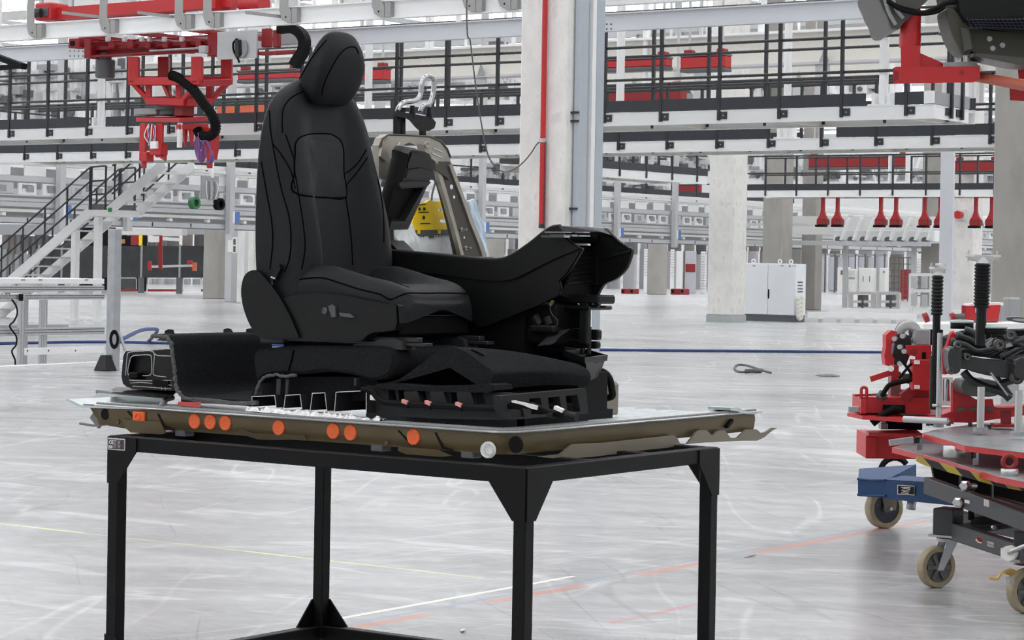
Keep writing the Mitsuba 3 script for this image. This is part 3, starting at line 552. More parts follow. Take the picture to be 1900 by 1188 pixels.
# --- rear black plastic tray, gloss on its ribs painted pale
tr = thing('plastic_tray', 'glossy black moulded plastic tray standing upright left of the felt foot well', 'tray')
TYp = 6.62
def trp(pts, y=TYp): return [at(px, py, y=y)[[0, 2]] for px, py in pts]
body = Polygon(spline(trp([(228, 712), (228, 670), (231, 656), (240, 651), (280, 651), (325, 652), (335, 700), (335, 722), (260, 722)]), 3, True)).buffer(0)
rec = Polygon(trp([(241, 658), (281, 660), (281, 697), (238, 696)])).buffer(-0.008).buffer(0.008)
part(tr, 'shell', cut(prism(body, 'y', TYp, TYp + 0.14), prism(rec, 'y', TYp - 0.01, TYp + 0.03)), 'mat_gloss_black')
part(tr, 'window_panel', prism(rec, 'y', TYp + 0.025, TYp + 0.032), 'mat_black_plastic')
def loop(pts, r, y, closed=False): return tube(spline([at(px, py, y=y) for px, py in pts], 6, closed), r, 6, closed=closed)
mat('shiny_rib', (0.42, 0.42, 0.42), 0.2, specular=0.8)  # pale colour stands in for bright gloss along the black edges
part(tr, 'rib', loop([(238, 695), (241, 670), (246, 661), (262, 659), (277, 659), (281, 664), (281, 690), (276, 697), (258, 697)], 0.0022, TYp - 0.001, True), 'mat_shiny_rib')
part(tr, 'rib', loop([(233, 697), (236, 662), (240, 654), (260, 652), (284, 653), (286, 672), (284, 690), (288, 697), (309, 700)], 0.002, TYp - 0.001), 'mat_shiny_rib')
part(tr, 'rib', loop([(286, 656), (294, 660), (325, 661)], 0.002, TYp - 0.001), 'mat_shiny_rib')
part(tr, 'rib', loop([(282, 647), (330, 648)], 0.002, TYp + 0.01), 'mat_shiny_rib')
part(tr, 'shelf', prism3([at(px, py, y=TYp - 0.04) for px, py in [(236, 704), (320, 704), (326, 726), (244, 722)]], (0, 0.06, 0)), 'mat_gloss_black')
for L in ([(240, 706), (280, 707), (318, 706)], [(242, 711), (262, 710), (283, 712)], [(246, 717), (278, 719), (318, 722)], [(288, 720), (290, 714), (320, 715)], [(300, 724), (301, 716), (306, 716), (307, 725)]):
    part(tr, 'rib', loop(L, 0.0018, TYp - 0.042), 'mat_shiny_rib')
part(tr, 'clip_block', [rbox(*sorted((at(241, 700, y=TYp - 0.02)[0], at(258, 700, y=TYp - 0.02)[0])), TYp - 0.03, TYp + 0.01, *sorted((at(250, 703, y=TYp - 0.02)[2], at(250, 691, y=TYp - 0.02)[2])), 0.006)], 'mat_black', smooth=35)
part(tr, 'pocket', [box(*sorted((at(283, 710, y=TYp - 0.045)[0], at(312, 710, y=TYp - 0.045)[0])), TYp - 0.046, TYp - 0.02, *sorted((at(300, 718, y=TYp - 0.045)[2], at(300, 706, y=TYp - 0.045)[2])))], 'mat_black')
part(tr, 'base_flange', hull([at(px, py, y=6.50) for px, py in [(212, 727), (250, 731), (318, 737)]] + [at(px, py, y=6.75) for px, py in [(205, 724), (330, 726), (330, 720), (215, 719)]]), 'mat_gloss_black')
# clips showing above the foot well
cl = thing('seat_anchor', 'black cap at the far left above the felt foot well', 'anchor')
part(cl, 'cap', loft([np.array([at(px, py, y=6.9 + dy) for px, py in [(304, 626), (306, 614), (312, 611), (322, 612), (330, 640)]]) for dy in (0, 0.06)]), 'mat_black_plastic')
part(cl, 'arm', hull([at(px, py, y=6.86) for px, py in [(290, 632), (305, 622), (330, 622), (318, 634)]] + [at(px, py, y=6.95) for px, py in [(300, 630), (325, 624)]]), 'mat_grey_plastic')
for (px, nm) in ((425, 'first black cap behind the edge of the felt foot well'), (467, 'second black cap, beside the recliner cover of the seat')):
    solo('seat_anchor', loft([np.array([at(px + dx, py, y=6.98 + dy) for dx, py in [(-12, 624), (-10, 611), (-2, 609), (4, 611), (12, 624)]]) for dy in (0, 0.05)]), 'mat_gloss_black', nm, 'anchor')
# --- front foam tray
fm = thing('foam_tray', 'dark grey foam block with square cut-outs near the front corner of the floor assembly', 'foam block')
fy = 6.475
def fp(pts, y=fy): return [at(px, py, y=y)[[0, 2]] for px, py in pts]
base = Polygon(fp([(740, 772), (740, 756), (800, 748), (925, 757), (947, 762), (947, 780), (800, 777)]))
part(fm, 'base_step', prism(base, 'y', fy, 6.60), 'mat_foam')
xF = at(945, 770, y=fy + 0.01)[0]
xK = at(690, 700, y=6.55)[0]
wall = cut(box(xK, xF - 0.02, 6.52, 6.56, TOP, at(800, 722, y=6.52)[2]), *[prism(Polygon(fp([(x0, 750), (x0 - 2, 724), (x0 + 10, 724), (x0 + 16, 750)], 6.52)), 'y', 6.5, 6.7) for x0 in (722, 741, 778, 838, 885)])
part(fm, 'side_wall', wall, 'mat_foam')
for x0 in (752, 800, 850): part(fm, 'rib_block', prism(Polygon(fp([(x0, 752), (x0 - 3, 727), (x0 + 22, 726), (x0 + 30, 754)], 6.50)), 'y', 6.50, 6.60), 'mat_foam')
# end face with four slots (faces the front)
def fe(pts, x=xF + 0.02): return [at(px, py, x=x)[[1, 2]] for px, py in pts]
end = Polygon(fe([(928, 735), (1087, 721), (1092, 768), (985, 776), (945, 779), (930, 760)]))
slots = [Polygon(fe([(x0, y0), (x0 + 21, y0 - 2), (x0 + 27, y0 + 29), (x0 + 3, y0 + 31)])) for x0, y0 in ((946, 745), (982, 740), (1017, 738), (1050, 735))]
part(fm, 'end_wall', prism(end.difference(slots[0]).difference(slots[1]).difference(slots[2]).difference(slots[3]), 'x', xF - 0.01, xF + 0.02), 'mat_foam')
part(fm, 'core', box(xK + 0.02, xF - 0.03, 6.62, 7.02, TOP, at(940, 742, y=6.56)[2] - 0.03), 'mat_black')
# --- front carpet hood (foot rest carpet)
hd = thing('toe_carpet', 'black felt toe board carpet arching open over the foam block', 'carpet')
S0 = [(690, 716), (735, 706), (775, 680), (808, 655), (832, 643), (862, 652), (890, 672), (914, 690), (912, 706), (905, 727)]
S1 = [(960, 690), (985, 684), (1005, 676), (1025, 669), (1050, 671), (1072, 676), (1090, 686), (1096, 697), (1095, 706), (1091, 717)]
a0 = spline([at(px, py, y=6.53) for px, py in S0], 6); a1 = spline([at(px, py, y=7.08) for px, py in S1], 6)
N = np.cross(np.gradient(a0, axis=0), [0, 1.0, 0]); N /= np.linalg.norm(N, axis=1, keepdims=True); N = N * np.sign(N[len(N) // 2, 2] or 1)
rings = []
for t in np.linspace(0, 1, 12):
    c = a0 * (1 - t) + a1 * t + np.array([0, 0, 0.012 * math.sin(math.pi * t)]); rings.append(np.vstack([c, (c - N * 0.008)[::-1]]))
part(hd, 'hood', loft(rings), 'mat_carpet', smooth=50)
lip = [at(px, py, y=6.50) for px, py in [(690, 719), (740, 724), (800, 727), (860, 729), (905, 729), (920, 724), (918, 715), (905, 712), (840, 716), (790, 717), (740, 712), (700, 712)]]
part(hd, 'floor_lip', prism3(lip, (0, 0.10, 0)), 'mat_carpet')
part(hd, 'inner_floor', box(at(745, 716, y=6.6)[0], at(905, 722, y=6.6)[0], 6.58, 7.0, at(800, 724, y=6.55)[2] - 0.012, at(800, 724, y=6.55)[2] - 0.004), 'mat_carpet')
part(hd, 'slot', tube([at(px, py, y=6.57) + [0, 0, 0.002] for px, py in [(874, 651), (886, 655), (897, 661)]], 0.003, 6), 'mat_seam')
# --- harness with pink and white tags lying along the foam
hs = thing('wiring_harness', 'black wiring harness with pink clips and white tags lying on the foam block', 'cable')
P = [at(px, py, y=6.455) for px, py in [(672, 722), (690, 726), (700, 738), (712, 746), (730, 748), (752, 750), (795, 752), (852, 755), (890, 757), (915, 758), (940, 754), (970, 752), (995, 757), (1020, 765), (1045, 770), (1070, 772)]]
part(hs, 'trunk', tube(spline(P, 6), 0.011, 8), 'mat_black', smooth=True)
part(hs, 'branch', tube(spline([at(px, py, y=6.45) for px, py in [(985, 750), (1005, 758), (1025, 766), (1050, 766), (1066, 773)]], 6), 0.009, 8), 'mat_black', smooth=True)
part(hs, 'end_cap', cyl(at(1050, 770, y=6.45), at(1070, 774, y=6.45), 0.014), 'mat_black_plastic', smooth=35)
mat('pink', (0.75, 0.30, 0.28), 0.5)
for px, py in ((752, 746), (795, 748), (852, 751)):
    c = at(px, py, y=6.448); part(hs, 'pink_clip', hull([c + [sx * 0.011, sy * 0.008, sz * 0.006 + sx * (-0.003)] for sx in (-1, 1) for sy in (-1, 1) for sz in (-1, 1)]), 'mat_pink', label='pink clip')
    part(hs, 'clip_socket', box(c[0] - 0.010, c[0] + 0.012, c[1] - 0.006, c[1] + 0.012, c[2] - 0.022, c[2] - 0.007, 0.003), 'mat_black')
part(hs, 'white_tag', prism3([at(px, py, y=6.435) for px, py in [(948, 744), (953, 743), (985, 750), (997, 753), (996, 761), (984, 758), (970, 752), (950, 747)]], (0, 0.006, 0)), 'mat_plate_white', label='white paper tag')
part(hs, 'white_tag', bar(at(1030, 756, y=6.44), at(1045, 763, y=6.44), 0.016, 0.012), 'mat_plate_white', label='white tape tag')
part(hs, 'connector', [rbox(*sorted((at(1018, 765, y=6.44)[0], at(1028, 765, y=6.44)[0])), 6.43, 6.45, *sorted((at(1020, 776, y=6.44)[2], at(1020, 766, y=6.44)[2])), 0.003)], 'mat_black_plastic')
part(hs, 'white_plug', rbox(*sorted((at(687, 738, y=6.455)[0], at(697, 738, y=6.455)[0])), 6.45, 6.465, *sorted((at(690, 743, y=6.455)[2], at(690, 733, y=6.455)[2])), 0.003), 'mat_plate_white')
# --- air duct at the far front and its hose
du = thing('floor_duct', 'open topped black plastic bin at the right end below the console', 'bin')
o4 = [at(1044, 650, y=7.12), at(1088, 647, y=7.38), at(1128, 659, y=7.36), at(1085, 664, y=7.10)]; b4 = [at(1064, 694, y=7.14), at(1092, 690, y=7.34), at(1112, 698, y=7.32), at(1092, 708, y=7.12)]
m4 = [p * 0.78 + q * 0.22 for p, q in zip(o4, b4)]; cen = np.mean(o4, 0)
def sh(L, k, dz): c_ = np.mean(L, 0); return [c_ + (p - c_) * k + [0, 0, dz] for p in L]
part(du, 'bin_wall', cut(hull(sh(m4, 0.96, 0) + b4), hull(sh(o4, 0.90, 0.02) + sh(b4, 0.80, 0.012))), 'mat_black_plastic')
part(du, 'bin_rim', cut(hull(sh(o4, 1.0, 0) + sh(o4, 0.97, -0.022)), hull(sh(o4, 0.89, 0.03) + sh(o4, 0.87, -0.05))), 'mat_black_plastic')
part(du, 'duct_body', box(-5.00, -4.84, 7.14, 7.3, TOP + 0.002, 1.10, 0.02), 'mat_black_plastic')
solo('rubber_hose', tube(spline([at(px, py, y=7.42) for px, py in [(1112, 688), (1124, 694), (1132, 706), (1135, 722), (1136, 734), (1128, 738), (1116, 738)]], 6), 0.014, 10), 'mat_black', 'curved black rubber hose behind the bin at the front of the floor assembly', 'hose', smooth=True)
# ================================================================ centre console behind the seat
cs_ = thing('centre_console', 'black moulded car centre console with open armrest lid and flared nose', 'console')
CYN, CYF = 7.07, 7.36
def pl(pts, y=CYN): return [at(px, py, y=y)[[0, 2]] for px, py in pts]
# upper rim profile, lower crease, bottom
rim = spline([(718, 466), (760, 470), (800, 474), (850, 479), (900, 483), (930, 482), (952, 473), (980, 454), (1005, 434), (1022, 423), (1036, 421)], 4).tolist()
crease = spline([(718, 502), (780, 506), (850, 514), (900, 521), (945, 520), (975, 508), (1010, 490), (1045, 474), (1076, 462)], 4).tolist()
low = spline([(718, 600), (800, 600), (880, 596), (930, 580), (980, 556), (1020, 533), (1045, 513), (1062, 490), (1078, 463)], 4).tolist()
part(cs_, 'upper_side', shield(rim + [(1044, 436), (1058, 451), (1070, 458)] + crease[::-1], CYN - 0.010, CYN + 0.012, 0.012), 'mat_black_plastic', smooth=35)
part(cs_, 'lower_side', shield([(x, y - 3) for x, y in crease] + low[::-1], CYN + 0.002, CYN + 0.024, 0.010), 'mat_black_plastic', smooth=35)
part(cs_, 'lower_trim', shield([(880, 593), (930, 577), (980, 553), (1020, 530), (1036, 520), (1040, 535), (1036, 548), (1000, 566), (940, 590), (900, 606), (885, 608)], CYN - 0.004, CYN + 0.01, 0.006), 'mat_black_plastic', smooth=35)
for px, py in ((938, 579), (975, 567)): part(cs_, 'clip_slot', prism3([at(px + dx, py + dy, y=CYN - 0.0045) for dx, dy in ((-4, -2), (6, -4), (5, 1), (-5, 3))], (0, -0.001, 0)), 'mat_black')
# top rail: rounded rim along both walls, seen edge on
rp = [at(px, py, y=CYN) for px, py in rim]
part(cs_, 'near_rim', tube([p + [0, 0.012, -0.002] for p in rp], 0.012, 10), 'mat_black_plastic', smooth=True)
fr = [p + [0, 0.27, -0.01] for p in rp]
part(cs_, 'far_rim', tube(fr, 0.010, 8), 'mat_black_plastic', smooth=True)
# far wall and floor of the storage channel
cs2 = np.array([p[[0, 2]] for p in fr]); bot = cs2[::-1].copy(); bot[:, 1] -= 0.20
part(cs_, 'far_wall', prism(Polygon(np.vstack([cs2, bot])).buffer(0), 'y', CYF - 0.03, CYF - 0.015), 'mat_black_plastic')
part(cs_, 'channel_floor', box(rp[0][0], at(960, 540, y=CYN)[0], CYN + 0.01, CYF - 0.02, rp[0][2] - 0.16, rp[0][2] - 0.145), 'mat_black')
part(cs_, 'channel_lining', loft([np.vstack([[(p[0], CYN + 0.02, p[2] - 0.03), (p[0], CYF - 0.03, p[2] - 0.04), (p[0], CYF - 0.03, p[2] - 0.05), (p[0], CYN + 0.02, p[2] - 0.04)]]) for p in rp[len(rp) * 6 // 10:]]), 'mat_black')
# nose: cap over the front opening, far cheek, inner grille
def q3(px, py, y): return at(px, py, y=y)
NF = 7.345
cap = [np.array([q3(1030, 421, CYN), q3(1046, 424, CYN + 0.05), q3(1046, 438, CYN + 0.02), q3(1038, 434, CYN)])]
cap = loft([np.array([q3(*a, CYN), q3(*b, CYN), q3(*c, CYN), q3(*d, CYN)]) for a, b, c, d in [((1026, 421), (1036, 419), (1044, 432), (1036, 436))]] + [np.array([q3(1085, 421, y), q3(1098, 422, y), q3(1112, 430, y), q3(1100, 434, y)]) for y in (7.22,)] + [np.array([q3(1105, 424, NF), q3(1122, 424, NF), q3(1137, 437, NF), q3(1124, 440, NF)])])
part(cs_, 'nose_cap', cap, 'mat_black_plastic', smooth=35)
ck = spline([(1121, 424), (1132, 433), (1148, 448), (1164, 458), (1172, 464), (1167, 486), (1158, 503), (1142, 518), (1122, 527), (1112, 540), (1104, 556), (1092, 560), (1096, 500), (1104, 450)], 4, True).tolist()
part(cs_, 'far_cheek', prism3([at(px, py, y=NF) for px, py in ck], (0, 0.016, 0)), 'mat_black_plastic')
part(cs_, 'cheek_edge', tube([at(px, py, y=NF - 0.002) for px, py in [(1121, 425), (1132, 434), (1148, 449), (1164, 459), (1171, 465), (1140, 474), (1118, 484)]], 0.005, 6), 'mat_black_plastic', smooth=True)
part(cs_, 'cheek_lower', loft([np.array([q3(1171, 466, NF), q3(1158, 503, NF), q3(1122, 527, NF), q3(1118, 485, NF)]), np.array([q3(1160, 468, NF + 0.08), q3(1150, 500, NF + 0.08), q3(1122, 520, NF + 0.08), q3(1118, 488, NF + 0.08)])]), 'mat_black')
xi = at(1060, 480, y=7.2)[0]
iw = [(1036, 432), (1112, 436), (1116, 470), (1112, 540), (1060, 556), (1040, 548), (1074, 470), (1050, 446)]
part(cs_, 'inner_panel', prism3([at(px, py, x=xi) for px, py in iw], (-0.01, 0, 0)), 'mat_black')
for k in range(7):
    y0 = 466 + k * 9; part(cs_, 'inner_slat', bar(at(1070 - k * 3, y0 + 6, x=xi + 0.004), at(1112, y0, x=xi + 0.004), 0.006, 0.004), 'mat_black_plastic')
for x0, y0, w, hh, m in ((1046, 437, 11, 4, 'steel'), (1052, 430, 9, 2.5, 'mid_grey'), (1083, 430, 11, 3, 'mid_grey'), (1062, 435, 9, 4, 'mid_grey'), (1075, 436, 20, 3.5, 'mid_grey'), (1090, 452, 5, 4, 'plate_white')):
    part(cs_, 'nose_clip', prism3([at(px, py, x=xi + 0.105) for px, py in ((x0, y0), (x0 + w, y0 + 0.6), (x0 + w + 1, y0 + hh), (x0 + 1, y0 + hh))], (-0.10, 0, 0)), 'mat_' + m)
# armrest lid, standing open
def lidp(pts, y): return [q3(px, py, y) for px, py in pts]
L0, L1, L2 = q3(722, 427, 7.13), q3(757, 292, 7.13), q3(806, 310, 7.34)
LN = np.cross(L1 - L0, L2 - L0); LN /= np.linalg.norm(LN); LN = LN * np.sign(LN[0])
def lid_at(pts, d=0.0): return list(onplane(pts, LN, L0 + LN * d))
face = [(722, 427), (757, 426), (802, 325), (806, 307), (797, 286), (786, 281), (764, 278), (757, 286), (757, 300)]
fo = lid_at(face); bk_ = [p - LN * 0.035 for p in fo]
ld = part(cs_, 'armrest_lid', cut(loft([np.array(fo), np.array(bk_)]), prism3([p - LN * 0.030 for p in lid_at([(740, 350), (787, 348), (751, 411), (727, 411)])], LN * 0.05)), mat('lid_plastic', (0.016, 0.0165, 0.017), 0.4, specular=0.4), smooth=25, label='padded armrest lid standing open')
pad = [np.array(bk_)] + [np.array(bk_).mean(0) + (np.array(bk_) - np.array(bk_).mean(0)) * k - LN * d for k, d in ((1.0, 0.010), (0.97, 0.034), (0.88, 0.048), (0.5, 0.054))]
part(ld, 'lid_pad', loft(pad), 'mat_seat_fabric', smooth=40)
part(ld, 'lid_lip', loft([np.array(lid_at([(757, 304), (765, 283), (788, 286), (802, 306), (802, 316), (780, 310), (757, 313)], d)) for d in (-0.004, 0.006)]), 'mat_gloss_black')
part(ld, 'lid_step', prism3(lid_at([(754, 315), (776, 311), (803, 319), (799, 329), (750, 329)]), LN * 0.010), 'mat_grey_plastic')
part(ld, 'lid_step', prism3(lid_at([(739, 339), (757, 335), (797, 337), (791, 344), (738, 345)]), LN * 0.008), 'mat_grey_plastic')
part(ld, 'lid_recess', prism3([p - LN * 0.0295 for p in lid_at([(741, 351), (786, 349), (750.5, 410), (728, 410)])], LN * 0.002), 'mat_black')  # black sheet on the recess floor stands in for its deep shade
part(cs_, 'lid_hinge', box(q3(690, 440, 7.2)[0], q3(716, 440, 7.2)[0], 7.15, 7.26, rp[0][2] - 0.02, q3(716, 415, 7.2)[2], 0.01), 'mat_black_plastic')
part(cs_, 'rear_corner', prism3(lidp([(720, 446), (740, 466), (718, 470)], 7.10), (0, 0.1, 0)), 'mat_black_plastic')
# supports, ducts and black filler below the nose
sp = cs_
def blk(nm, x0, y0, x1, y1, yy, dy, m='mat_black_plastic', bev=0.006):
    a, b = at(x0, y1, y=yy), at(x1, y0, y=yy); return part(sp, nm, box(a[0], b[0], yy, yy + dy, a[2], b[2], bev), m)
part(sp, 'heater_unit', [rbox(at(905, 590, y=7.12)[0], at(1030, 590, y=7.12)[0], 7.12, 7.30, at(960, 640, y=7.12)[2], at(960, 560, y=7.12)[2], 0.02)], 'mat_black', smooth=35)  # black heater block extended to fill see-through gaps beside the seat
blk('duct', 1030, 548, 1110, 562, 7.2, 0.12); blk('post', 1072, 560, 1090, 640, 7.2, 0.03); blk('shelf', 1035, 568, 1094, 574, 7.18, 0.16)
blk('box_plate', 1040, 572, 1092, 608, 7.24, 0.02, 'mat_gloss_black'); blk('beam', 1020, 612, 1110, 628, 7.25, 0.03); blk('beam', 1000, 634, 1108, 643, 7.25, 0.03)
blk('post', 1087, 605, 1094, 660, 7.22, 0.02); blk('post', 1076, 628, 1080, 660, 7.3, 0.02); blk('ledge', 990, 640, 1050, 655, 7.22, 0.1)
blk('under_box', 880, 600, 1000, 680, 7.3, 0.06, 'mat_black'); blk('leg', 960, 640, 1075, 712, 7.32, 0.05, 'mat_black')
part(sp, 'eye_lug', cut(prism3([at(px, py, y=7.22) for px, py in [(1080, 556), (1108, 553), (1114, 562), (1108, 571), (1080, 572)]], (0, 0.012, 0)), cyl(at(1100, 562, y=7.20), at(1100, 562, y=7.26), 0.006)), 'mat_black_plastic')
part(sp, 'curved_duct', loft([np.array([at(px, py, y=7.08 + dy) for px, py in L]) for L, dy in (([(1000, 640), (1028, 637), (1022, 640), (996, 643)], 0), ([(1012, 628), (1040, 624), (1034, 630), (1008, 634)], 0.02), ([(1030, 613), (1058, 611), (1054, 616), (1024, 620)], 0.06))]), 'mat_grey_plastic', smooth=40)
for k in range(5): part(sp, 'fin', bar(at(935, 600 + 7 * k, y=7.115), at(985, 598 + 7 * k, y=7.115), 0.004, 0.006), 'mat_black_plastic')
part(sp, 'valve', [cyl(at(993, 588, y=7.11), at(1003, 604, y=7.11), 0.02), cyl(at(1014, 590, y=7.11), at(1020, 604, y=7.11), 0.018), rbox(at(985, 600, y=7.1)[0], at(1030, 600, y=7.1)[0], 7.09, 7.13, at(1000, 618, y=7.1)[2], at(1000, 602, y=7.1)[2], 0.01)], 'mat_black_plastic', smooth=35)
part(sp, 'tube', tube(spline([at(px, py, y=7.08) for px, py in [(1022, 560), (1021, 575), (1026, 586), (1034, 594), (1033, 604), (1025, 610)]], 6), 0.0025, 6), 'mat_grey_plastic')
part(sp, 'cable_tip', bar(at(1021, 567, y=7.07), at(1026, 558, y=7.07), 0.012, 0.008), mat('dull_olive', (0.10, 0.10, 0.03), 0.6), label='olive cable end')
part(sp, 'floor_frame', [box(-5.55, -4.72, 7.05, 7.40, 1.02, 1.06), box(-5.5, -4.92, 7.10, 7.34, 1.05, 1.42), box(-5.05, -4.72, 7.16, 7.36, 1.05, 1.2)], 'mat_black')  # solid black blocks filling the dark space under the console
# ================================================================ bare frame of the second front seat
mat('frame_steel', proc(lambda p, n, uv: mi.Color3f(0.40, 0.375, 0.325) * (0.75 + 0.5 * fbm(p.x * 12, p.y * 12, p.z * 12, 3))), 0.36, 0.55)
mat('frame_dark', (0.075, 0.068, 0.058), 0.4, 0.4)
mat('fleece', proc(lambda p, n, uv: mi.Color3f(0.86, 0.89, 0.89) * (0.75 + 0.5 * fbm(p.x * 16, p.y * 16, p.z * 16, 4))), 0.9); mat('fleece_blue', (0.62, 0.74, 0.84), 0.9)
ff = thing('seat_frame', 'bare metal frame of the second car seat with chrome headrest loop behind the console', 'seat frame')
FX = -5.66
def fq(pts, x=FX): return [at(px, py, x=x) for px, py in pts]
def plate(nm, pts, x, d, m, label=None): return part(ff, nm, prism3(fq(pts, x), (-d, 0, 0)), m, label=label)
plate('top_plate', [(703, 300), (704, 270), (709, 256), (720, 249), (745, 250), (798, 253), (818, 262), (830, 276), (836, 292), (835, 307), (822, 309), (806, 298), (790, 286), (786, 270), (774, 265), (757, 265), (748, 270), (746, 285), (738, 300), (727, 322), (712, 335), (703, 330)], FX, 0.035, 'mat_frame_steel')
part(ff, 'top_rim', tube(fq([(704, 272), (710, 257), (721, 250), (745, 250.5), (798, 253.5), (818, 262.5), (830, 276.5), (836, 292)], FX + 0.002), 0.004, 6), 'mat_frame_dark')
plate('corner_gusset', [(706, 290), (712, 262), (722, 256), (730, 262), (722, 278), (716, 300)], FX + 0.012, 0.012, 'mat_frame_steel')
for L in ([(730, 283), (742, 264)], [(803, 275), (822, 283)], [(801, 285), (820, 293)]): part(ff, 'pressed_bead', tube(fq(L, FX + 0.001), 0.003, 6), 'mat_steel')
part(ff, 'pressed_boss', lathe([(0, 0.004), (0.008, 0.004), (0.010, 0.007), (0.014, 0.006), (0.018, 0)], at(791, 269, x=FX), (1, 0, 0), 18), 'mat_frame_steel', smooth=35)
plate('side_post', [(810, 300), (836, 300), (844, 322), (858, 366), (874, 412), (890, 452), (899, 476), (858, 478), (850, 440), (838, 390), (826, 345), (812, 318)], FX + 0.01, 0.045, 'mat_frame_dark')
plate('side_post_flange', [(838, 302), (846, 322), (862, 366), (880, 412), (896, 452), (904, 476), (897, 478), (888, 452), (872, 412), (856, 366), (842, 330), (834, 308)], FX + 0.018, 0.012, 'mat_frame_steel')
plate('side_post_edge', [(807, 300), (812, 300), (822, 330), (836, 378), (850, 430), (862, 476), (856, 476), (844, 430), (830, 380), (816, 335)], FX + 0.014, 0.02, 'mat_frame_steel')
plate('lower_link', [(806, 300), (830, 316), (834, 334), (824, 326), (808, 314)], FX + 0.02, 0.02, 'mat_frame_dark')
for px, py, r in ((837, 347, 0.010), (842, 366, 0.007), (861, 441, 0.005)): part(ff, 'post_hole', lathe([(0, 0), (r, 0), (r, 0.002), (0, 0.002)], at(px, py, x=FX + 0.0105), (1, 0, 0), 14), 'mat_plate_white')
for px, py in ((855, 426), (863, 460)):
    c = at(px, py, x=FX + 0.01); part(ff, 'bolt_stud', [cyl(c, c + [0.03, 0, 0], 0.004, 8), lathe([(0, 0), (0.009, 0), (0.009, 0.006), (0, 0.006)], c, (1, 0, 0), 6)], 'mat_steel')
# headrest guide and chrome loop
HX = -5.70
for px, y0, y1 in ((736, 216, 252), (746, 200, 250), (784, 236, 252)): part(ff, 'guide_post', bar(at(px, y0, x=HX), at(px, y1, x=HX), 0.02, 0.02), 'mat_black_plastic')
gd = loft([np.array(fq(L, x)) for L, x in (([(728, 214), (736, 206), (745, 208), (770, 212), (802, 218), (809, 228), (806, 238), (796, 243), (778, 243), (770, 236), (760, 224), (748, 216)], HX + 0.03), ([(728, 214), (738, 205), (746, 206), (772, 210), (800, 216), (808, 226), (804, 236), (794, 241), (778, 241), (770, 234), (760, 222), (748, 215)], HX - 0.02))])
part(ff, 'headrest_guide', gd, 'mat_gloss_black', smooth=25)
for px, y0, y1 in ((765, 196, 218), (796, 200, 222)): part(ff, 'guide_cone', cyl(at(px, y1, x=HX + 0.02), at(px, y0, x=HX + 0.02), 0.016, 12, 0.009), 'mat_black_plastic', smooth=35)
part(ff, 'headrest_loop', tube(spline([at(px, py, x=HX + 0.02 + dx) for px, py, dx in [(737, 206, 0), (742, 197, 0), (750, 190, 0), (764, 188, 0), (774, 185, 0), (780, 176, 0), (782, 160, 0), (786, 146, 0), (796, 141, 0), (804, 147, 0), (805, 162, 0), (802, 180, 0), (797, 192, 0), (788, 195, 0), (782, 200, 0), (780, 208, 0)]], 6), 0.0105, 12), 'mat_chrome', smooth=True, label='chrome headrest loop')
# yellow carrier panel, black strip, white backing
YX = -5.76
plate('carrier_panel', [(776, 378), (790, 376), (798, 371), (806, 374), (828, 373), (831, 379), (829, 384), (814, 387), (813, 391), (829, 394), (832, 400), (830, 405), (817, 407), (816, 412), (832, 415), (836, 420), (834, 427), (767, 427), (763, 424), (768, 404)], YX, 0.012, 'mat_yellow', 'yellow plastic carrier panel')
for L in ([(777, 394), (795, 394)], [(780, 415), (798, 415)], [(775, 381), (790, 379)]): part(ff, 'panel_groove', tube(fq(L, YX + 0.001), 0.0025, 5), 'mat_dark_metal')
for px, py in ((778, 388), (787, 388), (786, 404)): part(ff, 'panel_clip', lathe([(0, 0), (0.008, 0), (0.006, 0.004), (0, 0.004)], at(px, py, x=YX), (1, 0, 0), 10), 'mat_dark_metal')
plate('black_strip', [(768, 427), (836, 426), (839, 437), (806, 437), (806, 442), (798, 442), (797, 438), (772, 438)], YX + 0.002, 0.012, 'mat_dark_grey')
for px in (776, 814): plate('yellow_hook', [(px, 427), (px + 4, 427), (px + 4, 434), (px, 434)], YX + 0.008, 0.006, 'mat_yellow', 'yellow hook')
plate('white_backing', [(758, 438), (839, 437), (848, 474), (768, 478)], YX - 0.004, 0.01, 'mat_fleece', 'whitish sheet below the black strip')
for k in range(6): part(ff, 'backing_hole', lathe([(0, 0), (0.003, 0), (0.003, 0.001), (0, 0.001)], at(776 + k * 5 + (k > 2) * 18, 439.5 - 0.2 * k, x=YX - 0.003), (1, 0, 0), 8), 'mat_dark_metal')
def cloth(pts, x, amp, seed):
    P = Polygon([(p[1], p[2]) for p in fq(pts, x)]).buffer(0); m = trimesh.creation.extrude_polygon(P, 0.01, engine='earcut'); m = m.subdivide().subdivide().subdivide()
    v = np.array(m.vertices); o = np.stack([x + v[:, 2], v[:, 0], v[:, 1]], 1); o[:, 0] += amp * (meshkit.fbm(o * 14, 3, seed) - 0.5); return outward(tm(o, m.faces))
part(ff, 'side_airbag_fleece', cloth([(703, 305), (712, 305), (727, 318), (722, 336), (712, 350), (704, 345)], FX - 0.05, 0.05, 2), 'mat_fleece', smooth=True, label='white fleece')
part(ff, 'side_fleece', cloth([(727, 428), (752, 408), (763, 418), (772, 440), (778, 478), (746, 478), (736, 452)], YX + 0.05, 0.06, 3), 'mat_fleece', smooth=True, label='white fleece')
part(ff, 'side_fleece', cloth([(864, 374), (876, 369), (884, 384), (896, 428), (908, 478), (898, 478), (886, 442), (872, 404)], FX - 0.03, 0.05, 4), 'mat_fleece_blue', smooth=True, label='pale blue fleece')
part(ff, 'cable', tube(spline(fq([(811, 318), (807, 340), (802, 360), (801, 372)], FX - 0.01), 5), 0.004, 6), 'mat_dark_grey')
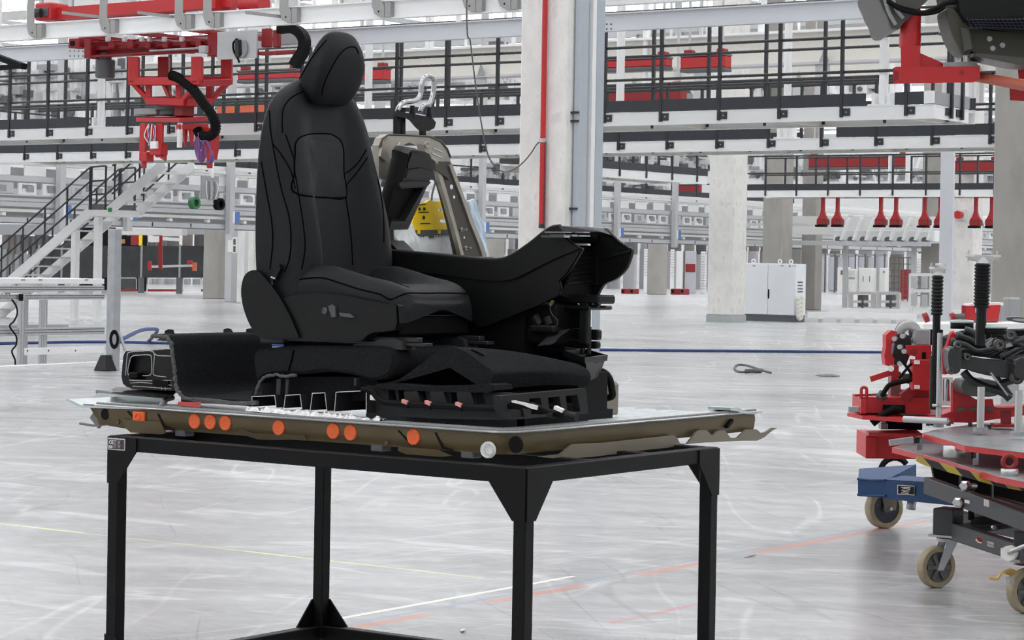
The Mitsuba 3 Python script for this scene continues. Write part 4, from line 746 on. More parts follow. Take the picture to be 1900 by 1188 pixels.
part(ff, 'foot', [box(FX - 0.06, FX + 0.02, at(705, 300, x=FX)[1] + 0.02, at(880, 470, x=FX)[1], at(850, 476, x=FX)[2] - 0.05, at(850, 476, x=FX)[2])], 'mat_frame_dark')
part(ff, 'leg', [box(FX - 0.06, FX + 0.02, 7.55, 7.61, PZ - 0.004, at(850, 476, x=FX)[2])], 'mat_frame_dark'); part(ff, 'leg', box(FX - 0.06, FX + 0.02, 7.85, 7.90, PZ - 0.004, at(850, 476, x=FX)[2]), 'mat_frame_dark')
# ================================================================ columns
def column(px, base_py=None, D=None, s=0.82, label='', m='mat_concrete', plinth=False):
    c = at(px, base_py, z=0) if base_py else at(px, 500, D=D); x, y = c[0], c[1]
    k = thing('concrete_column', label, 'column')
    part(k, 'shaft', box(x - s, x, y, y + s, 0.0 if not plinth else 0.2, ROOF_Z, 0.03), m)
    if plinth: part(k, 'plinth', box(x - s - 0.012, x + 0.012, y - 0.012, y + s + 0.012, 0, 0.22), mat('plinth_grey', (0.36, 0.39, 0.39), 0.6), label='grey painted foot')
    return k, x, y
mc, mx, my = column(1044, D=34, label='big pale concrete column with a red pipe behind the seat and console')
mat('clean_concrete', proc(concrete), 0.85)
# steel rails on the right face of the big column
ch = thing('steel_channel', 'tall grey steel cable channel fixed to the right face of the big concrete column', 'channel')
def onright(px): # y of a pixel column on the right face
    return at(px, 300, x=mx)[1]
mat('channel_blue', (0.46, 0.50, 0.55), 0.4, 0.3)
for px0, px1, d, m in ((1066, 1080, 0.10, 'mat_channel_blue'), (1080, 1085, 0.04, 'mat_mid_grey'), (1085, 1092, 0.13, 'mat_white_paint'), (1092, 1096, 0.04, 'mat_light_grey'), (1096, 1110, 0.10, 'mat_channel_blue')):
    part(ch, 'profile', box(mx + 0.03, mx + 0.03 + d, onright(px0) - 0.08, onright(px1) - 0.08, 0.0, ROOF_Z - 0.05), m)
for z in (at(1070, 210, D=34)[2], at(1070, 226, D=34)[2], 2.4): part(ch, 'clip', box(mx, mx + 0.12, onright(1064) - 0.1, onright(1068) - 0.1, z, z + 0.03), 'mat_dark_metal')
rp_ = at(1011, 100, y=my - 0.05); zb = at(1007, 416, y=my - 0.05)[2]; zc = at(1009, 262, y=my - 0.05)[2]
pi_ = thing('red_pipe', 'red sprinkler pipe running down the big concrete column', 'pipe')
part(pi_, 'pipe_run', cyl([rp_[0], my - 0.065, zb], [rp_[0], my - 0.065, ROOF_Z - 0.02], 0.04, 16), 'mat_red', smooth=35)
part(pi_, 'end_cap', cyl([rp_[0], my - 0.065, zb - 0.06], [rp_[0], my - 0.065, zb], 0.041, 16), 'mat_dark_metal')
part(pi_, 'clamp', cyl([rp_[0], my - 0.065, zc - 0.02], [rp_[0], my - 0.065, zc + 0.04], 0.05, 16), 'mat_steel', label='metal pipe clamp')
hang = [at(864, 0, y=my - 1.6) + [0, 0, 3.0], at(866, 20, y=my - 1.6), at(873, 80, y=my - 1.4), at(884, 170, y=my - 1.1), at(895, 240, y=my - 0.8), at(905, 286, y=my - 0.5), at(918, 308, y=my - 0.3), at(934, 319, y=my - 0.2), at(950, 316, y=my - 0.15), at(968, 304, y=my - 0.1), at(984, 286, y=my - 0.1), at(996, 268, y=my - 0.1), at(1006, 261, y=my - 0.09)]
solo('hanging_cable', tube(spline([hang[0] + [0, 0, 1.5]] + hang, 6), 0.011, 6), 'mat_dark_grey', 'thin dark cable hanging in a loop from the roof to the red pipe', 'cable')
solo('hanging_cable', tube([[rp_[0] + 0.05, my - 0.06, zc], [rp_[0] + 0.052, my - 0.055, zb], [rp_[0] + 0.03, my - 0.05, 0.4]], 0.009, 6), 'mat_dark_grey', 'straight dark cable running down beside the red pipe', 'cable')
column(1357, 599, label='concrete column with grey painted foot left of the white cabinet', plinth=True)
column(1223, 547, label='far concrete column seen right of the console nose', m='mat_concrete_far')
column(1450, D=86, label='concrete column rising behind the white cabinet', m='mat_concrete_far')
column(1804, D=80, label='concrete column with a round red horn behind the cart', m='mat_concrete')
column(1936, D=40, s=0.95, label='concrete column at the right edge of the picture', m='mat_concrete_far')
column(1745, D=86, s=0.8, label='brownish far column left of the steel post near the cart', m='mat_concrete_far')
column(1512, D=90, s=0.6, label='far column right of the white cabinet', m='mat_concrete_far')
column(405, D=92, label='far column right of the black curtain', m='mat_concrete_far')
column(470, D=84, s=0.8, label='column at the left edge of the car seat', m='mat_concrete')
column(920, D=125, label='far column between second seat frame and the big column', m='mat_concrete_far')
hr = thing('alarm_horn', 'round red alarm horn on the concrete column above the cart', 'horn')
cy_ = at(1804, 500, D=80)[1]; c = at(1782, 399, y=cy_ - 0.12); part(hr, 'base', box(c[0] - 0.18, c[0] + 0.18, c[1], c[1] + 0.12, c[2] - 0.18, c[2] + 0.18), 'mat_off_white'); part(hr, 'bell', cyl(c, c + [0.0, -0.25, 0], 0.12, 14, 0.14), 'mat_red')
sg = [(437, 455, 30, 80), (1228, 490, 34, 131), (1440, 478, 22, 100), (1498, 497, 22, 146)]
for px, py, h, D in sg:
    c = at(px, py, D=D); w = 0.09 * D / 100 + 0.05
    k = thing('column_sign', {437: 'narrow white number plate beside the foil wrapped post left of the seat', 1228: 'narrow white number plate on the far column right of the console nose', 1440: 'narrow white number plate above the white cabinet', 1498: 'narrow white number plate right of the white cabinet'}[px], 'sign', 'number plates on the far columns')
    part(k, 'plate', box(c[0] - w, c[0] + w, c[1] - 0.05, c[1], c[2] - h * D / 8660, c[2] + h * D / 8660), 'mat_plate_white')
    for q in (-0.25, 0.2): part(k, 'mark', box(c[0] - w * 0.4, c[0] + w * 0.4, c[1] - 0.06, c[1] - 0.05, c[2] + q * h * D / 4330 - 0.1, c[2] + q * h * D / 4330 + 0.1), 'mat_dark_grey')

# ================================================================ suspended walkways
def walkway(axis, y, t0, t1, z, w, label, t_post, dt=1.12, rail=(0.55, 1.1), tall=1.7, rods=(), gaps=(), both=True, lite=False, rodtop=ROOF_Z):
    """runs along x (y fixed) or along y (x fixed); z = top of the edge beam, w = width away from the camera"""
    k = thing('suspended_walkway', label, 'walkway')
    P = (lambda t, o, zz: (t, y + o, zz)) if axis == 'x' else (lambda t, o, zz: (y - o, t, zz))
    def bx(ta, tb, oa, ob, za, zb):
        a, b = P(ta, oa, za), P(tb, ob, zb); return box(a[0], b[0], a[1], b[1], a[2], b[2])
    for o, s in ((0.0, 1), (w, -1)):
        e0, e1 = (o, o + 0.012 * s), (o, o + 0.07 * s)
        part(k, 'edge_beam', join([bx(t0, t1, o, o + 0.012 * s, z - 0.22, z), bx(t0, t1, o + 0.012 * s, o + 0.08 * s, z - 0.22, z - 0.208), bx(t0, t1, o + 0.012 * s - 0.025 * s, o + 0.08 * s, z - 0.012, z)]), 'mat_white_paint')
        segs = [t0] + [v for g in sorted(gaps) for v in g] + [t1]
        for a, b in zip(segs[::2], segs[1::2]): part(k, 'toe_board', bx(a, b, o - 0.022 * s, o - 0.010 * s, z + 0.005, z + 0.2), 'mat_toe_board')
        if s < 0 and not both: continue
        for zz in rail: part(k, 'handrail', cyl(P(t0, o + 0.02 * s, z + zz), P(t1, o + 0.02 * s, z + zz), 0.024, 8), 'mat_black_rail')
        part(k, 'handrail', cyl(P(t0, o + 0.02 * s, z + tall), P(t1, o + 0.02 * s, z + tall), 0.024, 8), 'mat_black_rail')
        n0, n1 = math.ceil((t0 - t_post) / dt), math.floor((t1 - t_post) / dt)
        for i in range(n0, n1 + 1):
            t = t_post + i * dt
            p = part(k, 'post', box(*[v for ab in zip(P(t - 0.025, o - 0.034 * s, z - 0.17), P(t + 0.025, o + 0.02 * s, z + tall)) for v in ab]), 'mat_black_rail')
            if not lite: part(p, 'post_foot', join([bx(t + 0.02, t + 0.15, o - 0.02 * s, o - 0.002 * s, z - 0.15, z - 0.03)]), 'mat_black_rail'); part(p, 'bolt', bx(t + 0.08, t + 0.10, o - 0.03 * s, o - 0.02 * s, z - 0.10, z - 0.08), 'mat_steel')
    part(k, 'deck', bx(t0, t1, 0.05, w - 0.05, z - 0.05, z - 0.02), 'mat_warm_white')
    for t in np.arange(t0 + 0.6, t1, 2.24): part(k, 'cross_joist', bx(t, t + 0.08, 0.012, w - 0.012, z - 0.2, z - 0.05), 'mat_warm_white')
    for t, o in rods:
        c = np.array(P(t, o, z)); part(k, 'hanger_rod', cyl(c, [c[0], c[1], rodtop], 0.075, 10), 'mat_white_paint', smooth=35)
        part(k, 'hanger_foot', join([bx(t - 0.22, t + 0.22, o - 0.12, o + 0.12, z - 0.005, z + 0.03), bx(t - 0.16, t - 0.1, o - 0.1, o + 0.1, z + 0.03, z + 0.2), bx(t + 0.1, t + 0.16, o - 0.1, o + 0.1, z + 0.03, z + 0.2)]), 'mat_white_paint')
    return k
yA = 33.34; zA = 4.18
xs_ = lambda px, py, y: at(px, py, y=y)[0]
A_end = xs_(1733, 200, yA); rA = [xs_(1640, 150, yA + 0.1), xs_(188, 180, yA + 0.1)]
walkway('x', yA, -48.0, A_end, zA, 1.55, 'front suspended steel walkway with black railings passing behind the headrest', xs_(1122, 210, yA), rods=[(rA[0], 0.1), (rA[1], 0.1), (xs_(1152, 100, yA + 1.3), 1.3), (xs_(684, 150, yA + 1.3), 1.3)], gaps=[(rA[0] - 0.25, rA[0] + 0.25), (rA[1] - 0.25, rA[1] + 0.25)])
# closed end of the front walkway
wk = 'suspended_walkway'; e = A_end
part(wk, 'end_beam', box(e - 0.012, e, yA, yA + 1.3, zA - 0.22, zA), 'mat_white_paint'); part(wk, 'end_toe_board', box(e + 0.001, e + 0.014, yA, yA + 1.3, zA + 0.005, zA + 0.2), 'mat_mid_grey')
part(wk, 'corner_plate', box(e - 0.16, e + 0.016, yA - 0.03, yA - 0.012, zA + 0.01, zA + 0.21), 'mat_white_paint')
for dy in (0.55, 0.95):
    q = part(wk, 'end_post', box(e + 0.012, e + 0.06, yA + dy, yA + dy + 0.05, zA - 0.19, zA + 1.7), 'mat_black_rail'); part(q, 'post_foot', box(e + 0.001, e + 0.02, yA + dy - 0.14, yA + dy, zA - 0.15, zA - 0.03), 'mat_black_rail')
for zz in (0.55, 1.1): part(wk, 'end_rail', cyl((e + 0.03, yA, zA + zz), (e + 0.03, yA + 1.5, zA + zz), 0.024, 8), 'mat_black_rail')
yB = 38.92; zB = 4.04
B_end = xs_(1830, 240, yB); rB = [xs_(1460, 250, yB + 0.1), xs_(300, 300, yB + 1.0)]
walkway('x', yB, -42.5, B_end + 3.5, zB, 1.3, 'second suspended steel walkway with black toe boards below the front one', xs_(1148, 262, yB), rods=[(rB[0], 0.1), (xs_(1800, 240, yB + 0.1), 0.1)], gaps=[(rB[0] - 0.3, rB[0] + 1.1)], tall=1.12)
yC = 66.0; zC = 4.08
walkway('x', yC, xs_(1385, 350, yC), xs_(1935, 350, yC), zC, 1.3, 'far suspended walkway above the row of red hanging arms', xs_(1596, 352, yC), rods=[(xs_(1652, 340, yC + 0.1), 0.1), (xs_(1684, 340, yC + 0.8), 0.8)], tall=1.1, lite=True)
xD = -32.2
walkway('y', xD, 47.0, at(1312, 325, x=xD)[1], 4.06, 1.2, 'suspended walkway running away between the big column and the middle column', 48.0, dt=1.3, rods=[(at(1200, 310, x=xD)[1], 0.1)], tall=1.1, lite=True)
xE = -47.2
walkway('y', xE, 38.0, 88.0, 4.35, 1.0, 'long walkway with thin black railing on top of the pallet conveyor', 40.0, dt=1.9, tall=1.1, lite=True, both=False)

# ================================================================ overhead conveyor tracks
yT1, zT1 = 30.0, 5.56
tk = thing('overhead_track', 'white overhead steel track beam with grey hooked brackets above the seat', 'beam')
x0_, x1_ = -40.0, xs_(2000, 0, yT1)
part(tk, 'beam', ibeam((x0_, yT1, zT1 + 0.15), (x1_, yT1, zT1 + 0.15), 0.30, 0.14, 0.02, 0.012), 'mat_white_paint')
for px in (70, 205, 345, 398, 540, 712, 880, 945):
    x = xs_(px, 40, yT1); b = part(tk, 'hook_bracket', prism(Polygon([(x - 0.10, zT1 + 0.9), (x - 0.16, zT1 + 0.6), (x - 0.16, zT1 + 0.22), (x - 0.10, zT1 + 0.08), (x + 0.02, zT1 + 0.02), (x + 0.10, zT1 + 0.02), (x + 0.10, zT1 + 0.2), (x + 0.02, zT1 + 0.3), (x + 0.02, zT1 + 0.7), (x + 0.06, zT1 + 0.9)]), 'y', yT1 - 0.12, yT1 - 0.10), 'mat_laser_steel')
    part(b, 'bracket_foot', [box(x + 0.10, x + 0.22, yT1 - 0.11, yT1 - 0.006, zT1 + 0.02, zT1 + 0.26)], 'mat_laser_steel')
    part(b, 'square_hole', box(x - 0.03, x + 0.0, yT1 - 0.122, yT1 - 0.12, zT1 + 0.1, zT1 + 0.13), 'mat_black')
for px in (160, 300, 500):
    p = at(px, 30, y=yT1); part(tk, 'stop_arm', bar(p + [-0.1, -0.5, 0.02], p + [0.35, 0.1, -0.03], 0.05, 0.05), 'mat_laser_steel')
for x in np.arange(-38, 0, 6.0): part(tk, 'hanger', cyl((x, yT1, zT1 + 0.3), (x, yT1, ROOF_Z), 0.05, 8), 'mat_white_paint')
yT2, zT2 = 32.46, 5.46
t2 = thing('overhead_track', 'blue-grey overhead steel track beam along the top of the railings', 'beam')
mat('track_grey', (0.56, 0.58, 0.61), 0.4)
part(t2, 'beam', ibeam((-44.0, yT2, zT2 + 0.15), (xs_(1642, 20, yT2), yT2, zT2 + 0.15), 0.30, 0.14, 0.02, 0.012), 'mat_track_grey')
for x in np.arange(-42, -14, 6.0): part(t2, 'hanger', cyl((x, yT2, zT2 + 0.3), (x, yT2, ROOF_Z), 0.05, 8), 'mat_white_paint')
for px, py in ((640, 80), (1110, 45), (130, 95)):
    for i in range(4):
        for j in range(2):
            c = at(px + 8 * i, py + 9 * j, y=yT2 - 0.008); part(t2, 'bolt_hole', cyl(c, c + [0, -0.004, 0], 0.018, 8), 'mat_dark_grey')
# big pale girders above and behind
for n, (y, z, h, lab) in enumerate(((52.0, 6.75, 0.75, 'long pale girder behind the upper railing'), (75.0, 8.4, 1.1, 'distant pale girder high behind the railings'))):
    g = thing('roof_girder', lab, 'girder'); part(g, 'web', box(-95, 8, y, y + 0.12, z, z + h), 'mat_warm_white'); part(g, 'bottom_flange', box(-95, 8, y - 0.2, y + 0.3, z - 0.06, z), 'mat_light_grey'); part(g, 'top_flange', box(-95, 8, y - 0.2, y + 0.3, z + h, z + h + 0.06), 'mat_white_paint')
    for x in np.arange(-92, 6, 7.0): part(g, 'hanger', box(x, x + 0.14, y, y + 0.12, z + h, ROOF_Z), 'mat_white_paint')
    for x in np.arange(-90, 6, 3.5) + n:
        part(g, 'clamp', hull([(x - 0.13, y - 0.22, z - 0.02), (x + 0.13, y - 0.22, z - 0.02), (x, y - 0.22, z + 0.34), (x - 0.1, y - 0.1, z - 0.02), (x + 0.1, y - 0.1, z - 0.02)]), 'mat_mid_grey')
        part(g, 'clamp_plate', box(x - 0.3, x + 0.1, y - 0.1, y - 0.08, z - 1.0, z - 0.06), 'mat_light_grey')
# red carriers hanging behind the upper railing
def carrier(px0, px1, py, y, h, label, m='mat_red', low=True):
    a, b = at(px0, py, y=y), at(px1, py, y=y); k = thing('red_carrier', label, 'carrier')
    part(k, 'beam', box(a[0], b[0], y, y + 0.3, a[2] - h, a[2], 0.02), m); part(k, 'top_strip', box(a[0], b[0], y - 0.02, y + 0.32, a[2], a[2] + 0.04), 'mat_dark_grey')
    for x in (a[0] + 0.15, b[0] - 0.15): part(k, 'trolley', [box(x - 0.10, x + 0.10, y + 0.05, y + 0.25, a[2] + 0.04, a[2] + 0.16, 0.02)], 'mat_red_deep'); part(k, 'hanger', cyl((x, y + 0.15, a[2] + 0.16), (x, y + 0.15, ROOF_Z), 0.03, 8), 'mat_light_grey')
    if low: part(k, 'lower_rail', box(a[0], b[0], y - 0.01, y + 0.31, a[2] - h - 0.08, a[2] - h, 0.01), 'mat_dark_grey')
    return k
carrier(1000, 1235, 118, 44.0, 0.17, 'red carrier beam behind the railing right of the big column')
carrier(1262, 1345, 106, 44.0, 0.26, 'short red carrier behind the railing above the middle column')
carrier(1090, 1262, 170, 42.6, 0.30, 'dark red carrier low behind the toe board right of the big column', 'mat_red_deep')
carrier(655, 712, 130, 44.0, 0.26, 'red carrier piece behind the railing right of the headrest')
carrier(440, 548, 134, 44.0, 0.20, 'red carrier beam behind the railing left of the headrest')
mat('orange_red', (0.62, 0.12, 0.05), 0.45)
carrier(402, 500, 196, 46.0, 0.28, 'orange red carrier low behind the railing left of the seat shoulder', 'mat_orange_red', False)
carrier(1500, 1680, 292, 72.0, 0.35, 'dark red carrier frame behind the far walkway', 'mat_red_deep')
carrier(1425, 1450, 290, 80.0, 1.0, 'red box hanging behind the far walkway', 'mat_red_deep', False)
carrier(1246, 1296, 344, 86.0, 0.5, 'red box hanging left of the middle column', 'mat_red_deep', False)
carrier(1770, 1850, 300, 74.0, 0.35, 'dark red carrier at the right behind the far walkway', 'mat_red_deep')
# suspended machine boxes and white truss frames filling the level behind the railings
mt = [('mat_white_paint', 'white'), ('mat_light_grey', 'grey'), ('mat_off_white', 'pale')]
def truss(px0, px1, py_t, py_b, D, label, n=4, seed=0, back=0.0):
    D = max(D, -49.0 / at(px1, 300, D=1.0)[0]) + back; rr = random.Random(seed); k = thing('steel_truss', label, 'truss'); a = at(px0, py_b, D=D); b = at(px1, py_b, D=D); zt = at(px0, py_t, D=D)[2]; zb = a[2]
    part(k, 'top_chord', bar([*a[:2], zt], [*b[:2], zt], 0.18, 0.18), 'mat_white_paint'); part(k, 'bottom_chord', bar([*a[:2], zb], [*b[:2], zb], 0.18, 0.18), 'mat_white_paint')
    for i in range(n + 1):
        p = a + (b - a) * i / n; part(k, 'vertical', bar([*p[:2], zb], [*p[:2], zt], 0.14, 0.14, RIGHT), 'mat_white_paint')
        if i < n:
            q = a + (b - a) * (i + 1) / n; m_ = (p + q) / 2
            part(k, 'diagonal', bar([*p[:2], zb], [*m_[:2], zt], 0.12, 0.12), 'mat_white_paint'); part(k, 'diagonal', bar([*q[:2], zb], [*m_[:2], zt], 0.12, 0.12), 'mat_white_paint')
    for i in (0, n):
        p = a + (b - a) * i / n; part(k, 'hanger', cyl([*p[:2], zt], [*p[:2], ROOF_Z], 0.06, 8), 'mat_white_paint')
    for i in range(n):
        p = a + (b - a) * (i + 0.3 + 0.3 * rr.random()) / n; w = 0.35 + 0.5 * rr.random(); h = (zt - zb) * (0.25 + 0.4 * rr.random())
        bx_ = part(k, 'machine_box', box(p[0] - w, p[0] + w, p[1] + 0.2, p[1] + 0.9, zb + 0.09, zb + 0.09 + h, 0.02), mt[rr.randrange(3)][0])
        part(bx_, 'panel', box(p[0] - w * 0.6, p[0] + w * 0.2, p[1] + 0.18, p[1] + 0.2, zb + 0.2, zb + 0.09 + h * 0.8), 'mat_mid_grey')
        for q_ in range(3):
            c_ = a + (b - a) * min(0.98, (i + 0.15 + 0.28 * q_ + 0.1 * rr.random()) / n); z_ = zb + (zt - zb) * (0.12 + 0.7 * rr.random()); w_ = 0.10 + 0.22 * rr.random(); h_ = 0.06 + 0.25 * rr.random()
            part(k, ('motor', 'cable_tray', 'junction_box')[q_], box(c_[0] - w_, c_[0] + w_, c_[1] - 0.35, c_[1] - 0.1, z_, z_ + h_, 0.01), ('mat_mid_grey', 'mat_dark_grey', 'mat_light_grey')[rr.randrange(3)])
        part(bx_, 'drive', cyl([p[0] + w * 0.6, p[1] + 0.1, zb + h * 0.5], [p[0] + w * 0.6, p[1] + 0.3, zb + h * 0.5], 0.12, 10), 'mat_dark_grey')
    return k
TR = [(-20, 118, 98, 226, 62, 5, 'white truss with machine boxes at the left edge behind the front railing'), (110, 262, 92, 226, 64, 5, 'white truss with machine boxes behind the railing left of the red gripper'),
      (250, 418, 110, 232, 75, 6, 'white truss with machine boxes behind the red gripper'), (446, 580, 100, 196, 70, 5, 'white truss with machine boxes left of the headrest'),
      (668, 800, 128, 190, 74, 5, 'white truss with machine boxes right of the headrest'), (790, 950, 122, 188, 78, 6, 'white truss with machine boxes left of the big column'),
      (1112, 1310, 122, 190, 84, 6, 'white truss with machine boxes right of the big column'), (1300, 1480, 108, 186, 80, 6, 'white truss with machine boxes above the white cabinet'),
      (1470, 1660, 98, 176, 82, 6, 'white truss with machine boxes left of the hanging car'), (1640, 1900, 180, 232, 88, 7, 'white truss with machine boxes below the hanging car'),
      (-20, 160, 262, 288, 80, 6, 'low white truss above the conveyor at the left edge'), (150, 330, 264, 292, 82, 7, 'low white truss above the conveyor by the stairs'), (330, 480, 286, 306, 84, 6, 'low white truss above the conveyor below the red gripper'),
      (860, 950, 296, 342, 88, 4, 'white truss between second seat frame and big column'), (1108, 1210, 282, 312, 90, 5, 'white truss right of the big column below the walkways'), (1200, 1315, 284, 318, 92, 5, 'white truss left of the middle column below the walkways'),
      (1110, 1240, 344, 364, 95, 6, 'low white truss over the conveyor right of the big column'), (1385, 1560, 284, 338, 96, 7, 'white truss behind the far walkway right of the middle column'), (1560, 1890, 284, 338, 98, 10, 'white truss behind the far walkway at the right')]
for i, (a, b, c, d, D, n, lab) in enumerate(TR): truss(a, b, c, d, D, lab, n, 100 + i, 9.0 if i > 9 else 0.0)
# big pale ducts along the top of the picture
for i, (px0, px1, py0, py1, D, lab) in enumerate(((-30, 470, -30, 22, 64, 'wide pale air duct at the top left'), (560, 960, -40, 8, 66, 'wide pale air duct at the top centre'), (1090, 1700, -30, 20, 70, 'wide pale air duct at the top right'))):
    D = max(D, -50.5 / at(px1, 10, D=1.0)[0]); a, b = at(px0, py1, D=D), at(px1, py1, D=D); zt = min(at(px0, py0, D=D)[2], ROOF_Z - 0.5); y = (a[1] + b[1]) / 2
    k = thing('air_duct', lab, 'duct'); n = 5
    for j in range(n): part(k, 'section', box(a[0] + (b[0] - a[0]) * j / n + 0.05, a[0] + (b[0] - a[0]) * (j + 1) / n - 0.05, y, y + 1.2, a[2], zt, 0.05), 'mat_off_white')
    for j in range(n + 1): x = a[0] + (b[0] - a[0]) * j / n; part(k, 'flange', box(x - 0.05, x + 0.05, y - 0.05, y + 1.25, a[2] - 0.05, zt + 0.05), 'mat_light_grey'); part(k, 'hanger', box(x - 0.03, x + 0.03, y + 0.5, y + 0.56, zt, ROOF_Z), 'mat_light_grey')

# ================================================================ long pallet conveyor running away behind everything
cv = thing('pallet_conveyor', 'long grey overhead conveyor with white pallets running across the hall behind the seat', 'conveyor')
cx = -45.3
def cz(py, px=0): return at(px, py, x=cx)[2]
ya, yb = 36.0, 118.0
for z0, z1, d, m in ((4.12, 4.24, 0.0, 'mat_white_paint'), (3.95, 4.02, 0.05, 'mat_off_white'), (3.52, 3.66, 0.0, 'mat_light_grey'), (3.14, 3.18, 0.0, 'mat_light_grey'), (3.00, 3.08, 0.02, 'mat_light_grey'), (2.86, 2.98, 0.0, 'mat_light_grey'), (2.72, 2.80, 0.04, 'mat_off_white'), (2.45, 2.58, 0.0, 'mat_light_grey')):
    part(cv, 'side_rail', box(cx - d - 0.1, cx - d, ya, yb, z0, z1), m)
part(cv, 'back_panel', box(cx - 1.6, cx - 1.55, ya, yb, 2.45, 3.95), 'mat_mid_grey')
part(cv, 'belly_panel', box(cx - 1.5, cx - 0.12, ya, yb, 2.58, 2.62), 'mat_mid_grey')
pw = mikit.ply(join([box(-0.06, 0, 0, 0.62, 0, 0.07), box(-0.06, 0, 0, 0.12, 0.07, 0.26), box(-0.06, 0, 0.50, 0.62, 0.07, 0.26), box(-0.06, 0, 0, 0.62, 0.26, 0.30), box(-0.5, -0.06, 0.2, 0.42, 0.0, 0.16)]), 'mat_white_paint')
pg_ = mikit.ply(join([box(-0.05, 0, 0, 0.7, 0, 0.30, 0.02), box(-0.02, 0.012, 0.15, 0.5, 0.06, 0.22)]), 'mat_light_grey')
ph = mikit.ply(join([box(-0.05, 0, 0, 0.78, 0.0, 0.30, 0.02)]), 'mat_white_paint')
pd = mikit.ply(box(-0.02, 0.0, 0.0, 0.22, 0.0, 0.16), 'mat_mid_grey')
for i, y in enumerate(np.arange(ya + 0.2, yb - 0.8, 0.86)):
    scene[key_for(cv + '__pallet')] = shifted(pw if i % 3 else pg_, (cx - 0.02, y, 3.18))
    scene[key_for(cv + '__pallet_window')] = shifted(pd, (cx + 0.0, y + 0.2 + 0.1 * (i % 2), 3.25))
for i, y in enumerate(np.arange(ya + 0.2, yb - 1.2, 1.25)):
    scene[key_for(cv + '__upper_pallet')] = shifted(ph, (cx - 0.06, y, 3.66))
dk = mikit.ply(box(-0.12, 0.004, 0, 0.05, 2.46, 2.57), 'mat_black_rail'); blk_ = mikit.ply(box(-0.12, 0.004, 0, 0.12, 2.62, 2.70), 'mat_white_paint')
for i, y in enumerate(np.arange(ya + 0.3, yb, 1.55)):
    scene[key_for(cv + '__rail_joint')] = shifted(dk, (cx, y, 0)); scene[key_for(cv + '__light_clip')] = shifted(blk_, (cx, y + 0.7, 0))
for px in (115, 240, 430, 897, 1148, 1255):
    y = at(px, 400, x=cx + 0.2)[1]; hk = part(cv, 'hanger', box(cx + 0.05, cx + 0.22, y - 0.1, y + 0.1, 2.3, ROOF_Z), 'mat_light_grey')
    part(hk, 'tag', box(cx + 0.22, cx + 0.24, y + 0.1, y + 0.3, 2.62, 2.95), mat('tag_blue', (0.10, 0.20, 0.50), 0.5) , label='blue and white tag'); part(hk, 'tag_edge', box(cx + 0.22, cx + 0.235, y + 0.02, y + 0.1, 2.62, 2.95), 'mat_plate_white')
# green and black cable reels on a hanging control box
rl = thing('hanging_control_box', 'grey wired control box hanging in front of the conveyor with green and black reels', 'control box')
c = at(388, 350, x=cx + 1.2)
part(rl, 'plate', box(c[0], c[0] + 0.06, c[1] - 0.35, c[1] + 0.3, c[2] - 0.3, c[2] + 0.35), 'mat_mid_grey'); part(rl, 'hanger', box(c[0], c[0] + 0.08, c[1] + 0.0, c[1] + 0.1, c[2] + 0.3, ROOF_Z), 'mat_white_paint')
for dy, m in ((-0.62, 'reel_green'), (0.38, 'reel_black')):
    mm = mat('reel_green', (0.03, 0.16, 0.06), 0.5) if m == 'reel_green' else 'mat_black'
    part(rl, 'reel', lathe([(0.02, 0), (0.17, 0), (0.17, 0.16), (0.10, 0.16), (0.10, 0.05), (0.02, 0.05)], [c[0] - 0.05, c[1] + dy, c[2] - 0.42], (1, 0, 0), 20), mm, smooth=35)
part(rl, 'cross_arm', box(c[0] - 0.05, c[0] - 0.01, c[1] - 0.7, c[1] + 0.5, c[2] - 0.45, c[2] - 0.38), 'mat_light_grey')
for k in range(5): part(rl, 'wire', tube(spline([(c[0] + 0.08, c[1] - 0.2 + 0.1 * k, c[2] + 0.2), (c[0] + 0.12, c[1] - 0.25 + 0.12 * k, c[2]), (c[0] + 0.08, c[1] - 0.15 + 0.08 * k, c[2] - 0.3)], 5), 0.012, 5), 'mat_dark_grey' if k % 2 else 'mat_plate_white')
# sloping light-coloured rails at the right (feeding conveyor)
fc = thing('feed_conveyor', 'pale feed conveyor with slanted white arms under the far walkway at the right', 'conveyor')
yF, zF = 78.0, at(1600, 445, y=78.0)[2]
xa_, xb2 = at(1385, 440, y=yF)[0], at(1725, 445, y=yF)[0]
part(fc, 'side_rail', box(xa_, xb2, yF, yF + 0.12, zF - 0.22, zF - 0.05), 'mat_light_grey'); part(fc, 'side_rail', box(xa_, xb2, yF, yF + 0.12, zF + 0.5, zF + 0.6), 'mat_off_white'); part(fc, 'deck', box(xa_, xb2, yF + 0.12, yF + 1.5, zF - 0.1, zF - 0.05), 'mat_light_grey'); part(fc, 'back_rail', box(xa_, xb2, yF + 1.4, yF + 1.5, zF + 0.2, zF + 0.9), 'mat_off_white')
for i, px in enumerate(range(1560, 1722, 23)):
    p = at(px, 446, y=yF - 0.05); q = at(px + 16, 405, y=yF - 0.05); part(fc, 'slanted_arm', bar(p, q, 0.1, 0.1, RIGHT), 'mat_white_paint')
    part(fc, 'tray', box(p[0] - 0.5, p[0] + 0.1, yF + 0.3, yF + 0.9, zF - 0.05, zF + 0.35, 0.02), 'mat_white_paint'); part(fc, 'tray_motor', cyl((p[0] - 0.2, yF + 0.1, zF), (p[0] - 0.2, yF + 0.3, zF), 0.12, 8), 'mat_dark_grey')
for x in (xa_ + 1, (xa_ + xb2) / 2, xb2 - 1): part(fc, 'leg', box(x, x + 0.15, yF + 0.6, yF + 0.75, 0, zF - 0.1), 'mat_light_grey')
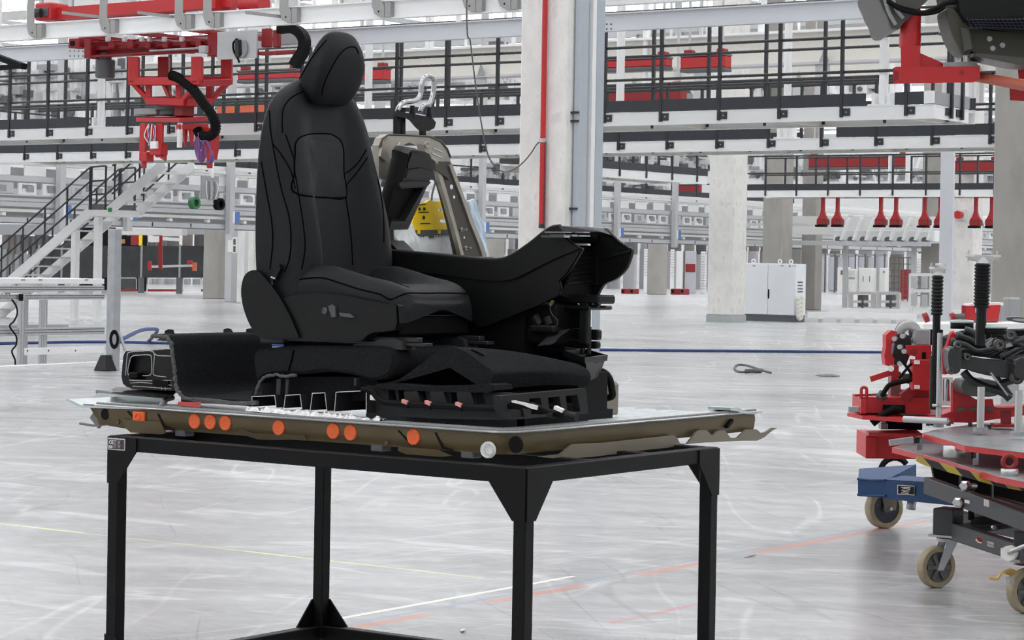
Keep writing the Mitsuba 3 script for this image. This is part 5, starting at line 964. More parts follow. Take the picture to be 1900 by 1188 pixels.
# row of red hanging arms (pairs)
def red_pair(px, D, label):
    D = D + 6.6
    k = thing('hanging_arm_pair', label, 'gripper arm', 'red arm pairs hanging under the far walkway')
    top = at(px, 366, y=yC + 0.7); y = top[1]
    part(k, 'yoke', hull([(top[0] - 0.3, y - 0.05, top[2]), (top[0] + 0.3, y - 0.05, top[2]), (top[0] - 0.3, y + 0.05, top[2]), (top[0] + 0.3, y + 0.05, top[2]), (top[0] - 0.3, y, top[2] + 0.15), (top[0] + 0.3, y, top[2] + 0.15)]), 'mat_red'); part(k, 'stem', box(top[0] - 0.06, top[0] + 0.06, y - 0.06, y + 0.06, top[2] + 0.1, zC - 0.05), 'mat_red_deep')
    for sx in (-1, 1):
        x = top[0] + sx * 0.22; zb = top[2] - 0.58
        a = part(k, 'arm', loft([np.array([(x + sx * 0.04 + u * w, y + v * 0.05, z) for u, v in ((-1, -1), (1, -1), (1, 1), (-1, 1))]) for w, z in ((0.05, top[2] + 0.02), (0.05, zb + 0.15), (0.10, zb), (0.18, zb - 0.12))]), 'mat_red')
        part(a, 'claw', box(x - 0.16 + sx * 0.04, x + 0.18 + sx * 0.04, y - 0.14, y + 0.14, zb - 0.30, zb - 0.12, 0.02), 'mat_red_deep'); part(a, 'pad', box(x - 0.2 + sx * 0.06, x + 0.14 + sx * 0.06, y - 0.12, y + 0.12, zb - 0.37, zb - 0.30, 0.01), 'mat_black')
for px, D, lab in ((1541, 67.2, 'pair of red hanging arms, first from the white cabinet'), (1649, 67.2, 'pair of red hanging arms, second from the white cabinet'), (1731, 67.2, 'pair of red hanging arms in front of the steel post'), (1826, 67.2, 'pair of red hanging arms nearest the right edge')): red_pair(px, D, lab)
# ================================================================ red gripper hanging from the tracks
gr = thing('hanging_gripper', 'big red gripper frame hanging from the overhead tracks left of the car seat', 'gripper')
YG = 30.75
def gq(px, py, dy=0.0): return at(px, py, y=YG + dy)
def gbar(nm, a, b, w, m='mat_red_deep', da=0.0, db=None, h=None, lab=None): return part(gr, nm, bar(gq(*a, da), gq(*b, da if db is None else db), w, h or w, (0, 1, 0.01) if abs(a[0] - b[0]) > 1 else RIGHT, 0.012), m, label=lab)
def gbox(nm, x0, y0, x1, y1, dy0, dy1, m='mat_red_deep', bev=0.015, lab=None):
    a, b = gq(x0, y1, dy0), gq(x1, y0, dy0); return part(gr, nm, box(a[0], b[0], YG + dy0, YG + dy1, a[2], b[2], bev), m, label=lab)
gbox('front_beam', 158, 90, 402, 107, 0.0, 0.14); [part(gr, 'trolley_arm', box(x, x + 0.12, 30.02, 32.44, 5.585, 5.66), 'mat_red_deep') for x in (gq(180, 80)[0], gq(280, 80)[0], gq(380, 80)[0])]; gbox('back_beam', 158, 78, 402, 92, 1.2, 1.35); gbox('deck_skirt', 160, 76, 398, 104, 0.25, 0.32); gbox('deck_plate', 170, 82, 400, 86, 0.1, 1.2); gbox('top_beam', 160, 66, 400, 78, 0.0, 0.1)  # includes a dark panel added so the deck reads as a solid mass
gbox('side_plate', 155, 70, 168, 108, -0.02, 0.5, 'mat_red_deep'); gbox('side_plate', 384, 58, 402, 104, -0.02, 0.5)
for px in (200, 236, 268, 300, 334, 362): gbox('cross_beam', px, 74, px + 10, 90, 0.0, 1.2)
for px in (195, 226, 258, 272, 300, 332): gbox('rail_clip', px, 68, px + 6, 77, -0.05, 0.02, 'mat_light_grey', 0.004)
gbox('actuator', 275, 87, 375, 96, -0.10, 0.0, 'mat_steel', 0.02); gbox('actuator_head', 368, 84, 380, 98, -0.12, 0.02, 'mat_light_grey', 0.01)
gbox('red_block', 126, 70, 147, 89, 0.0, 0.3); gbox('block_face', 130, 76, 138, 85, -0.01, 0.0, 'mat_black', 0)
part(gr, 'hoist_motor', lathe([(0, 0), (0.16, 0), (0.18, 0.03), (0.18, 0.33), (0, 0.34)], gq(195, 145, 0.3), n=18), 'mat_dark_grey', smooth=35); part(gr, 'motor_neck', cyl(gq(195, 112, 0.3), gq(195, 98, 0.3), 0.12), 'mat_dark_grey')
gp = gbox('control_plate', 402, 55, 476, 111, -0.06, -0.02, 'mat_light_grey', 0.004, 'grey control plate'); 
part(gp, 'plug_socket', [bar(gq(442, 74, -0.1), gq(443, 106, -0.1), 0.10, 0.08)], 'mat_dark_metal'); part(gp, 'plug_shell', tube(spline([gq(px, py, -0.1) for px, py in [(452, 76), (456, 86), (455, 98), (449, 106)]], 5), 0.03, 8), 'mat_mid_grey'); part(gp, 'plug_cable', tube(spline([gq(px, py, -0.12) for px, py in [(440, 72), (433, 80), (434, 95), (441, 108), (444, 116)]], 5), 0.018, 6), 'mat_black')
gbox('tail_beam', 478, 86, 560, 92, 0.2, 0.3, 'mat_dark_grey', 0.005); gbox('tail_rail', 476, 92, 550, 102, 0.0, 0.2); gbox('tail_plate', 484, 52, 500, 88, 0.1, 0.2); gbox('tail_post', 505, 55, 516, 88, 0.0, 0.1); gbox('tail_panel', 518, 60, 556, 84, 0.6, 0.65, 'mat_mid_grey')
part(gr, 'cable_chain', tube(spline([gq(px, py, -0.05) for px, py in [(518, 54), (540, 53), (556, 60), (565, 76), (562, 96), (553, 110), (546, 122)]], 6), 1.0, up0=(0, 1, 0), prof=[(0.08, 0.08), (-0.08, 0.08), (-0.08, -0.08), (0.08, -0.08)]), 'mat_black', label='black cable chain loop')
# cage
for px, dy in ((249, 0.0), (366, 0.0), (249 + 55, 0.95), (366 + 55, 0.95)): gbar('cage_post', (px, 106), (px, 152), 0.20, 'mat_red', dy)
for a, b, da, db in (((242, 151), (374, 151), 0, 0), ((300, 150), (428, 150), 0.95, 0.95), ((246, 151), (303, 150), 0, 0.95), ((370, 152), (424, 150), 0, 0.95)): gbar('cage_ring', a, b, 0.14, 'mat_red', da, db)
for a, b, da, db in (((275, 187), (345, 190), 0.15, 0.15), ((315, 187), (390, 188), 0.8, 0.8), ((275, 187), (315, 187), 0.15, 0.8), ((345, 190), (390, 188), 0.15, 0.8)): gbar('lower_ring', a, b, 0.14, 'mat_red', da, db)
for a, b, da, db in (((246, 153), (276, 186), 0, 0.15), ((368, 153), (338, 188), 0, 0.15), ((424, 152), (390, 187), 0.95, 0.8), ((303, 152), (318, 186), 0.95, 0.8)): gbar('cage_brace', a, b, 0.09, 'mat_red', da, db)
for px, dy in ((276, 0.15), (332, 0.15), (388, 0.8)): gbar('lower_post', (px, 152), (px, 188), 0.11, 'mat_red', dy)
part(gr, 'turntable', [cyl(gq(318, 205, 0.5), gq(318, 193, 0.5), 0.30, 20), cyl(gq(318, 214, 0.5), gq(318, 205, 0.5), 0.22, 20)], 'mat_dark_grey', smooth=35); gbox('side_unit', 247, 200, 290, 214, 0.3, 0.6, 'mat_mid_grey'); gbox('swivel_block', 322, 192, 340, 216, 0.3, 0.6)
part(gr, 'platform', loft([np.array([gq(252, y_, 0.2), gq(333, y_ + 1, 0.0), gq(386, y_ - 2, 0.9), gq(300, y_ - 3, 1.0)]) for y_ in (218, 226)]), 'mat_red'); gbar('platform_beam', (330, 236), (384, 234), 0.10, 'mat_red', 0.05, 0.8)
for x0, x1, y1 in ((257, 270, 298), (287, 301, 292)): gbox('gripper_plate', x0, 228, x1, y1, 0.1, 0.16, 'mat_red')
for px in (273, 279, 284): gbar('gripper_rod', (px, 228), (px - 2, 262), 0.03, 'mat_red', 0.05)
gbox('gripper_claw', 262, 282, 272, 300, 0.0, 0.2, 'mat_red'); gbox('gripper_claw', 276, 266, 298, 288, 0.0, 0.2, 'mat_red'); gbar('claw_pin', (267, 298), (267, 312), 0.09, 'mat_red', 0.1); gbar('claw_foot', (296, 288), (308, 296), 0.06, 'mat_red', 0.1); gbox('air_manifold', 278, 262, 290, 276, -0.06, 0.0, 'mat_plate_white', 0.005)
part(gr, 'white_cylinder', cyl(gq(334, 228, 0.1), gq(333, 274, 0.1), 0.05, 12), 'mat_white_paint', smooth=35, label='white hanging cylinder')
for px in (343, 355): part(gr, 'guide_spike', cyl(gq(px, 238, 0.4), gq(px + 1, 272, 0.4), 0.06, 8, 0.02), 'mat_red')
part(gr, 'leg_plate', prism3([gq(px, py, 0.6) for px, py in [(372, 236), (400, 238), (400, 272), (396, 296), (384, 298), (378, 270)]], (0, 0.1, 0)), 'mat_red'); gbar('leg_foot', (389, 296), (389, 312), 0.10, 'mat_red', 0.6)
hp_ = spline([gq(px, py, -0.05) for px, py in [(318, 140), (330, 144), (346, 156), (362, 170), (376, 190), (390, 208), (399, 226), (400, 242), (388, 253), (372, 250), (366, 240)]], 8)
part(gr, 'corrugated_hose', tube(hp_, np.where(np.arange(len(hp_)) % 2, 0.075, 0.095), 10), 'mat_black', label='black corrugated hose')
for k in range(5): part(gr, 'purple_wire', tube(spline([gq(px, py, -0.08 - 0.01 * k) for px, py in [(368, 246), (362 + 2 * k, 268), (366 + k, 292), (376 - k, 300), (382 - 2 * k, 284), (376 + k, 262), (384 + k, 268), (396 - k, 288), (392 - k, 303), (386, 296)]], 6), 0.016, 5), 'mat_purple')
for k in range(4): part(gr, 'wire', tube(spline([gq(276 + 3 * k, 230, 0.0), gq(268 + 6 * k, 252, -0.05), gq(280 - 2 * k, 270, 0.0)], 6), 0.010, 5), 'mat_purple' if k % 2 else 'mat_plate_white')
rb = thing('red_carrier', 'long bright red carrier beam with motor head above the white track', 'carrier')
ra, rbb = at(105, 40, y=31.3), at(330, 30, y=31.3)
part(rb, 'beam', bar(at(98, 27, y=31.3), at(440, 2, y=31.3), 0.25, 0.22), 'mat_red'); part(rb, 'motor_head', box(*sorted((at(70, 39, y=31.1)[0], at(100, 39, y=31.1)[0])), 31.0, 31.5, *sorted((at(70, 39, y=31.1)[2], at(70, 7, y=31.1)[2])), 0.03), 'mat_red'); part(rb, 'end_band', box(*sorted((at(88, 39, y=31.1)[0], at(97, 39, y=31.1)[0])), 30.97, 31.0, *sorted((at(90, 31, y=31.1)[2], at(90, 16, y=31.1)[2]))), 'mat_dark_grey')
c = at(76, 24, y=30.9); part(rb, 'shaft_end', cyl(c, c + [-0.16, -0.05, 0], 0.09, 12), 'mat_dark_metal'); part(rb, 'low_beam', box(*sorted((at(125, 36, y=31.6)[0], at(330, 36, y=31.6)[0])), 31.6, 31.8, *sorted((at(200, 37, y=31.6)[2], at(200, 28, y=31.6)[2]))), 'mat_red_deep')
part(rb, 'drive_box', box(*sorted((at(390, 20, y=31.2)[0], at(412, 20, y=31.2)[0])), 31.0, 31.6, *sorted((at(400, 20, y=31.2)[2], at(400, -12, y=31.2)[2])), 0.02), 'mat_red'); part(rb, 'gear_motor', cyl(at(452, 8, y=31.2), at(490, 6, y=31.2), 0.17, 14), 'mat_red', smooth=35); part(rb, 'trolley', [box(*sorted((at(300, 20, y=31.3)[0], at(320, 20, y=31.3)[0])), 31.2, 31.5, at(310, 20, y=31.3)[2], ROOF_Z - 0.01)], 'mat_light_grey')
part(rb, 'fall_arm', bar(at(-20, 100, y=29.4), at(45, 124, y=29.4), 0.14, 0.10), 'mat_black'); part(rb, 'fall_arm', bar(at(-20, 128, y=29.4), at(46, 122, y=29.4), 0.12, 0.08), 'mat_black')

# ================================================================ stairs
sr = thing('steel_stairs', 'white steel staircase with thin black railings climbing to the walkways at the left', 'stairs')
YS = 40.6
def sq(px, py, dy=0.0): return at(px, py, y=YS + dy)
A0, A1 = sq(-60, 590), sq(166, 394); B0, B1 = sq(202, 392), sq(306, 302)
W1 = 1.0; d1 = (A1 - A0) / np.linalg.norm(A1 - A0)
G0 = A0 + d1 * ((0.05 - A0[2]) / d1[2]) if A0[2] > 0.05 else A0
for o in (0, W1):
    part(sr, 'stringer', bar(G0 + [0, o, 0], A1 + [0, o, 0], 0.05, 0.24), 'mat_white_paint'); part(sr, 'stringer', bar(B0 + [0, o, 0], B1 + [0, o, 0], 0.05, 0.24), 'mat_white_paint')
part(sr, 'landing', box(A1[0] - 0.15, B0[0] + 0.1, YS - 0.03, YS + W1 + 0.03, A1[2] - 0.1, A1[2] + 0.06), 'mat_white_paint')
part(sr, 'kick_plate', box(A1[0] + 0.05, B0[0] - 0.05, YS + W1 - 0.02, YS + W1, A1[2] + 0.06, A1[2] + 0.2), 'mat_dark_grey'); part(sr, 'kick_plate', box(A1[0] + 0.05, B0[0] - 0.05, YS, YS + 0.02, A1[2] + 0.06, A1[2] + 0.2), 'mat_dark_grey'); part(sr, 'green_marker', box(B0[0] + 0.02, B0[0] + 0.12, YS - 0.06, YS - 0.03, B0[2] - 0.02, B0[2] + 0.08), mat('green', (0.03, 0.25, 0.08), 0.5))
for (P0, P1, nm) in ((G0, A1, 'lower'), (B0, B1, 'upper')):
    n = int((P1[2] - P0[2]) / 0.21)
    for i in range(1, n): p = P0 + (P1 - P0) * i / n; part(sr, 'tread', box(p[0] - 0.14, p[0] + 0.16, YS + 0.03, YS + W1 - 0.03, p[2] - 0.02, p[2] + 0.02), 'mat_off_white')
mat('rail_thin', (0.03, 0.032, 0.036), 0.45)
for o in (0, W1):
    for h in (0.42, 0.75, 1.10):
        part(sr, 'handrail', tube(fillet([G0 + [0, o, h], A1 + [0, o, h], B0 + [-0.12, o, h], B0 + [-0.10, o, h - 0.05]], 0.1), 0.022, 6), 'mat_rail_thin'); part(sr, 'handrail', tube([B0 + [0.1, o, h], B1 + [0, o, h], B1 + [0.6, o, h]], 0.022, 6), 'mat_rail_thin')
    for i in range(6): p = G0 + (A1 - G0) * (0.1 + 0.18 * i); part(sr, 'post', cyl(p + [0, o, 0], p + [0, o, 1.1], 0.024, 6), 'mat_rail_thin')
    for x in (A1[0] + 0.05, B0[0] - 0.12): part(sr, 'post', cyl((x, YS + o, A1[2]), (x, YS + o, A1[2] + 1.1), 0.026, 6), 'mat_rail_thin')
    for f in (0.1, 0.55, 0.98): p = B0 + (B1 - B0) * f; part(sr, 'post', cyl(p + [0, o, 0], p + [0, o, 1.1], 0.024, 6), 'mat_rail_thin')
for px in (140, 182):
    for dy in (0.08, W1 - 0.08):
        p = sq(px, 450, dy); zt = A1[2] - 0.1 if px > 160 else (G0 + (A1 - G0) * ((p[0] - G0[0]) / (A1[0] - G0[0])))[2] - 0.12
        q = part(sr, 'leg', box(p[0] - 0.08, p[0] + 0.08, p[1] - 0.08, p[1] + 0.08, 0.02, zt, 0.01), 'mat_white_paint'); part(q, 'foot', box(p[0] - 0.16, p[0] + 0.16, p[1] - 0.16, p[1] + 0.16, 0, 0.03), 'mat_white_paint')

# ================================================================ aluminium rack and post at the left
ar = thing('aluminium_rack', 'aluminium profile rack with white top at the left edge', 'rack')
XR = -24.95
def rq(px, py, dx=0.0): return at(px, py, x=XR + dx)
def rbar(nm, px0, px1, pt, pb, dx0, dx1, m='mat_aluminium'):
    ya_, yb_ = rq(px0, pt)[1], rq(px1, pt)[1]; zt, zb_ = rq(100, pt)[2], rq(100, pb)[2]; return part(ar, nm, box(XR + dx0, XR + dx1, ya_, yb_, max(zb_, 0.0), zt, 0.004), m)
rbar('top_board', -30, 194, 517, 527, -0.8, 0.0, 'mat_white_paint'); rbar('side_rail', -30, 194, 530, 541, -0.05, 0.0); rbar('side_rail', -30, 194, 546, 556, -0.05, 0.0); rbar('lower_rail', -30, 194, 608, 622, -0.05, 0.0); rbar('foot_board', 40, 194, 645, 658, -0.04, 0.0, 'mat_white_paint'); rbar('back_rail', -30, 194, 606, 612, -0.8, -0.75)
for dx in (-0.8, 0.0):
    p = rq(39, 560, 0); part(ar, 'leg', box(XR + dx - 0.03, XR + dx + 0.03, p[1] - 0.04, p[1] + 0.04, 0, rq(39, 547)[2], 0.004), 'mat_aluminium'); p = rq(86, 560, 0); part(ar, 'leg', box(XR + dx * 0.5 - 0.09, XR + dx * 0.5 - 0.03, p[1] - 0.06, p[1] + 0.06, 0, rq(86, 557)[2], 0.004), 'mat_aluminium')

for px0, px1, py in ((-30, 194, 533.5), (-30, 194, 537.5), (-30, 194, 549), (-30, 194, 553), (-30, 194, 612), (-30, 194, 617)):
    g_ = [rq(px0, py), rq(px1, py)]; zc_ = rq(100, py)[2]; part(ar, 'profile_groove', box(XR, XR + 0.003, g_[0][1], g_[1][1], zc_ - 0.006, zc_ + 0.006), 'mat_dark_grey')
for px in (37, 42): p = rq(px, 600); part(ar, 'profile_groove', box(XR + 0.03, XR + 0.033, p[1] - 0.008, p[1] + 0.008, 0.05, rq(39, 558)[2]), 'mat_mid_grey')
for px in (80, 84, 89): p = rq(px, 600); part(ar, 'profile_groove', box(XR - 0.03, XR - 0.027, p[1] - 0.007, p[1] + 0.007, 0.05, rq(86, 560)[2]), 'mat_mid_grey')
p = rq(39, 552, 0.032); part(ar, 'black_cap', box(XR + 0.03, XR + 0.036, p[1] - 0.04, p[1] + 0.04, p[2] - 0.05, p[2] + 0.05), 'mat_black')
for px in (51, 90, 140): c = rq(px, 651, 0.001); part(ar, 'screw', cyl(c, c + [0.004, 0, 0], 0.012, 8), 'mat_black')
for px in (43, 75, 160): c = rq(px, 519.5, 0.001); part(ar, 'latch', box(XR, XR + 0.006, c[1] - 0.035, c[1] + 0.035, c[2] - 0.012, c[2] + 0.012), 'mat_mid_grey')
part(ar, 'sensor_cable', tube(spline([rq(px, py, 0.06) for px, py in [(22, 556), (30, 568), (32, 582), (26, 596), (18, 606), (30, 624), (30, 640), (22, 652), (28, 668), (28, 680)]], 5), 0.012, 6), 'mat_black')
gpz = thing('galvanised_post', 'grey galvanised steel post with black cone foot beside the aluminium rack', 'post')
P = at(205, 688, z=0)
part(gpz, 'shaft', box(P[0] - 0.08, P[0] + 0.06, P[1] - 0.02, P[1] + 0.12, 0.0, at(203, 425, D=32.9)[2], 0.006), 'mat_galvanised')
part(gpz, 'cone_foot', loft([np.array([(P[0] + u * w, P[1] - 0.1 + v * w, z) for u, v in ((-1, -1), (1, -1), (1, 1), (-1, 1))]) for w, z in ((0.11, 0.0), (0.11, 0.015), (0.05, 0.22))]), 'mat_gloss_black')
part(gpz, 'brace', cyl(at(214, 596, D=32.8), at(233, 652, D=32.8), 0.022, 8), 'mat_aluminium')
for k in range(4): part(gpz, 'cable_coil', tube([at(212 + (8 - k) * math.cos(a), 630 + (17 - 2 * k) * math.sin(a), D=32.6) for a in np.arange(16) * math.pi / 8], 0.009, 5, closed=True), 'mat_black')
solo('blue_hose', tube(spline([at(px, py, D=d) for px, py, d in [(216, 632, 33), (228, 629, 33.5), (244, 621, 35), (262, 613, 37), (280, 611, 39), (292, 614, 41.0)]] + [np.array([-30.4, 31.6, 0.03])], 6), 0.03, 8), 'mat_cable_blue', 'bent blue hose rising from the floor beside the galvanised post', 'hose', smooth=True)
solo('blue_cable', tube(spline([(-31.6, 26.0, 0.02), (-31.24, 28.72, 0.02), (-30.9, 30.92, 0.02), (-29.0, 32.0, 0.02), (-26.2, 34.2, 0.02), (-23.34, 36.61, 0.02), (-20.79, 39.45, 0.02), (-17.88, 42.84, 0.02), (-14.0, 47.0, 0.02)], 8), 0.032, 6), 'mat_cable_blue', 'long dark blue cable lying across the floor behind the stand', 'cable', smooth=True)
ck_ = thing('cable_coil', 'small grey coil of cable lying on the floor right of the console', 'cable')
c = at(1388, 688, z=0.012)
part(ck_, 'loop', tube(spline([at(px, py, z=0.012) for px, py in [(1430, 692), (1410, 686), (1388, 679), (1370, 677), (1363, 683), (1370, 690), (1390, 690), (1408, 690), (1414, 686)]], 6), 0.018, 6), 'mat_dark_grey', smooth=True)
part(ck_, 'bundle', tube([at(1382, 689, z=0.03), at(1396, 688, z=0.04), at(1412, 688, z=0.03)], 0.03, 8), 'mat_dark_grey', smooth=True)
solo('floor_scrap', tube([at(px, py, z=0.02) for px, py in [(1514, 696), (1530, 697), (1545, 697), (1558, 698)]], [0.01, 0.03, 0.03, 0.01], 6), 'mat_mid_grey', 'flat dark scrap of strap on the floor right of the cable coil', 'scrap')
solo('paper_scrap', hull([at(px, py, z=z) for px, py, z in [(852, 1168, 0), (860, 1166, 0.012), (866, 1169, 0.012), (860, 1173, 0), (855, 1172, 0.006)]]), 'mat_warm_white', 'tiny crumpled paper scrap on the floor between the stand legs', 'scrap')
solo('floor_scrap', hull([at(px, py, z=z) for px, py, z in [(1378, 1036, 0), (1392, 1031, 0.01), (1404, 1030, 0.004), (1390, 1035, 0)]]), 'mat_mid_grey', 'tiny dark and white scrap on the orange floor line right of the stand', 'scrap')
solo('floor_kerb', loft([np.array([(-24.0, y, 0.0), (-23.8, y, 0.0), (-23.8, y, 0.05), (-24.0, y, 0.05)]) + [-0.42 * (y - 22) / 4 - 0.5, 0, 0] for y in (20.0, 26.2)]), 'mat_white_paint', 'low white kerb strip on the floor at the left edge', 'kerb')

# ================================================================ floor level background at the left
bc = thing('black_curtain', 'row of black screens with grey posts standing far behind the stairs', 'screen')
mat('curtain', proc(lambda p, n, uv: mi.Color3f(0.028, 0.029, 0.032) * (0.6 + 0.8 * fbm(p.x * 2.5 + p.z * 1.5, p.y * 2.5, p.z * 1.5, 3))), 0.35)
pxs = [72, 114, 142, 185, 262, 333, 389]
for a, b in zip(pxs, pxs[1:]): A, B = at(a, 515, D=104), at(b, 515, D=104); zt = at(a, 456, D=104)[2]; part(bc, 'screen_panel', prism3([A, B, [*B[:2], zt], [*A[:2], zt]], (0.0, 0.04, 0)), 'mat_curtain'); part(bc, 'post', cyl([*A[:2], 0], [*A[:2], zt + 0.05], 0.05, 8), 'mat_mid_grey'); part(bc, 'foot', box(A[0] - 0.1, A[0] + 0.1, A[1] - 0.1, A[1] + 0.1, 0, A[2]), 'mat_dark_grey')
def farbox(nm, x0, x1, y0, y1, D, m, lab, cat, ground=True, dep=0.8, parts=(), group=None, roof=False):
    A, B = at(x0, y1, D=D), at(x1, y1, D=D); zt = at((x0 + x1) / 2, y0, D=D)[2]; zb = 0.0 if ground else A[2]
    k = thing(nm, lab, cat, group); y = min(A[1], B[1])
    part(k, 'body', box(A[0], B[0], y, y + dep, zb, zt, 0.02), m)
    if roof: part(k, 'hanger', box((A[0] + B[0]) / 2 - 0.05, (A[0] + B[0]) / 2 + 0.05, y + 0.1, y + 0.2, zt, ROOF_Z), 'mat_light_grey')
    for pn, a, b, c_, d_, mm in parts:
        q0, q1 = at(a, d_, y=y - 0.02), at(b, c_, y=y - 0.02); part(k, pn, box(q0[0], q1[0], y - 0.04, y + 0.0, q0[2], q1[2]), mm)
    return k
farbox('dark_hoarding', 148, 345, 424, 457, 112, 'mat_black', 'dark display wall with coloured goods above the black screens', 'wall', dep=0.3, parts=[('red_garment', 243, 258, 426, 455, 'mat_red_deep'), ('orange_item', 220, 232, 444, 452, mat('skin_orange', (0.45, 0.2, 0.08), 0.6)), ('yellow_item', 258, 264, 436, 456, 'mat_yellow'), ('purple_item', 196, 206, 415, 427, 'mat_purple'), ('blue_item', 156, 175, 445, 451, 'mat_cable_blue'), ('white_ball', 222, 226, 434, 438, 'mat_plate_white'), ('white_ball', 236, 240, 433, 437, 'mat_plate_white')])
ht = thing('hanging_tool', 'small red handling tool with a cross arm hanging in front of the black screens', 'tool')
def hq(px, py): return at(px, py, D=98)
part(ht, 'stem', bar(hq(297, 410), hq(298, 500), 0.16, 0.16, RIGHT), 'mat_red_deep'); part(ht, 'hanger', cyl(hq(297, 412), [*hq(297, 412)[:2], ROOF_Z], 0.05, 8), 'mat_light_grey'); part(ht, 'cross_arm', bar(hq(280, 495), hq(360, 493), 0.10, 0.10), 'mat_steel'); part(ht, 'control_box', bar(hq(276, 444), hq(296, 444), 0.22, 0.26), 'mat_plate_white'); part(ht, 'side_box', bar(hq(302, 443), hq(336, 445), 0.10, 0.14), 'mat_plate_white'); part(ht, 'red_frame', bar(hq(278, 485), hq(278, 502), 0.15, 0.15, RIGHT), 'mat_red'); part(ht, 'red_end', bar(hq(352, 490), hq(352, 483), 0.2, 0.2, RIGHT), 'mat_red'); part(ht, 'red_end', bar(hq(361, 503), hq(361, 487), 0.17, 0.17, RIGHT), 'mat_orange_red')
for i, (a, b) in enumerate(((215, 253), (275, 330), (340, 372), (374, 410), (417, 446))):
    k = thing('clear_barrier', f'low clear barrier with red foot strip, number {i + 1} from the galvanised post' if False else ['low clear barrier with red foot strip beside the galvanised post', 'low clear barrier below the hanging tool', 'low clear barrier right of the hanging tool', 'low clear barrier left of the far grey column', 'low clear barrier beside the car seat recliner'][i], 'barrier')
    A, B = at(a, 541, z=0), at(b, 541, z=0); zt = 0.62
    part(k, 'sheet', tm([A + [0, 0, 0.1], B + [0, 0, 0.1], B + [0, 0, zt], A + [0, 0, zt]], [[0, 1, 2], [0, 2, 3]]), 'mat_clear'); part(k, 'sheet_rim', tube(fillet([A + [0, 0, 0.1], A + [0, 0, zt], B + [0, 0, zt], B + [0, 0, 0.1]], 0.1), 0.02, 5), 'mat_off_white'); part(k, 'foot_strip', bar(A + [0, 0, 0.05], B + [0, 0, 0.05], 0.08, 0.10), 'mat_red_deep' if i in (0, 1, 3, 4) else 'mat_white_paint')
farbox('wrapped_post', 416, 437, 425, 530, 86, 'mat_light_grey', 'foil wrapped grey post with a white number plate left of the car seat', 'post', dep=0.4, parts=[('number_plate', 423, 431, 446, 468, 'mat_plate_white')])
farbox('wrapped_post', 447, 457, 425, 512, 80, 'mat_white_paint', 'narrow white wrapped post beside the car seat backrest', 'post', dep=0.2)
farbox('strip_light', 284, 303, 416, 426, 100, 'mat_plate_white', 'bright strip lamp above the black screens, left one', 'lamp', False, 0.2, roof=True); farbox('strip_light', 303, 348, 420, 427, 102, 'mat_plate_white', 'bright strip lamp above the black screens, right one', 'lamp', False, 0.2, roof=True); farbox('strip_light', 917, 950, 424, 433, 110, 'mat_plate_white', 'white strip lamp left of the big column', 'lamp', False, 0.2, roof=True)
farbox('ceiling_beam', 214, 420, 424, 436, 96, 'mat_off_white', 'pale horizontal beam under the conveyor above the black screens', 'beam', False, 0.3, roof=True)
# ================================================================ white cabinet and the far right side
cb = thing('white_cabinet', 'white two door control cabinet with lifting eyes beside the middle column', 'cabinet')
yC0 = 61.4; xa0, xm0, xb0 = (at(px, 540, y=yC0)[0] for px in (1380.5, 1425, 1475.5)); zt0 = at(1430, 489, y=yC0)[2]; zb0 = 0.2; dC = 0.66
part(cb, 'body', box(xa0, xb0, yC0, yC0 + dC, zb0, zt0, 0.008), 'mat_cabinet_white')
part(cb, 'plinth', box(xa0 + 0.02, xb0 - 0.02, yC0 + 0.02, yC0 + dC - 0.02, 0, zb0), 'mat_dark_grey', label='dark plinth')
for a, b in ((xa0, xm0), (xm0, xb0)): part(cb, 'door', box(a + 0.008, b - 0.008, yC0 - 0.025, yC0 - 0.002, zb0 + 0.01, zt0 - 0.01, 0.006), 'mat_cabinet_white')
part(cb, 'handle', box(xm0 + 0.02, xm0 + 0.06, yC0 - 0.05, yC0 - 0.025, at(1425, 554, y=yC0)[2], at(1425, 537, y=yC0)[2], 0.008), 'mat_black')
for px in (1392, 1441, 1462): x = at(px, 487, y=yC0)[0]; part(cb, 'lifting_eye', tube([(x + 0.06 * math.cos(a), yC0 + 0.2, zt0 + 0.06 + 0.06 * math.sin(a)) for a in np.arange(10) * math.pi / 5], 0.018, 6, closed=True), 'mat_white_paint')
for px, w in ((1399, 0.05), (1451, 0.05)): c = at(px, 493.5, y=yC0 - 0.026); part(cb, 'badge', box(c[0] - w, c[0] + w, yC0 - 0.029, yC0 - 0.025, c[2] - 0.012, c[2] + 0.012), 'mat_dark_grey')
c = at(1466, 494, y=yC0 - 0.026); part(cb, 'logo', prism([(c[0] - 0.05, c[2] - 0.03), (c[0] + 0.03, c[2] - 0.03), (c[0] - 0.01, c[2] + 0.05)], 'y', yC0 - 0.029, yC0 - 0.025), 'mat_tag_blue'); part(cb, 'logo_text', box(c[0] + 0.06, c[0] + 0.2, yC0 - 0.029, yC0 - 0.025, c[2] - 0.015, c[2] + 0.02), 'mat_light_grey')
for py in (524, 530, 536, 541.5): a, b = at(1480, py, x=xb0), at(1489, py, x=xb0); part(cb, 'side_vent', box(xb0, xb0 + 0.012, a[1], b[1], a[2] - 0.02, a[2] + 0.02), 'mat_dark_grey')
for k in range(5): part(cb, 'air_hose', tube(spline([at(1480 + 3 * math.cos(a) + 4, 555 + 8 * k + 5 * math.sin(a), x=xb0 + 0.15) for a in np.arange(8) * math.pi / 4], 3, True), 0.06, 6, closed=True), 'mat_warm_white')
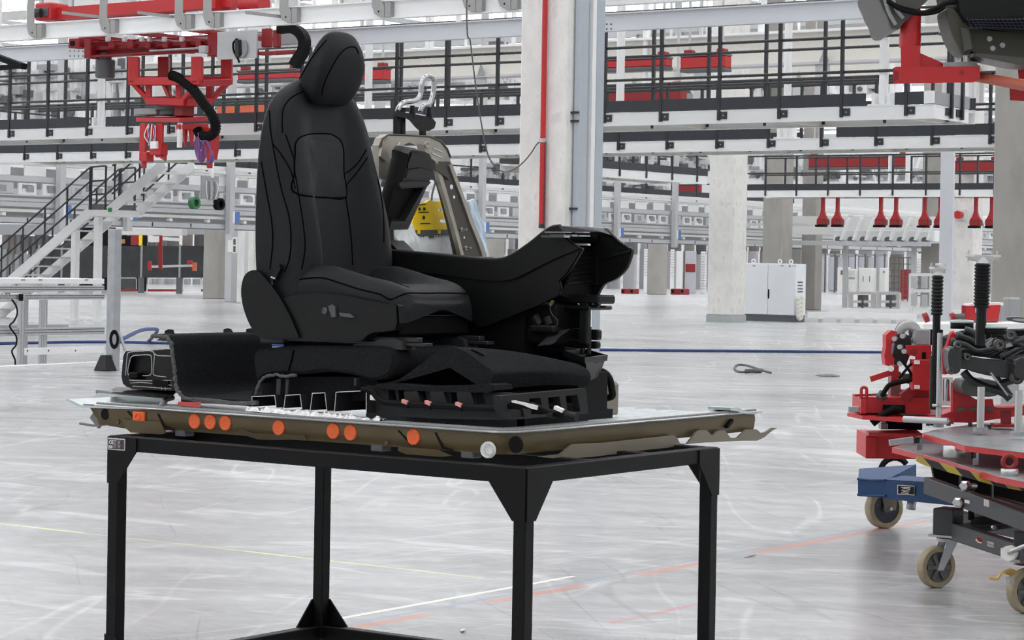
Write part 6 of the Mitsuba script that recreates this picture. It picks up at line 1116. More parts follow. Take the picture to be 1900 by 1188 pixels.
# far partition wall of panels closing the view
pw_ = thing('far_partition', 'long far partition of grey and brown wall panels closing the hall at floor level', 'partition')
shade = [mat(f'far_panel_{i}', c, 0.8) for i, c in enumerate([(0.16, 0.155, 0.15), (0.25, 0.245, 0.24), (0.34, 0.34, 0.36), (0.10, 0.10, 0.105), (0.45, 0.45, 0.46), (0.20, 0.18, 0.16)])]
rr = random.Random(5); px = -60.0
while px < 1960:
    w = rr.choice((9, 12, 16, 22, 30)); D = 132 + 46 * (px + 60) / 2000; A, B = at(px, 520, D=D), at(px + w - 0.6, 520, D=D)
    z0 = 0.0; zt = at(px, 430 + rr.choice((0, 3, 8)), D=D)[2]; zm = at(px, 462 + rr.choice((0, 4, 10)), D=D)[2]; y = A[1]
    part(pw_, 'lower_panel', box(A[0], B[0], y, y + 0.3, 0, zm), shade[rr.choice((1, 2, 2, 4, 4, 5))]); part(pw_, 'upper_panel', box(A[0], B[0], y + 0.1, y + 0.4, zm, zt), shade[rr.choice((0, 0, 3, 1, 5, 2))]); px += w
part(pw_, 'top_band', bar(at(-60, 426, D=131.5), at(1960, 426, D=177), 0.3, 0.6), 'mat_mid_grey')
# fence of grey panels, switch cabinets and racks
fn = thing('panel_fence', 'fence of tall lilac grey panels right of the white cabinet', 'fence')
mat('lilac', (0.47, 0.47, 0.52), 0.5)
for i, px in enumerate((1503, 1518, 1536, 1554, 1574, 1592, 1610, 1628)):
    A, B = at(px, 541, D=158), at(px + 17, 541, D=158); zt = at(px, 471, D=158)[2]; part(fn, 'panel', box(A[0], B[0] - 0.06, A[1], A[1] + 0.08, 0.15, zt - 0.2), 'mat_lilac'); part(fn, 'post', box(B[0] - 0.06, B[0], A[1] - 0.02, A[1] + 0.1, 0, zt), 'mat_dark_grey')
part(fn, 'top_rail', bar(at(1503, 472, D=157.9), at(1646, 474, D=157.9), 0.1, 0.12), 'mat_mid_grey')
for x0, x1, y0, lab, pr in ((1553, 1572, 496, 'tall switch cabinet with a small dark window by the fence', [('window', 1560, 1565, 502, 510, 'mat_dark_grey'), ('handle', 1566, 1567, 515, 523, 'mat_dark_grey')]), (1573, 1591, 499, 'switch cabinet with grey shelf slots by the fence', [('slot', 1575, 1586, 502, 511, 'mat_light_grey'), ('slot', 1575, 1586, 514, 518, 'mat_mid_grey')]), (1592, 1624, 497, 'wide switch cabinet wrapped in clear film by the fence', [('handle', 1601, 1602, 513, 523, 'mat_dark_grey'), ('handle', 1613, 1614, 513, 523, 'mat_dark_grey')]), (1631, 1645, 497, 'narrow white switch cabinet at the end of the fence', [('label', 1638, 1642, 503, 507, 'mat_mid_grey')])):
    farbox('switch_cabinet', x0, x1, y0, 540, 150, 'mat_off_white', lab, 'cabinet', parts=pr)
wm = thing('wire_mesh_fence', 'black wire mesh fence left of the thin strut', 'fence')
A, B = at(1650, 541, D=120), at(1718, 541, D=120); zt = at(1650, 478, D=120)[2]
for i in range(9): p = A + (B - A) * i / 8; part(wm, 'wire', box(p[0] - 0.02, p[0] + 0.02, p[1] - 0.02, p[1] + 0.02, 0, zt), 'mat_dark_grey')
for k in range(7): z = 0.3 + (zt - 0.3) * k / 6; part(wm, 'wire', bar([*A[:2], z], [*B[:2], z], 0.04, 0.04), 'mat_dark_grey')
farbox('red_cabinet', 1670, 1689, 500, 533, 128, 'mat_red_deep', 'dark red cabinet behind the wire mesh fence', 'cabinet')
farbox('notice_board', 1690, 1716, 471, 512, 119.9, 'mat_plate_white', 'white notice board with a grid of lines on the fence left of the thin strut', 'board', False, 0.05, [('header', 1691, 1696, 473, 477, 'mat_mid_grey')] + [('grid_line', 1691, 1715, y, y + 0.7, 'mat_light_grey') for y in range(481, 511, 5)])
labels_ = None
rk = thing('monitor_rack', 'pale rack with four grey screens behind the thin strut', 'rack')
def kq(px, py): return at(px, py, D=76)
for px in (1690, 1728): A = kq(px, 575); part(rk, 'upright', box(A[0] - 0.06, A[0] + 0.06, A[1] - 0.06, A[1] + 0.06, 0, kq(px, 508)[2]), 'mat_white_paint')
for py in (510, 540, 572): part(rk, 'cross_rail', bar(kq(1690, py), kq(1728, py), 0.1, 0.1), 'mat_white_paint')
for x0, y0 in ((1692, 513), (1711, 513), (1692, 545), (1711, 547)): a, b = kq(x0, y0 + 22), kq(x0 + 14, y0); part(rk, 'screen', box(a[0], b[0], a[1] - 0.08, a[1] - 0.02, a[2], b[2]), 'mat_light_grey')
rk2 = thing('monitor_rack', 'pale rack with a grey screen right of the thick strut', 'rack')
for px in (1842, 1872): A = kq(px, 570); part(rk2, 'upright', box(A[0] - 0.06, A[0] + 0.06, A[1] - 0.06, A[1] + 0.06, 0, kq(px, 465)[2]), 'mat_light_grey')
for py in (468, 512, 548): part(rk2, 'cross_rail', bar(kq(1842, py), kq(1872, py), 0.1, 0.1), 'mat_light_grey')
a, b = kq(1852, 538), kq(1868, 514); part(rk2, 'screen', box(a[0], b[0], a[1] - 0.08, a[1] - 0.02, a[2], b[2]), 'mat_light_grey')
for i, (x0, x1, lab) in enumerate(((1578, 1620, 'small aluminium trolley frame in front of the switch cabinets'), (1630, 1667, 'second aluminium trolley frame with a dark box left of the thin strut'))):
    k = thing('trolley_frame', lab, 'trolley'); D = 88
    for px in (x0, x1): A = at(px, 578, D=D); part(k, 'upright', box(A[0] - 0.07, A[0] + 0.07, A[1] - 0.07, A[1] + 0.07, 0.1, at(px, 543, D=D)[2]), 'mat_off_white'); part(k, 'castor', lathe([(0, 0), (0.08, 0), (0.08, 0.06), (0, 0.06)], [A[0] - 0.03, A[1], 0.08], (1, 0, 0), 10), 'mat_black')
    for py in (544, 560, 572): part(k, 'cross_rail', bar(at(x0, py, D=D), at(x1, py, D=D), 0.1, 0.1), 'mat_off_white')
    a, b = at(x0 + 12, 572, D=D), at(x0 + 26, 548, D=D); part(k, 'dark_box', box(a[0], b[0], a[1] + 0.05, a[1] + 0.5, a[2], b[2]), 'mat_dark_grey')
for x0, x1, py, D, lab in ((1498, 1700, 585, 70, 'long white rail lying on the floor right of the white cabinet, front one'), (1540, 1790, 578, 78, 'long pale rail lying on the floor behind the front one'), (1690, 1790, 600, 60, 'white low rail on the floor behind the thin strut')):
    k = thing('floor_rail', lab, 'rail'); A, B = at(x0, py, D=D), at(x1, py, D=D); n = 6
    part(k, 'rail', bar([*A[:2], 0.2], [*B[:2], 0.2], 0.25, 0.2), 'mat_white_paint'); part(k, 'low_rail', bar([A[0], A[1] - 0.3, 0.06], [B[0], B[1] - 0.3, 0.06], 0.12, 0.12), 'mat_off_white')
    for i in range(n + 1): p = A + (B - A) * i / n; part(k, 'sleeper', box(p[0] - 0.08, p[0] + 0.08, p[1] - 0.4, p[1] + 0.2, 0, 0.1), 'mat_light_grey')
so = thing('steel_post', 'tall grey steel post left of the concrete column behind the cart', 'post')
A = at(1757, 585, D=64); part(so, 'shaft', box(A[0] - 0.14, A[0] + 0.12, A[1] - 0.1, A[1] + 0.1, 0, ROOF_Z - 0.05), 'mat_track_grey'); part(so, 'flange', box(A[0] - 0.2, A[0] + 0.18, A[1] - 0.14, A[1] - 0.1, 0, ROOF_Z - 0.05), 'mat_track_grey')
# grilles and panels right of the console nose
for x0, x1, y0, y1, m, lab in ((1194, 1205, 462, 516, 'mat_plate_white', 'white grille panel left of the far column'), (1243, 1252, 463, 517, 'mat_plate_white', 'white grille panel right of the far column'), (1254, 1269, 466, 516, 'mat_white_paint', 'plain white panel right of the far column'), (1270, 1298, 466, 536, 'mat_lilac', 'lilac grey panel with a red shape left of the middle column'), (1299, 1310, 467, 540, 'mat_plate_white', 'white grille panel touching the middle column')):
    pr = [('grille_bar', x0 + 1, x1 - 1, y, y + 1.2, 'mat_light_grey') for y in range(y0 + 3, y1 - 2, 5)] if 'grille' in lab else [('red_shape', x0 + 2, x1 - 8, 490, 505, 'mat_red_deep')] if 'lilac' in lab else []
    farbox('grille_panel', x0, x1, y0, y1, 138, m, lab, 'panel', True, 0.1, pr)
for x0, x1, lab in ((1152, 1176, 'red pallet on the far floor right of the console nose'), (1244, 1270, 'red and black hose trolley at the foot of the far column')): farbox('floor_trolley', x0, x1, 536, 542, 132, 'mat_red_deep', lab, 'trolley', dep=1.0, parts=[('wheel', x0 + 2, x0 + 6, 538, 543, 'mat_black'), ('wheel', x1 - 6, x1 - 2, 538, 543, 'mat_black')])
# ================================================================ assembly cart at the right
mat('tyre_tan', proc(lambda p, n, uv: mi.Color3f(0.30, 0.25, 0.16) * (0.8 + 0.4 * fbm(p.x * 30, p.y * 30, p.z * 30, 3))), 0.55); mat('hub_grey', (0.11, 0.11, 0.105), 0.4, 0.4); mat('hub_navy', (0.006, 0.008, 0.02), 0.3)
mat('lift_grey', (0.040, 0.042, 0.047), 0.45, specular=0.35); mat('plate_steel', proc(lambda p, n, uv: mi.Color3f(0.34, 0.35, 0.36) * (0.75 + 0.5 * fbm(p.x * 10, p.y * 10, p.z * 10, 4))), 0.35, 0.5)
mat('cast_black', proc(lambda p, n, uv: mi.Color3f(0.020, 0.021, 0.022) * (0.7 + 0.6 * fbm(p.x * 20, p.y * 20, p.z * 20, 3))), 0.28, specular=0.6); mat('ring_mint', (0.50, 0.58, 0.55), 0.45)
mat('hazard', proc(lambda p, n, uv: mix(mi.Color3f(0.42, 0.33, 0.06), mi.Color3f(0.03, 0.03, 0.035), smoothstep(0.48, 0.52, (p.x * 0.8 + p.y * 0.6 + p.z * 0.9) * 9.0 - dr.floor((p.x * 0.8 + p.y * 0.6 + p.z * 0.9) * 9.0)))), 0.5)
cart = thing('assembly_cart', 'red and dark grey scissor lift assembly cart on castors at the right edge', 'cart')
def cq(px, py, D): return at(px, py, D=D)
def cp(nm, mesh, m='mat_red', sm=False, lab=None, par=None): return part(par or cart, nm, mesh, m, smooth=sm, label=lab)
def slab(pts, z, th): return prism3([at(px, py, z=z) for px, py in pts], (0, 0, -th))
def face(pts, D, dep): return prism3([at(px, py, D=D) for px, py in pts], AHEAD * dep)
# two horizontal steel plates with red edges
for z, th, pts, m2 in ((0.765, 0.028, [(1711, 804), (1742, 796), (1960, 768), (1960, 846), (1900, 840), (1790, 827)], 0), (0.66, 0.030, [(1655, 830), (1720, 812), (1960, 790), (1960, 905), (1900, 894), (1850, 884), (1760, 856)], 1)):
    k = cp('turn_plate', slab(pts, z, th), 'mat_red'); cp('plate_top', slab([(np.mean([p[0] for p in pts]) + (px - np.mean([p[0] for p in pts])) * 0.985, np.mean([p[1] for p in pts]) + (py - np.mean([p[1] for p in pts])) * 0.985) for px, py in pts], z + 0.001, 0.002), 'mat_plate_steel', par=k, lab='bare steel top')
    if m2: cp('hazard_strip', face([(1702, 846), (1720, 852), (1860, 892), (1900, 901), (1900, 912), (1850, 903), (1716, 864), (1700, 856)], 11.0, 0.01), 'mat_hazard', lab='black and yellow hazard strip')
for px, y0, y1, D, r in ((1771, 820, 850, 11.4, 0.055),): cp('bearing', cyl(cq(px, 848, 11.4), cq(px, 827, 11.4), 0.055, 18), 'mat_steel', True)
for px, py, D in ((1707, 822, 11.9), (1812, 850, 11.2)): cp('stop_block', box(*[v for ab in zip(cq(px - 7, py + 14, D), cq(px + 8, py - 12, D) + AHEAD * 0.05) for v in ab], 0.004), 'mat_galvanised'); cp('stop_pad', box(*[v for ab in zip(cq(px - 12, py + 1, D - 0.03), cq(px + 2, py - 10, D - 0.03) + AHEAD * 0.03) for v in ab], 0.004), 'mat_black_plastic')
cp('clamp_arm', bar(cq(1650, 822, 12.0), cq(1694, 816, 12.0), 0.03, 0.03), 'mat_galvanised')
ring = cq(1873, 857, 10.75); cp('lifting_ring', tube([ring + RIGHT * 0.030 * math.cos(a) + UP * 0.030 * math.sin(a) for a in np.arange(20) * math.pi / 10], 0.011, 10, closed=True), 'mat_red_deep', True, 'red lifting ring'); cp('ring_base', cyl(cq(1873, 884, 10.75), cq(1873, 870, 10.75), 0.04, 18), 'mat_steel', True)
# scissor lift
def beam(nm, a, b, Da, Db, h, w, m='mat_lift_grey', lab=None): return cp(nm, bar(cq(*a, Da), cq(*b, Db), w, h, bev=0.004), m, lab=lab)
beam('upper_arm', (1722, 901), (1960, 988), 11.8, 10.4, 0.085, 0.05); s2 = beam('upper_arm', (1740, 908), (1960, 968), 12.4, 11.2, 0.085, 0.05)
beam('base_beam', (1742, 977), (1960, 1046), 11.9, 10.6, 0.085, 0.055); beam('base_beam', (1780, 962), (1960, 998), 12.5, 11.5, 0.08, 0.05); beam('cross_arm', (1900, 966), (1760, 986), 11.5, 12.0, 0.06, 0.04)
beam('inner_arm', (1806, 968), (1960, 960), 11.8, 11.2, 0.05, 0.04, 'mat_black_plastic')
cp('lift_post', box(*[v for ab in zip(cq(1798, 966, 11.6), cq(1812, 896, 11.6) + AHEAD * 0.06) for v in ab], 0.004), 'mat_black'); cp('under_tray', face([(1730, 868), (1900, 912), (1960, 930), (1960, 960), (1900, 938), (1780, 905), (1735, 893)], 11.9, 0.05), 'mat_black')
for px in (1782, 1842): cp('stay', box(*[v for ab in zip(cq(px - 1.5, 925, 11.5), cq(px + 1.5, 875, 11.5) + AHEAD * 0.02) for v in ab]), 'mat_lift_grey')
for px, py, D in ((1790, 902, 11.35), (1777, 933, 11.35)): cp('pivot_nut', lathe([(0, 0), (0.028, 0), (0.028, 0.03), (0.016, 0.035), (0, 0.035)], cq(px + 3, py, D), cq(px - 4, py + 1, D - 0.06) - cq(px + 3, py, D), 6), 'mat_chrome'); cp('pivot_shaft', cyl(cq(px, py, D), cq(px + 20, py, D + 0.1), 0.012), 'mat_steel')
cp('pivot_nut', lathe([(0, 0), (0.014, 0), (0.012, 0.02), (0, 0.02)], cq(1844, 979, 11.2), -AHEAD, 8), 'mat_chrome')
for px, py, w, h, m in ((1790, 927, 9, 6, 'plate_white'), (1826, 926, 9, 13, 'plate_white'), (1857, 1017, 15, 22, 'plate_white')): cp('label_plate', face([(px, py), (px + w, py + w * 0.28), (px + w, py + h + w * 0.28), (px, py + h)], 11.0 if px < 1850 else 10.9, 0.003), 'mat_' + m, lab='small white label')
bd = cp('red_badge', face([(1817 + 6 * math.cos(a), 1003 + 5.5 * math.sin(a) + 1.2 * math.cos(a)) for a in np.arange(14) * math.pi / 7], 11.02, 0.003), 'mat_red_deep', lab='small red oval badge'); cp('badge_stroke', face([(1812, 1000), (1815, 1005), (1822, 1007), (1821, 1009), (1814, 1007), (1810, 1002)], 11.015, 0.002), 'mat_plate_white', par=bd)
for k in range(2): cp('white_print', face([(1832, 1004 + 6 * k), (1844, 1007.5 + 6 * k), (1844, 1012 + 5 * k), (1832, 1008.5 + 5 * k)], 11.02, 0.003), 'mat_light_grey')
cp('pump_handle', [cyl(cq(1872, 1026, 10.8), cq(1905, 1012, 10.7), 0.012, 12)], 'mat_chrome', True); cp('handle_boss', cyl(cq(1876, 1026, 10.9), cq(1871, 1027, 10.8), 0.035, 16), 'mat_plate_white')
# castors
def castor(px, py, D, R, w, ax, tread, hub, nm='castor_wheel', spokes=6, dot=False):
    """wheel centre at a pixel, ax = axle direction (unit), w = width"""
    c = cq(px, py, D); c = np.array([c[0], c[1], R]); ax = np.asarray(ax, float) / np.linalg.norm(ax)
    k = part(cart, nm, lathe([(R * 0.74, -w / 2), (R * 0.96, -w / 2), (R, -w * 0.36), (R, w * 0.36), (R * 0.96, w / 2), (R * 0.74, w / 2)], c, ax, 36), tread, smooth=40)
    part(k, 'hub_disc', lathe([(0, -w * 0.3), (R * 0.76, -w * 0.3), (R * 0.76, w * 0.3), (0, w * 0.3)], c, ax, 30), hub, smooth=30); part(k, 'hub_rim', lathe([(R * 0.62, w * 0.3), (R * 0.76, w * 0.44), (R * 0.76, w * 0.3)], c, ax, 30), hub, smooth=30)
    s, u, _ = frame_to(ax)
    for i in range(spokes): a = i * 2 * math.pi / spokes; d = s * math.cos(a) + u * math.sin(a); part(k, 'spoke', bar(c + d * R * 0.2 + ax * w * 0.34, c + d * R * 0.68 + ax * w * 0.34, 0.02, 0.02), hub)
    part(k, 'axle_boss', lathe([(0, 0), (R * 0.22, 0), (R * 0.2, w * 0.52), (0, w * 0.52)], c, ax, 16), 'mat_hub_grey', smooth=30)
    return k, c, ax
axw = RIGHT * 0.45 - AHEAD * 0.89
k1, c1, a1 = castor(1737, 1047, 11.78, 0.105, 0.05, axw, 'mat_tyre_tan', 'mat_hub_grey')
for s in (1, -1): part(k1, 'fork', hull([c1 + a1 * s * 0.036 + d for d in (RIGHT * -0.015 + UP * -0.015, RIGHT * 0.015 + UP * -0.015, RIGHT * 0.03 + UP * 0.13, RIGHT * 0.085 + UP * 0.13)] + [c1 + a1 * s * 0.031 + d for d in (RIGHT * -0.015 + UP * -0.015, RIGHT * 0.015 + UP * -0.015, RIGHT * 0.03 + UP * 0.13, RIGHT * 0.085 + UP * 0.13)]), 'mat_galvanised')
part(k1, 'swivel_ring', cyl(c1 + RIGHT * 0.055 + UP * 0.13, c1 + RIGHT * 0.055 + UP * 0.155, 0.055, 18), 'mat_galvanised'); part(k1, 'red_seal', cyl(c1 + RIGHT * 0.055 + UP * 0.146, c1 + RIGHT * 0.055 + UP * 0.158, 0.057, 18), 'mat_red_deep'); part(k1, 'top_plate', box(*[v for ab in zip(c1 + np.array([-0.02, -0.06, 0.157]), c1 + np.array([0.11, 0.09, 0.168])) for v in ab]), 'mat_galvanised')
cp('castor_mount', box(*[v for ab in zip(c1 + np.array([-0.0, -0.05, 0.167]), c1 + np.array([0.11, 0.08, 0.30])) for v in ab], 0.004), 'mat_lift_grey')
k2, c2, a2 = castor(1905, 1090, 10.95, 0.105, 0.05, axw, 'mat_tyre_tan', 'mat_hub_grey')
part(k2, 'top_plate', box(*[v for ab in zip(c2 + np.array([-0.06, -0.06, 0.135]), c2 + np.array([0.10, 0.09, 0.15])) for v in ab]), 'mat_galvanised'); part(k2, 'fork', hull([c2 + a2 * 0.036 * s + d for s in (1, -1) for d in (UP * 0.12 - RIGHT * 0.05, UP * 0.135 + RIGHT * 0.05, UP * 0.11 + RIGHT * 0.05)]), 'mat_galvanised'); part(k2, 'red_seal', cyl(c2 + UP * 0.128, c2 + UP * 0.136, 0.057, 18), 'mat_red_deep')
part(k2, 'brake_pedal', tube(spline([cq(1834, 1073, 10.8), cq(1850, 1074, 10.8), cq(1858, 1064, 10.8), cq(1870, 1060, 10.85), cq(1882, 1066, 10.9)], 5), 1.0, up0=UP, prof=[(0.02, 0.004), (-0.02, 0.004), (-0.02, -0.004), (0.02, -0.004)]), mat('pedal_yellow', (0.48, 0.32, 0.08), 0.45), label='yellow brake pedal'); part(k2, 'pedal_lug', box(*[v for ab in zip(cq(1866, 1086, 10.85), cq(1880, 1072, 10.85) + AHEAD * 0.02) for v in ab]), 'mat_steel')
cp('castor_mount', box(*[v for ab in zip(c2 + np.array([-0.05, -0.05, 0.148]), c2 + np.array([0.10, 0.08, 0.28])) for v in ab], 0.004), 'mat_lift_grey')
# blue arm with its wheel and label
D1 = 14.2
cp('blue_arm', loft([np.array([cq(*p, D1 + 0.35) for p in ((1593, 872), (1641, 874), (1641, 922), (1592, 921))]) - AHEAD * 0.25, np.array([cq(*p, D1 - 0.9) for p in ((1641, 889), (1772, 897), (1772, 938), (1641, 926))])]), 'mat_blue', lab='blue steel arm') if False else None
ba = cp('blue_arm', loft([np.array([cq(*p, d) for p, d in (((1592, 890), 14.0), ((1641, 893), 13.8), ((1641, 924), 13.8), ((1592, 921), 14.0))]), np.array([cq(*p, d) for p, d in (((1594, 870), 14.5), ((1700, 862), 14.3), ((1700, 900), 14.3), ((1594, 905), 14.5))])]), 'mat_blue', lab='blue steel arm')
cp('arm_side', loft([np.array([cq(*p, d) for p, d in (((1641, 890), 13.8), ((1775, 898), 13.2), ((1775, 939), 13.2), ((1641, 926), 13.8))]), np.array([cq(*p, d) for p, d in (((1641, 880), 14.2), ((1775, 890), 13.6), ((1775, 930), 13.6), ((1641, 920), 14.2))])]), 'mat_blue', par=ba)
for y in (889, 918): cp('weld_lip', tube([cq(1591, y, 13.98), cq(1616, y + 2.5, 13.9), cq(1643, y + 2, 13.78)], 0.007, 6), 'mat_blue', par=ba)
lp_ = cp('type_plate', prism3([cq(px, py, 13.62 - (px - 1680) / 134 * 0.6 - 0.012) for px, py in [(1665, 900), (1697, 902), (1697, 919.5), (1665, 918)]], AHEAD * 0.004), 'mat_light_grey', par=ba, lab='black and white type plate'); 
part(cart, 'type_plate_field', prism3([cq(px, py, 13.62 - (px - 1680) / 134 * 0.6 - 0.016) for px, py in [(1666.5, 901.5), (1695.5, 903.5), (1695.5, 918), (1666.5, 916.5)]], AHEAD * 0.004), 'mat_black')
for k in range(5): part(cart, 'type_plate_line', (lambda L: prism3([cq(px, py, 13.62 - (px - 1680) / 134 * 0.6 - 0.020) for px, py in L], AHEAD * 0.003))([(1672 + k % 2 * 3, 904 + 2.6 * k), (1690 - k, 905 + 2.6 * k), (1690 - k, 906 + 2.6 * k), (1672 + k % 2 * 3, 905 + 2.6 * k)]), 'mat_plate_white')
k3, c3, a3 = castor(1640, 940, 14.45, 0.125, 0.065, RIGHT * 0.42 - AHEAD * 0.9, 'mat_tyre_tan', 'mat_hub_navy', spokes=0)
part(k3, 'fork', hull([c3 + a3 * 0.045 + d for d in (RIGHT * -0.02 - UP * 0.01, RIGHT * 0.05 - UP * 0.01, RIGHT * 0.06 + UP * 0.09, RIGHT * -0.04 + UP * 0.09)] + [c3 + a3 * 0.05 + UP * 0.08]), 'mat_olive_grey'); part(k3, 'bolt', lathe([(0, 0), (0.015, 0), (0.012, 0.015), (0, 0.015)], c3 + a3 * 0.05 + RIGHT * 0.01, a3, 8), 'mat_galvanised'); part(k3, 'white_dot', lathe([(0, 0), (0.02, 0), (0.02, 0.004), (0, 0.004)], c3 + a3 * 0.03 + RIGHT * -0.05 - UP * 0.045, a3, 14), 'mat_plate_white')
cp('wheel_guard', tube([cq(1660 + 26 * math.cos(a), 876 - 26 * math.sin(a), 14.6) for a in np.linspace(0.6, 3.0, 10)], 0.02, 6), 'mat_black')
cp('second_hub', cyl(cq(1690, 946, 13.9), cq(1692, 930, 13.9), 0.028, 16), 'mat_galvanised', True)
# red clamp tower
D2 = 13.0
def rbx(nm, x0, y0, x1, y1, D, dep, m='mat_red', bev=0.004, lab=None):
    a, b = cq(x0, y1, D), cq(x1, y0, D); u = b - a; w = u @ RIGHT; h = u[2]; 
    o = [a, a + RIGHT * w, a + RIGHT * w + UP * h, a + UP * h]; return cp(nm, hull([p + AHEAD * d + (np.mean(o, 0) - p) / np.linalg.norm(np.mean(o, 0) - p) * (0 if 0 < i < 2 else bev) for i, d in enumerate((0, bev, dep)) for p in o]), m, lab=lab)
rbx('lower_block', 1607, 808, 1722, 851, 13.2, 0.4); rbx('lower_cap', 1606, 811, 1626, 849, 13.18, 0.02); cp('lower_plate', slab([(1607, 800), (1700, 797), (1712, 806), (1680, 805), (1612, 803)], 0.69, 0.02), 'mat_red'); rbx('spacer', 1634, 786, 1648, 797, 13.2, 0.1, 'mat_galvanised'); rbx('slide_body', 1644, 776, 1712, 797, 13.3, 0.2, 'mat_black')
cp('base_plate', slab([(1572, 766), (1592, 759), (1740, 763), (1770, 780), (1690, 778), (1600, 772)], 0.795, 0.020), 'mat_red')
rbx('main_block', 1597, 739, 1727, 766, 12.9, 0.35); rbx('block_notch', 1638, 752, 1680, 767, 12.88, 0.02, 'mat_black'); rbx('white_beam', 1672, 755, 1766, 770, 12.95, 0.1, 'mat_white_paint'); rbx('bolt_head', 1575, 755, 1596, 765, 12.9, 0.06, 'mat_galvanised'); rbx('end_block', 1597, 742, 1608, 768, 12.85, 0.05)
cp('pull_loop', tube(fillet([cq(1598, 740, 12.9), cq(1598, 719, 12.9), cq(1608, 719, 12.9), cq(1608, 740, 12.9)], 0.015), 0.009, 8), 'mat_red', True, 'red pull loop'); cp('loop_pin', cyl(cq(1586, 734, 12.9), cq(1630, 732, 12.9), 0.006), 'mat_red_deep')
rbx('column', 1652, 690, 1672, 740, 13.1, 0.1, mat('plum', (0.20, 0.10, 0.10), 0.5)); rbx('tower_plate', 1693, 668, 1734, 725, 12.8, 0.12); rbx('tower_foot', 1676, 725, 1726, 738, 12.95, 0.12, 'mat_red_deep'); cp('tower_brace', bar(cq(1674, 738, 12.9), cq(1696, 724, 12.9), 0.06, 0.05), 'mat_red_deep')
br_ = part(cart, 'tower_bracket', face([(1683, 641), (1728, 641), (1728, 668), (1701, 668), (1701, 662), (1690, 660), (1683, 655)], 12.85, 0.05), 'mat_red'); part(br_, 'bracket_slot', face([(1711, 654), (1718, 654), (1718, 666), (1711, 666)], 12.84, 0.004), 'mat_black'); part(br_, 'bracket_window', face([(1689, 648), (1700, 648), (1700, 659), (1689, 658)], 12.84, 0.004), 'mat_red_deep')
for py in (673, 719): rbx('white_label', 1696, py - 4, 1707, py + 3, 12.79, 0.004, 'mat_plate_white', 0.0005)
cal = cp('brake_caliper', face([(1644, 622), (1654, 613), (1665, 616), (1662, 632), (1654, 640), (1654, 656), (1660, 668), (1656, 681), (1643, 678), (1641, 660), (1644, 644)], 12.95, 0.12), 'mat_red', lab='red brake caliper'); cp('caliper_body', face([(1655, 622), (1678, 618), (1690, 626), (1692, 650), (1682, 676), (1660, 680), (1656, 660), (1660, 640)], 13.0, 0.12), 'mat_cast_black', par=cal)
for px, py in ((1677, 624), (1672, 644), (1680, 652), (1672, 675), (1662, 629)): cp('caliper_bolt', cyl(cq(px, py, 12.97), cq(px - 3, py, 12.88), 0.014, 10), 'mat_steel', par=cal)
cp('brake_disc', lathe([(0.03, 0), (0.085, 0), (0.085, 0.02), (0.03, 0.02)], cq(1683, 622, 13.15), -AHEAD + RIGHT * 0.4, 28), 'mat_steel', True); rbx('grey_housing', 1700, 611, 1727, 641, 13.0, 0.15, 'mat_mid_grey', 0.01); rbx('dark_unit', 1690, 612, 1750, 640, 13.2, 0.1, 'mat_black')
cp('lever', bar(cq(1615, 704, 12.9), cq(1655, 691, 12.9), 0.022, 0.03), 'mat_red', lab='red hand lever'); rbx('lever_block', 1654, 678, 1668, 706, 12.9, 0.06); cp('lever_nut', cyl(cq(1653, 684, 12.88), cq(1653, 684, 12.84), 0.018, 10), 'mat_plate_white')
for P, r in (([(1636, 735), (1644, 722), (1650, 715), (1665, 710), (1685, 706), (1698, 700)], 0.014), ([(1618, 786), (1628, 778), (1645, 766), (1662, 759), (1672, 762)], 0.022), ([(1668, 702), (1678, 690), (1688, 678), (1696, 674)], 0.008), ([(1672, 668), (1684, 684), (1690, 696), (1684, 712)], 0.008)): cp('cable', tube(spline([cq(px, py, 12.82) for px, py in P], 5), r, 7), 'mat_black', True)
cp('cable_elbow', [cyl(cq(1632, 740, 12.85), cq(1640, 728, 12.85), 0.025), cyl(cq(1626, 736, 12.84), cq(1646, 737, 12.84), 0.012)], 'mat_hub_grey'); rbx('valve', 1674, 694, 1694, 710, 12.9, 0.08, 'mat_hub_grey')
cp('crank_handle', cyl(cq(1678, 778, 12.3), cq(1760, 782, 12.1), 0.018, 14), 'mat_aluminium', True, 'aluminium handle'); rbx('handle_spring', 1727, 776, 1735, 790, 12.2, 0.03, 'mat_black')
# posts on the plate
def post(px, y0, y1, D, r, m='mat_steel'):
    k = cp('support_post', cyl(cq(px, y1, D), cq(px + (y1 - y0) * 0.017, y0, D), r, 16), m, True); part(k, 'post_foot', cyl(cq(px, y1 + 1, D), cq(px, y1 - 7, D), r * 2.0, 16), 'mat_plate_steel', smooth=35); return k
post(1741, 618, 792, 12.2, 0.014); post(1819, 718, 800, 11.9, 0.019); post(1889, 725, 808, 11.6, 0.019)
cp('post_collar', cyl(cq(1738, 755, 12.19), cq(1738, 750, 12.19), 0.024, 14), 'mat_steel', True)
for px, py in ((1800, 792), (1835, 796), (1722, 790), (1760, 790)): cp('plate_bolt', cyl(at(px, py, z=0.765), at(px, py, z=0.765) + UP * 0.02, 0.012, 8), 'mat_dark_metal')
cp('red_wedge', face([(1768, 711), (1778, 716), (1800, 735), (1812, 742), (1842, 741), (1846, 764), (1768, 766)], 12.6, 0.06), 'mat_red'); cp('wedge_frame', face([(1748, 770), (1768, 763), (1905, 752), (1905, 770), (1800, 785), (1750, 783)], 12.65, 0.2), 'mat_red'); 
for x0 in (1776, 1800, 1828): cp('wedge_slot', face([(x0, 757), (x0 + 15, 757), (x0 + 15, 763), (x0, 762)], 12.59, 0.004), 'mat_hub_grey')
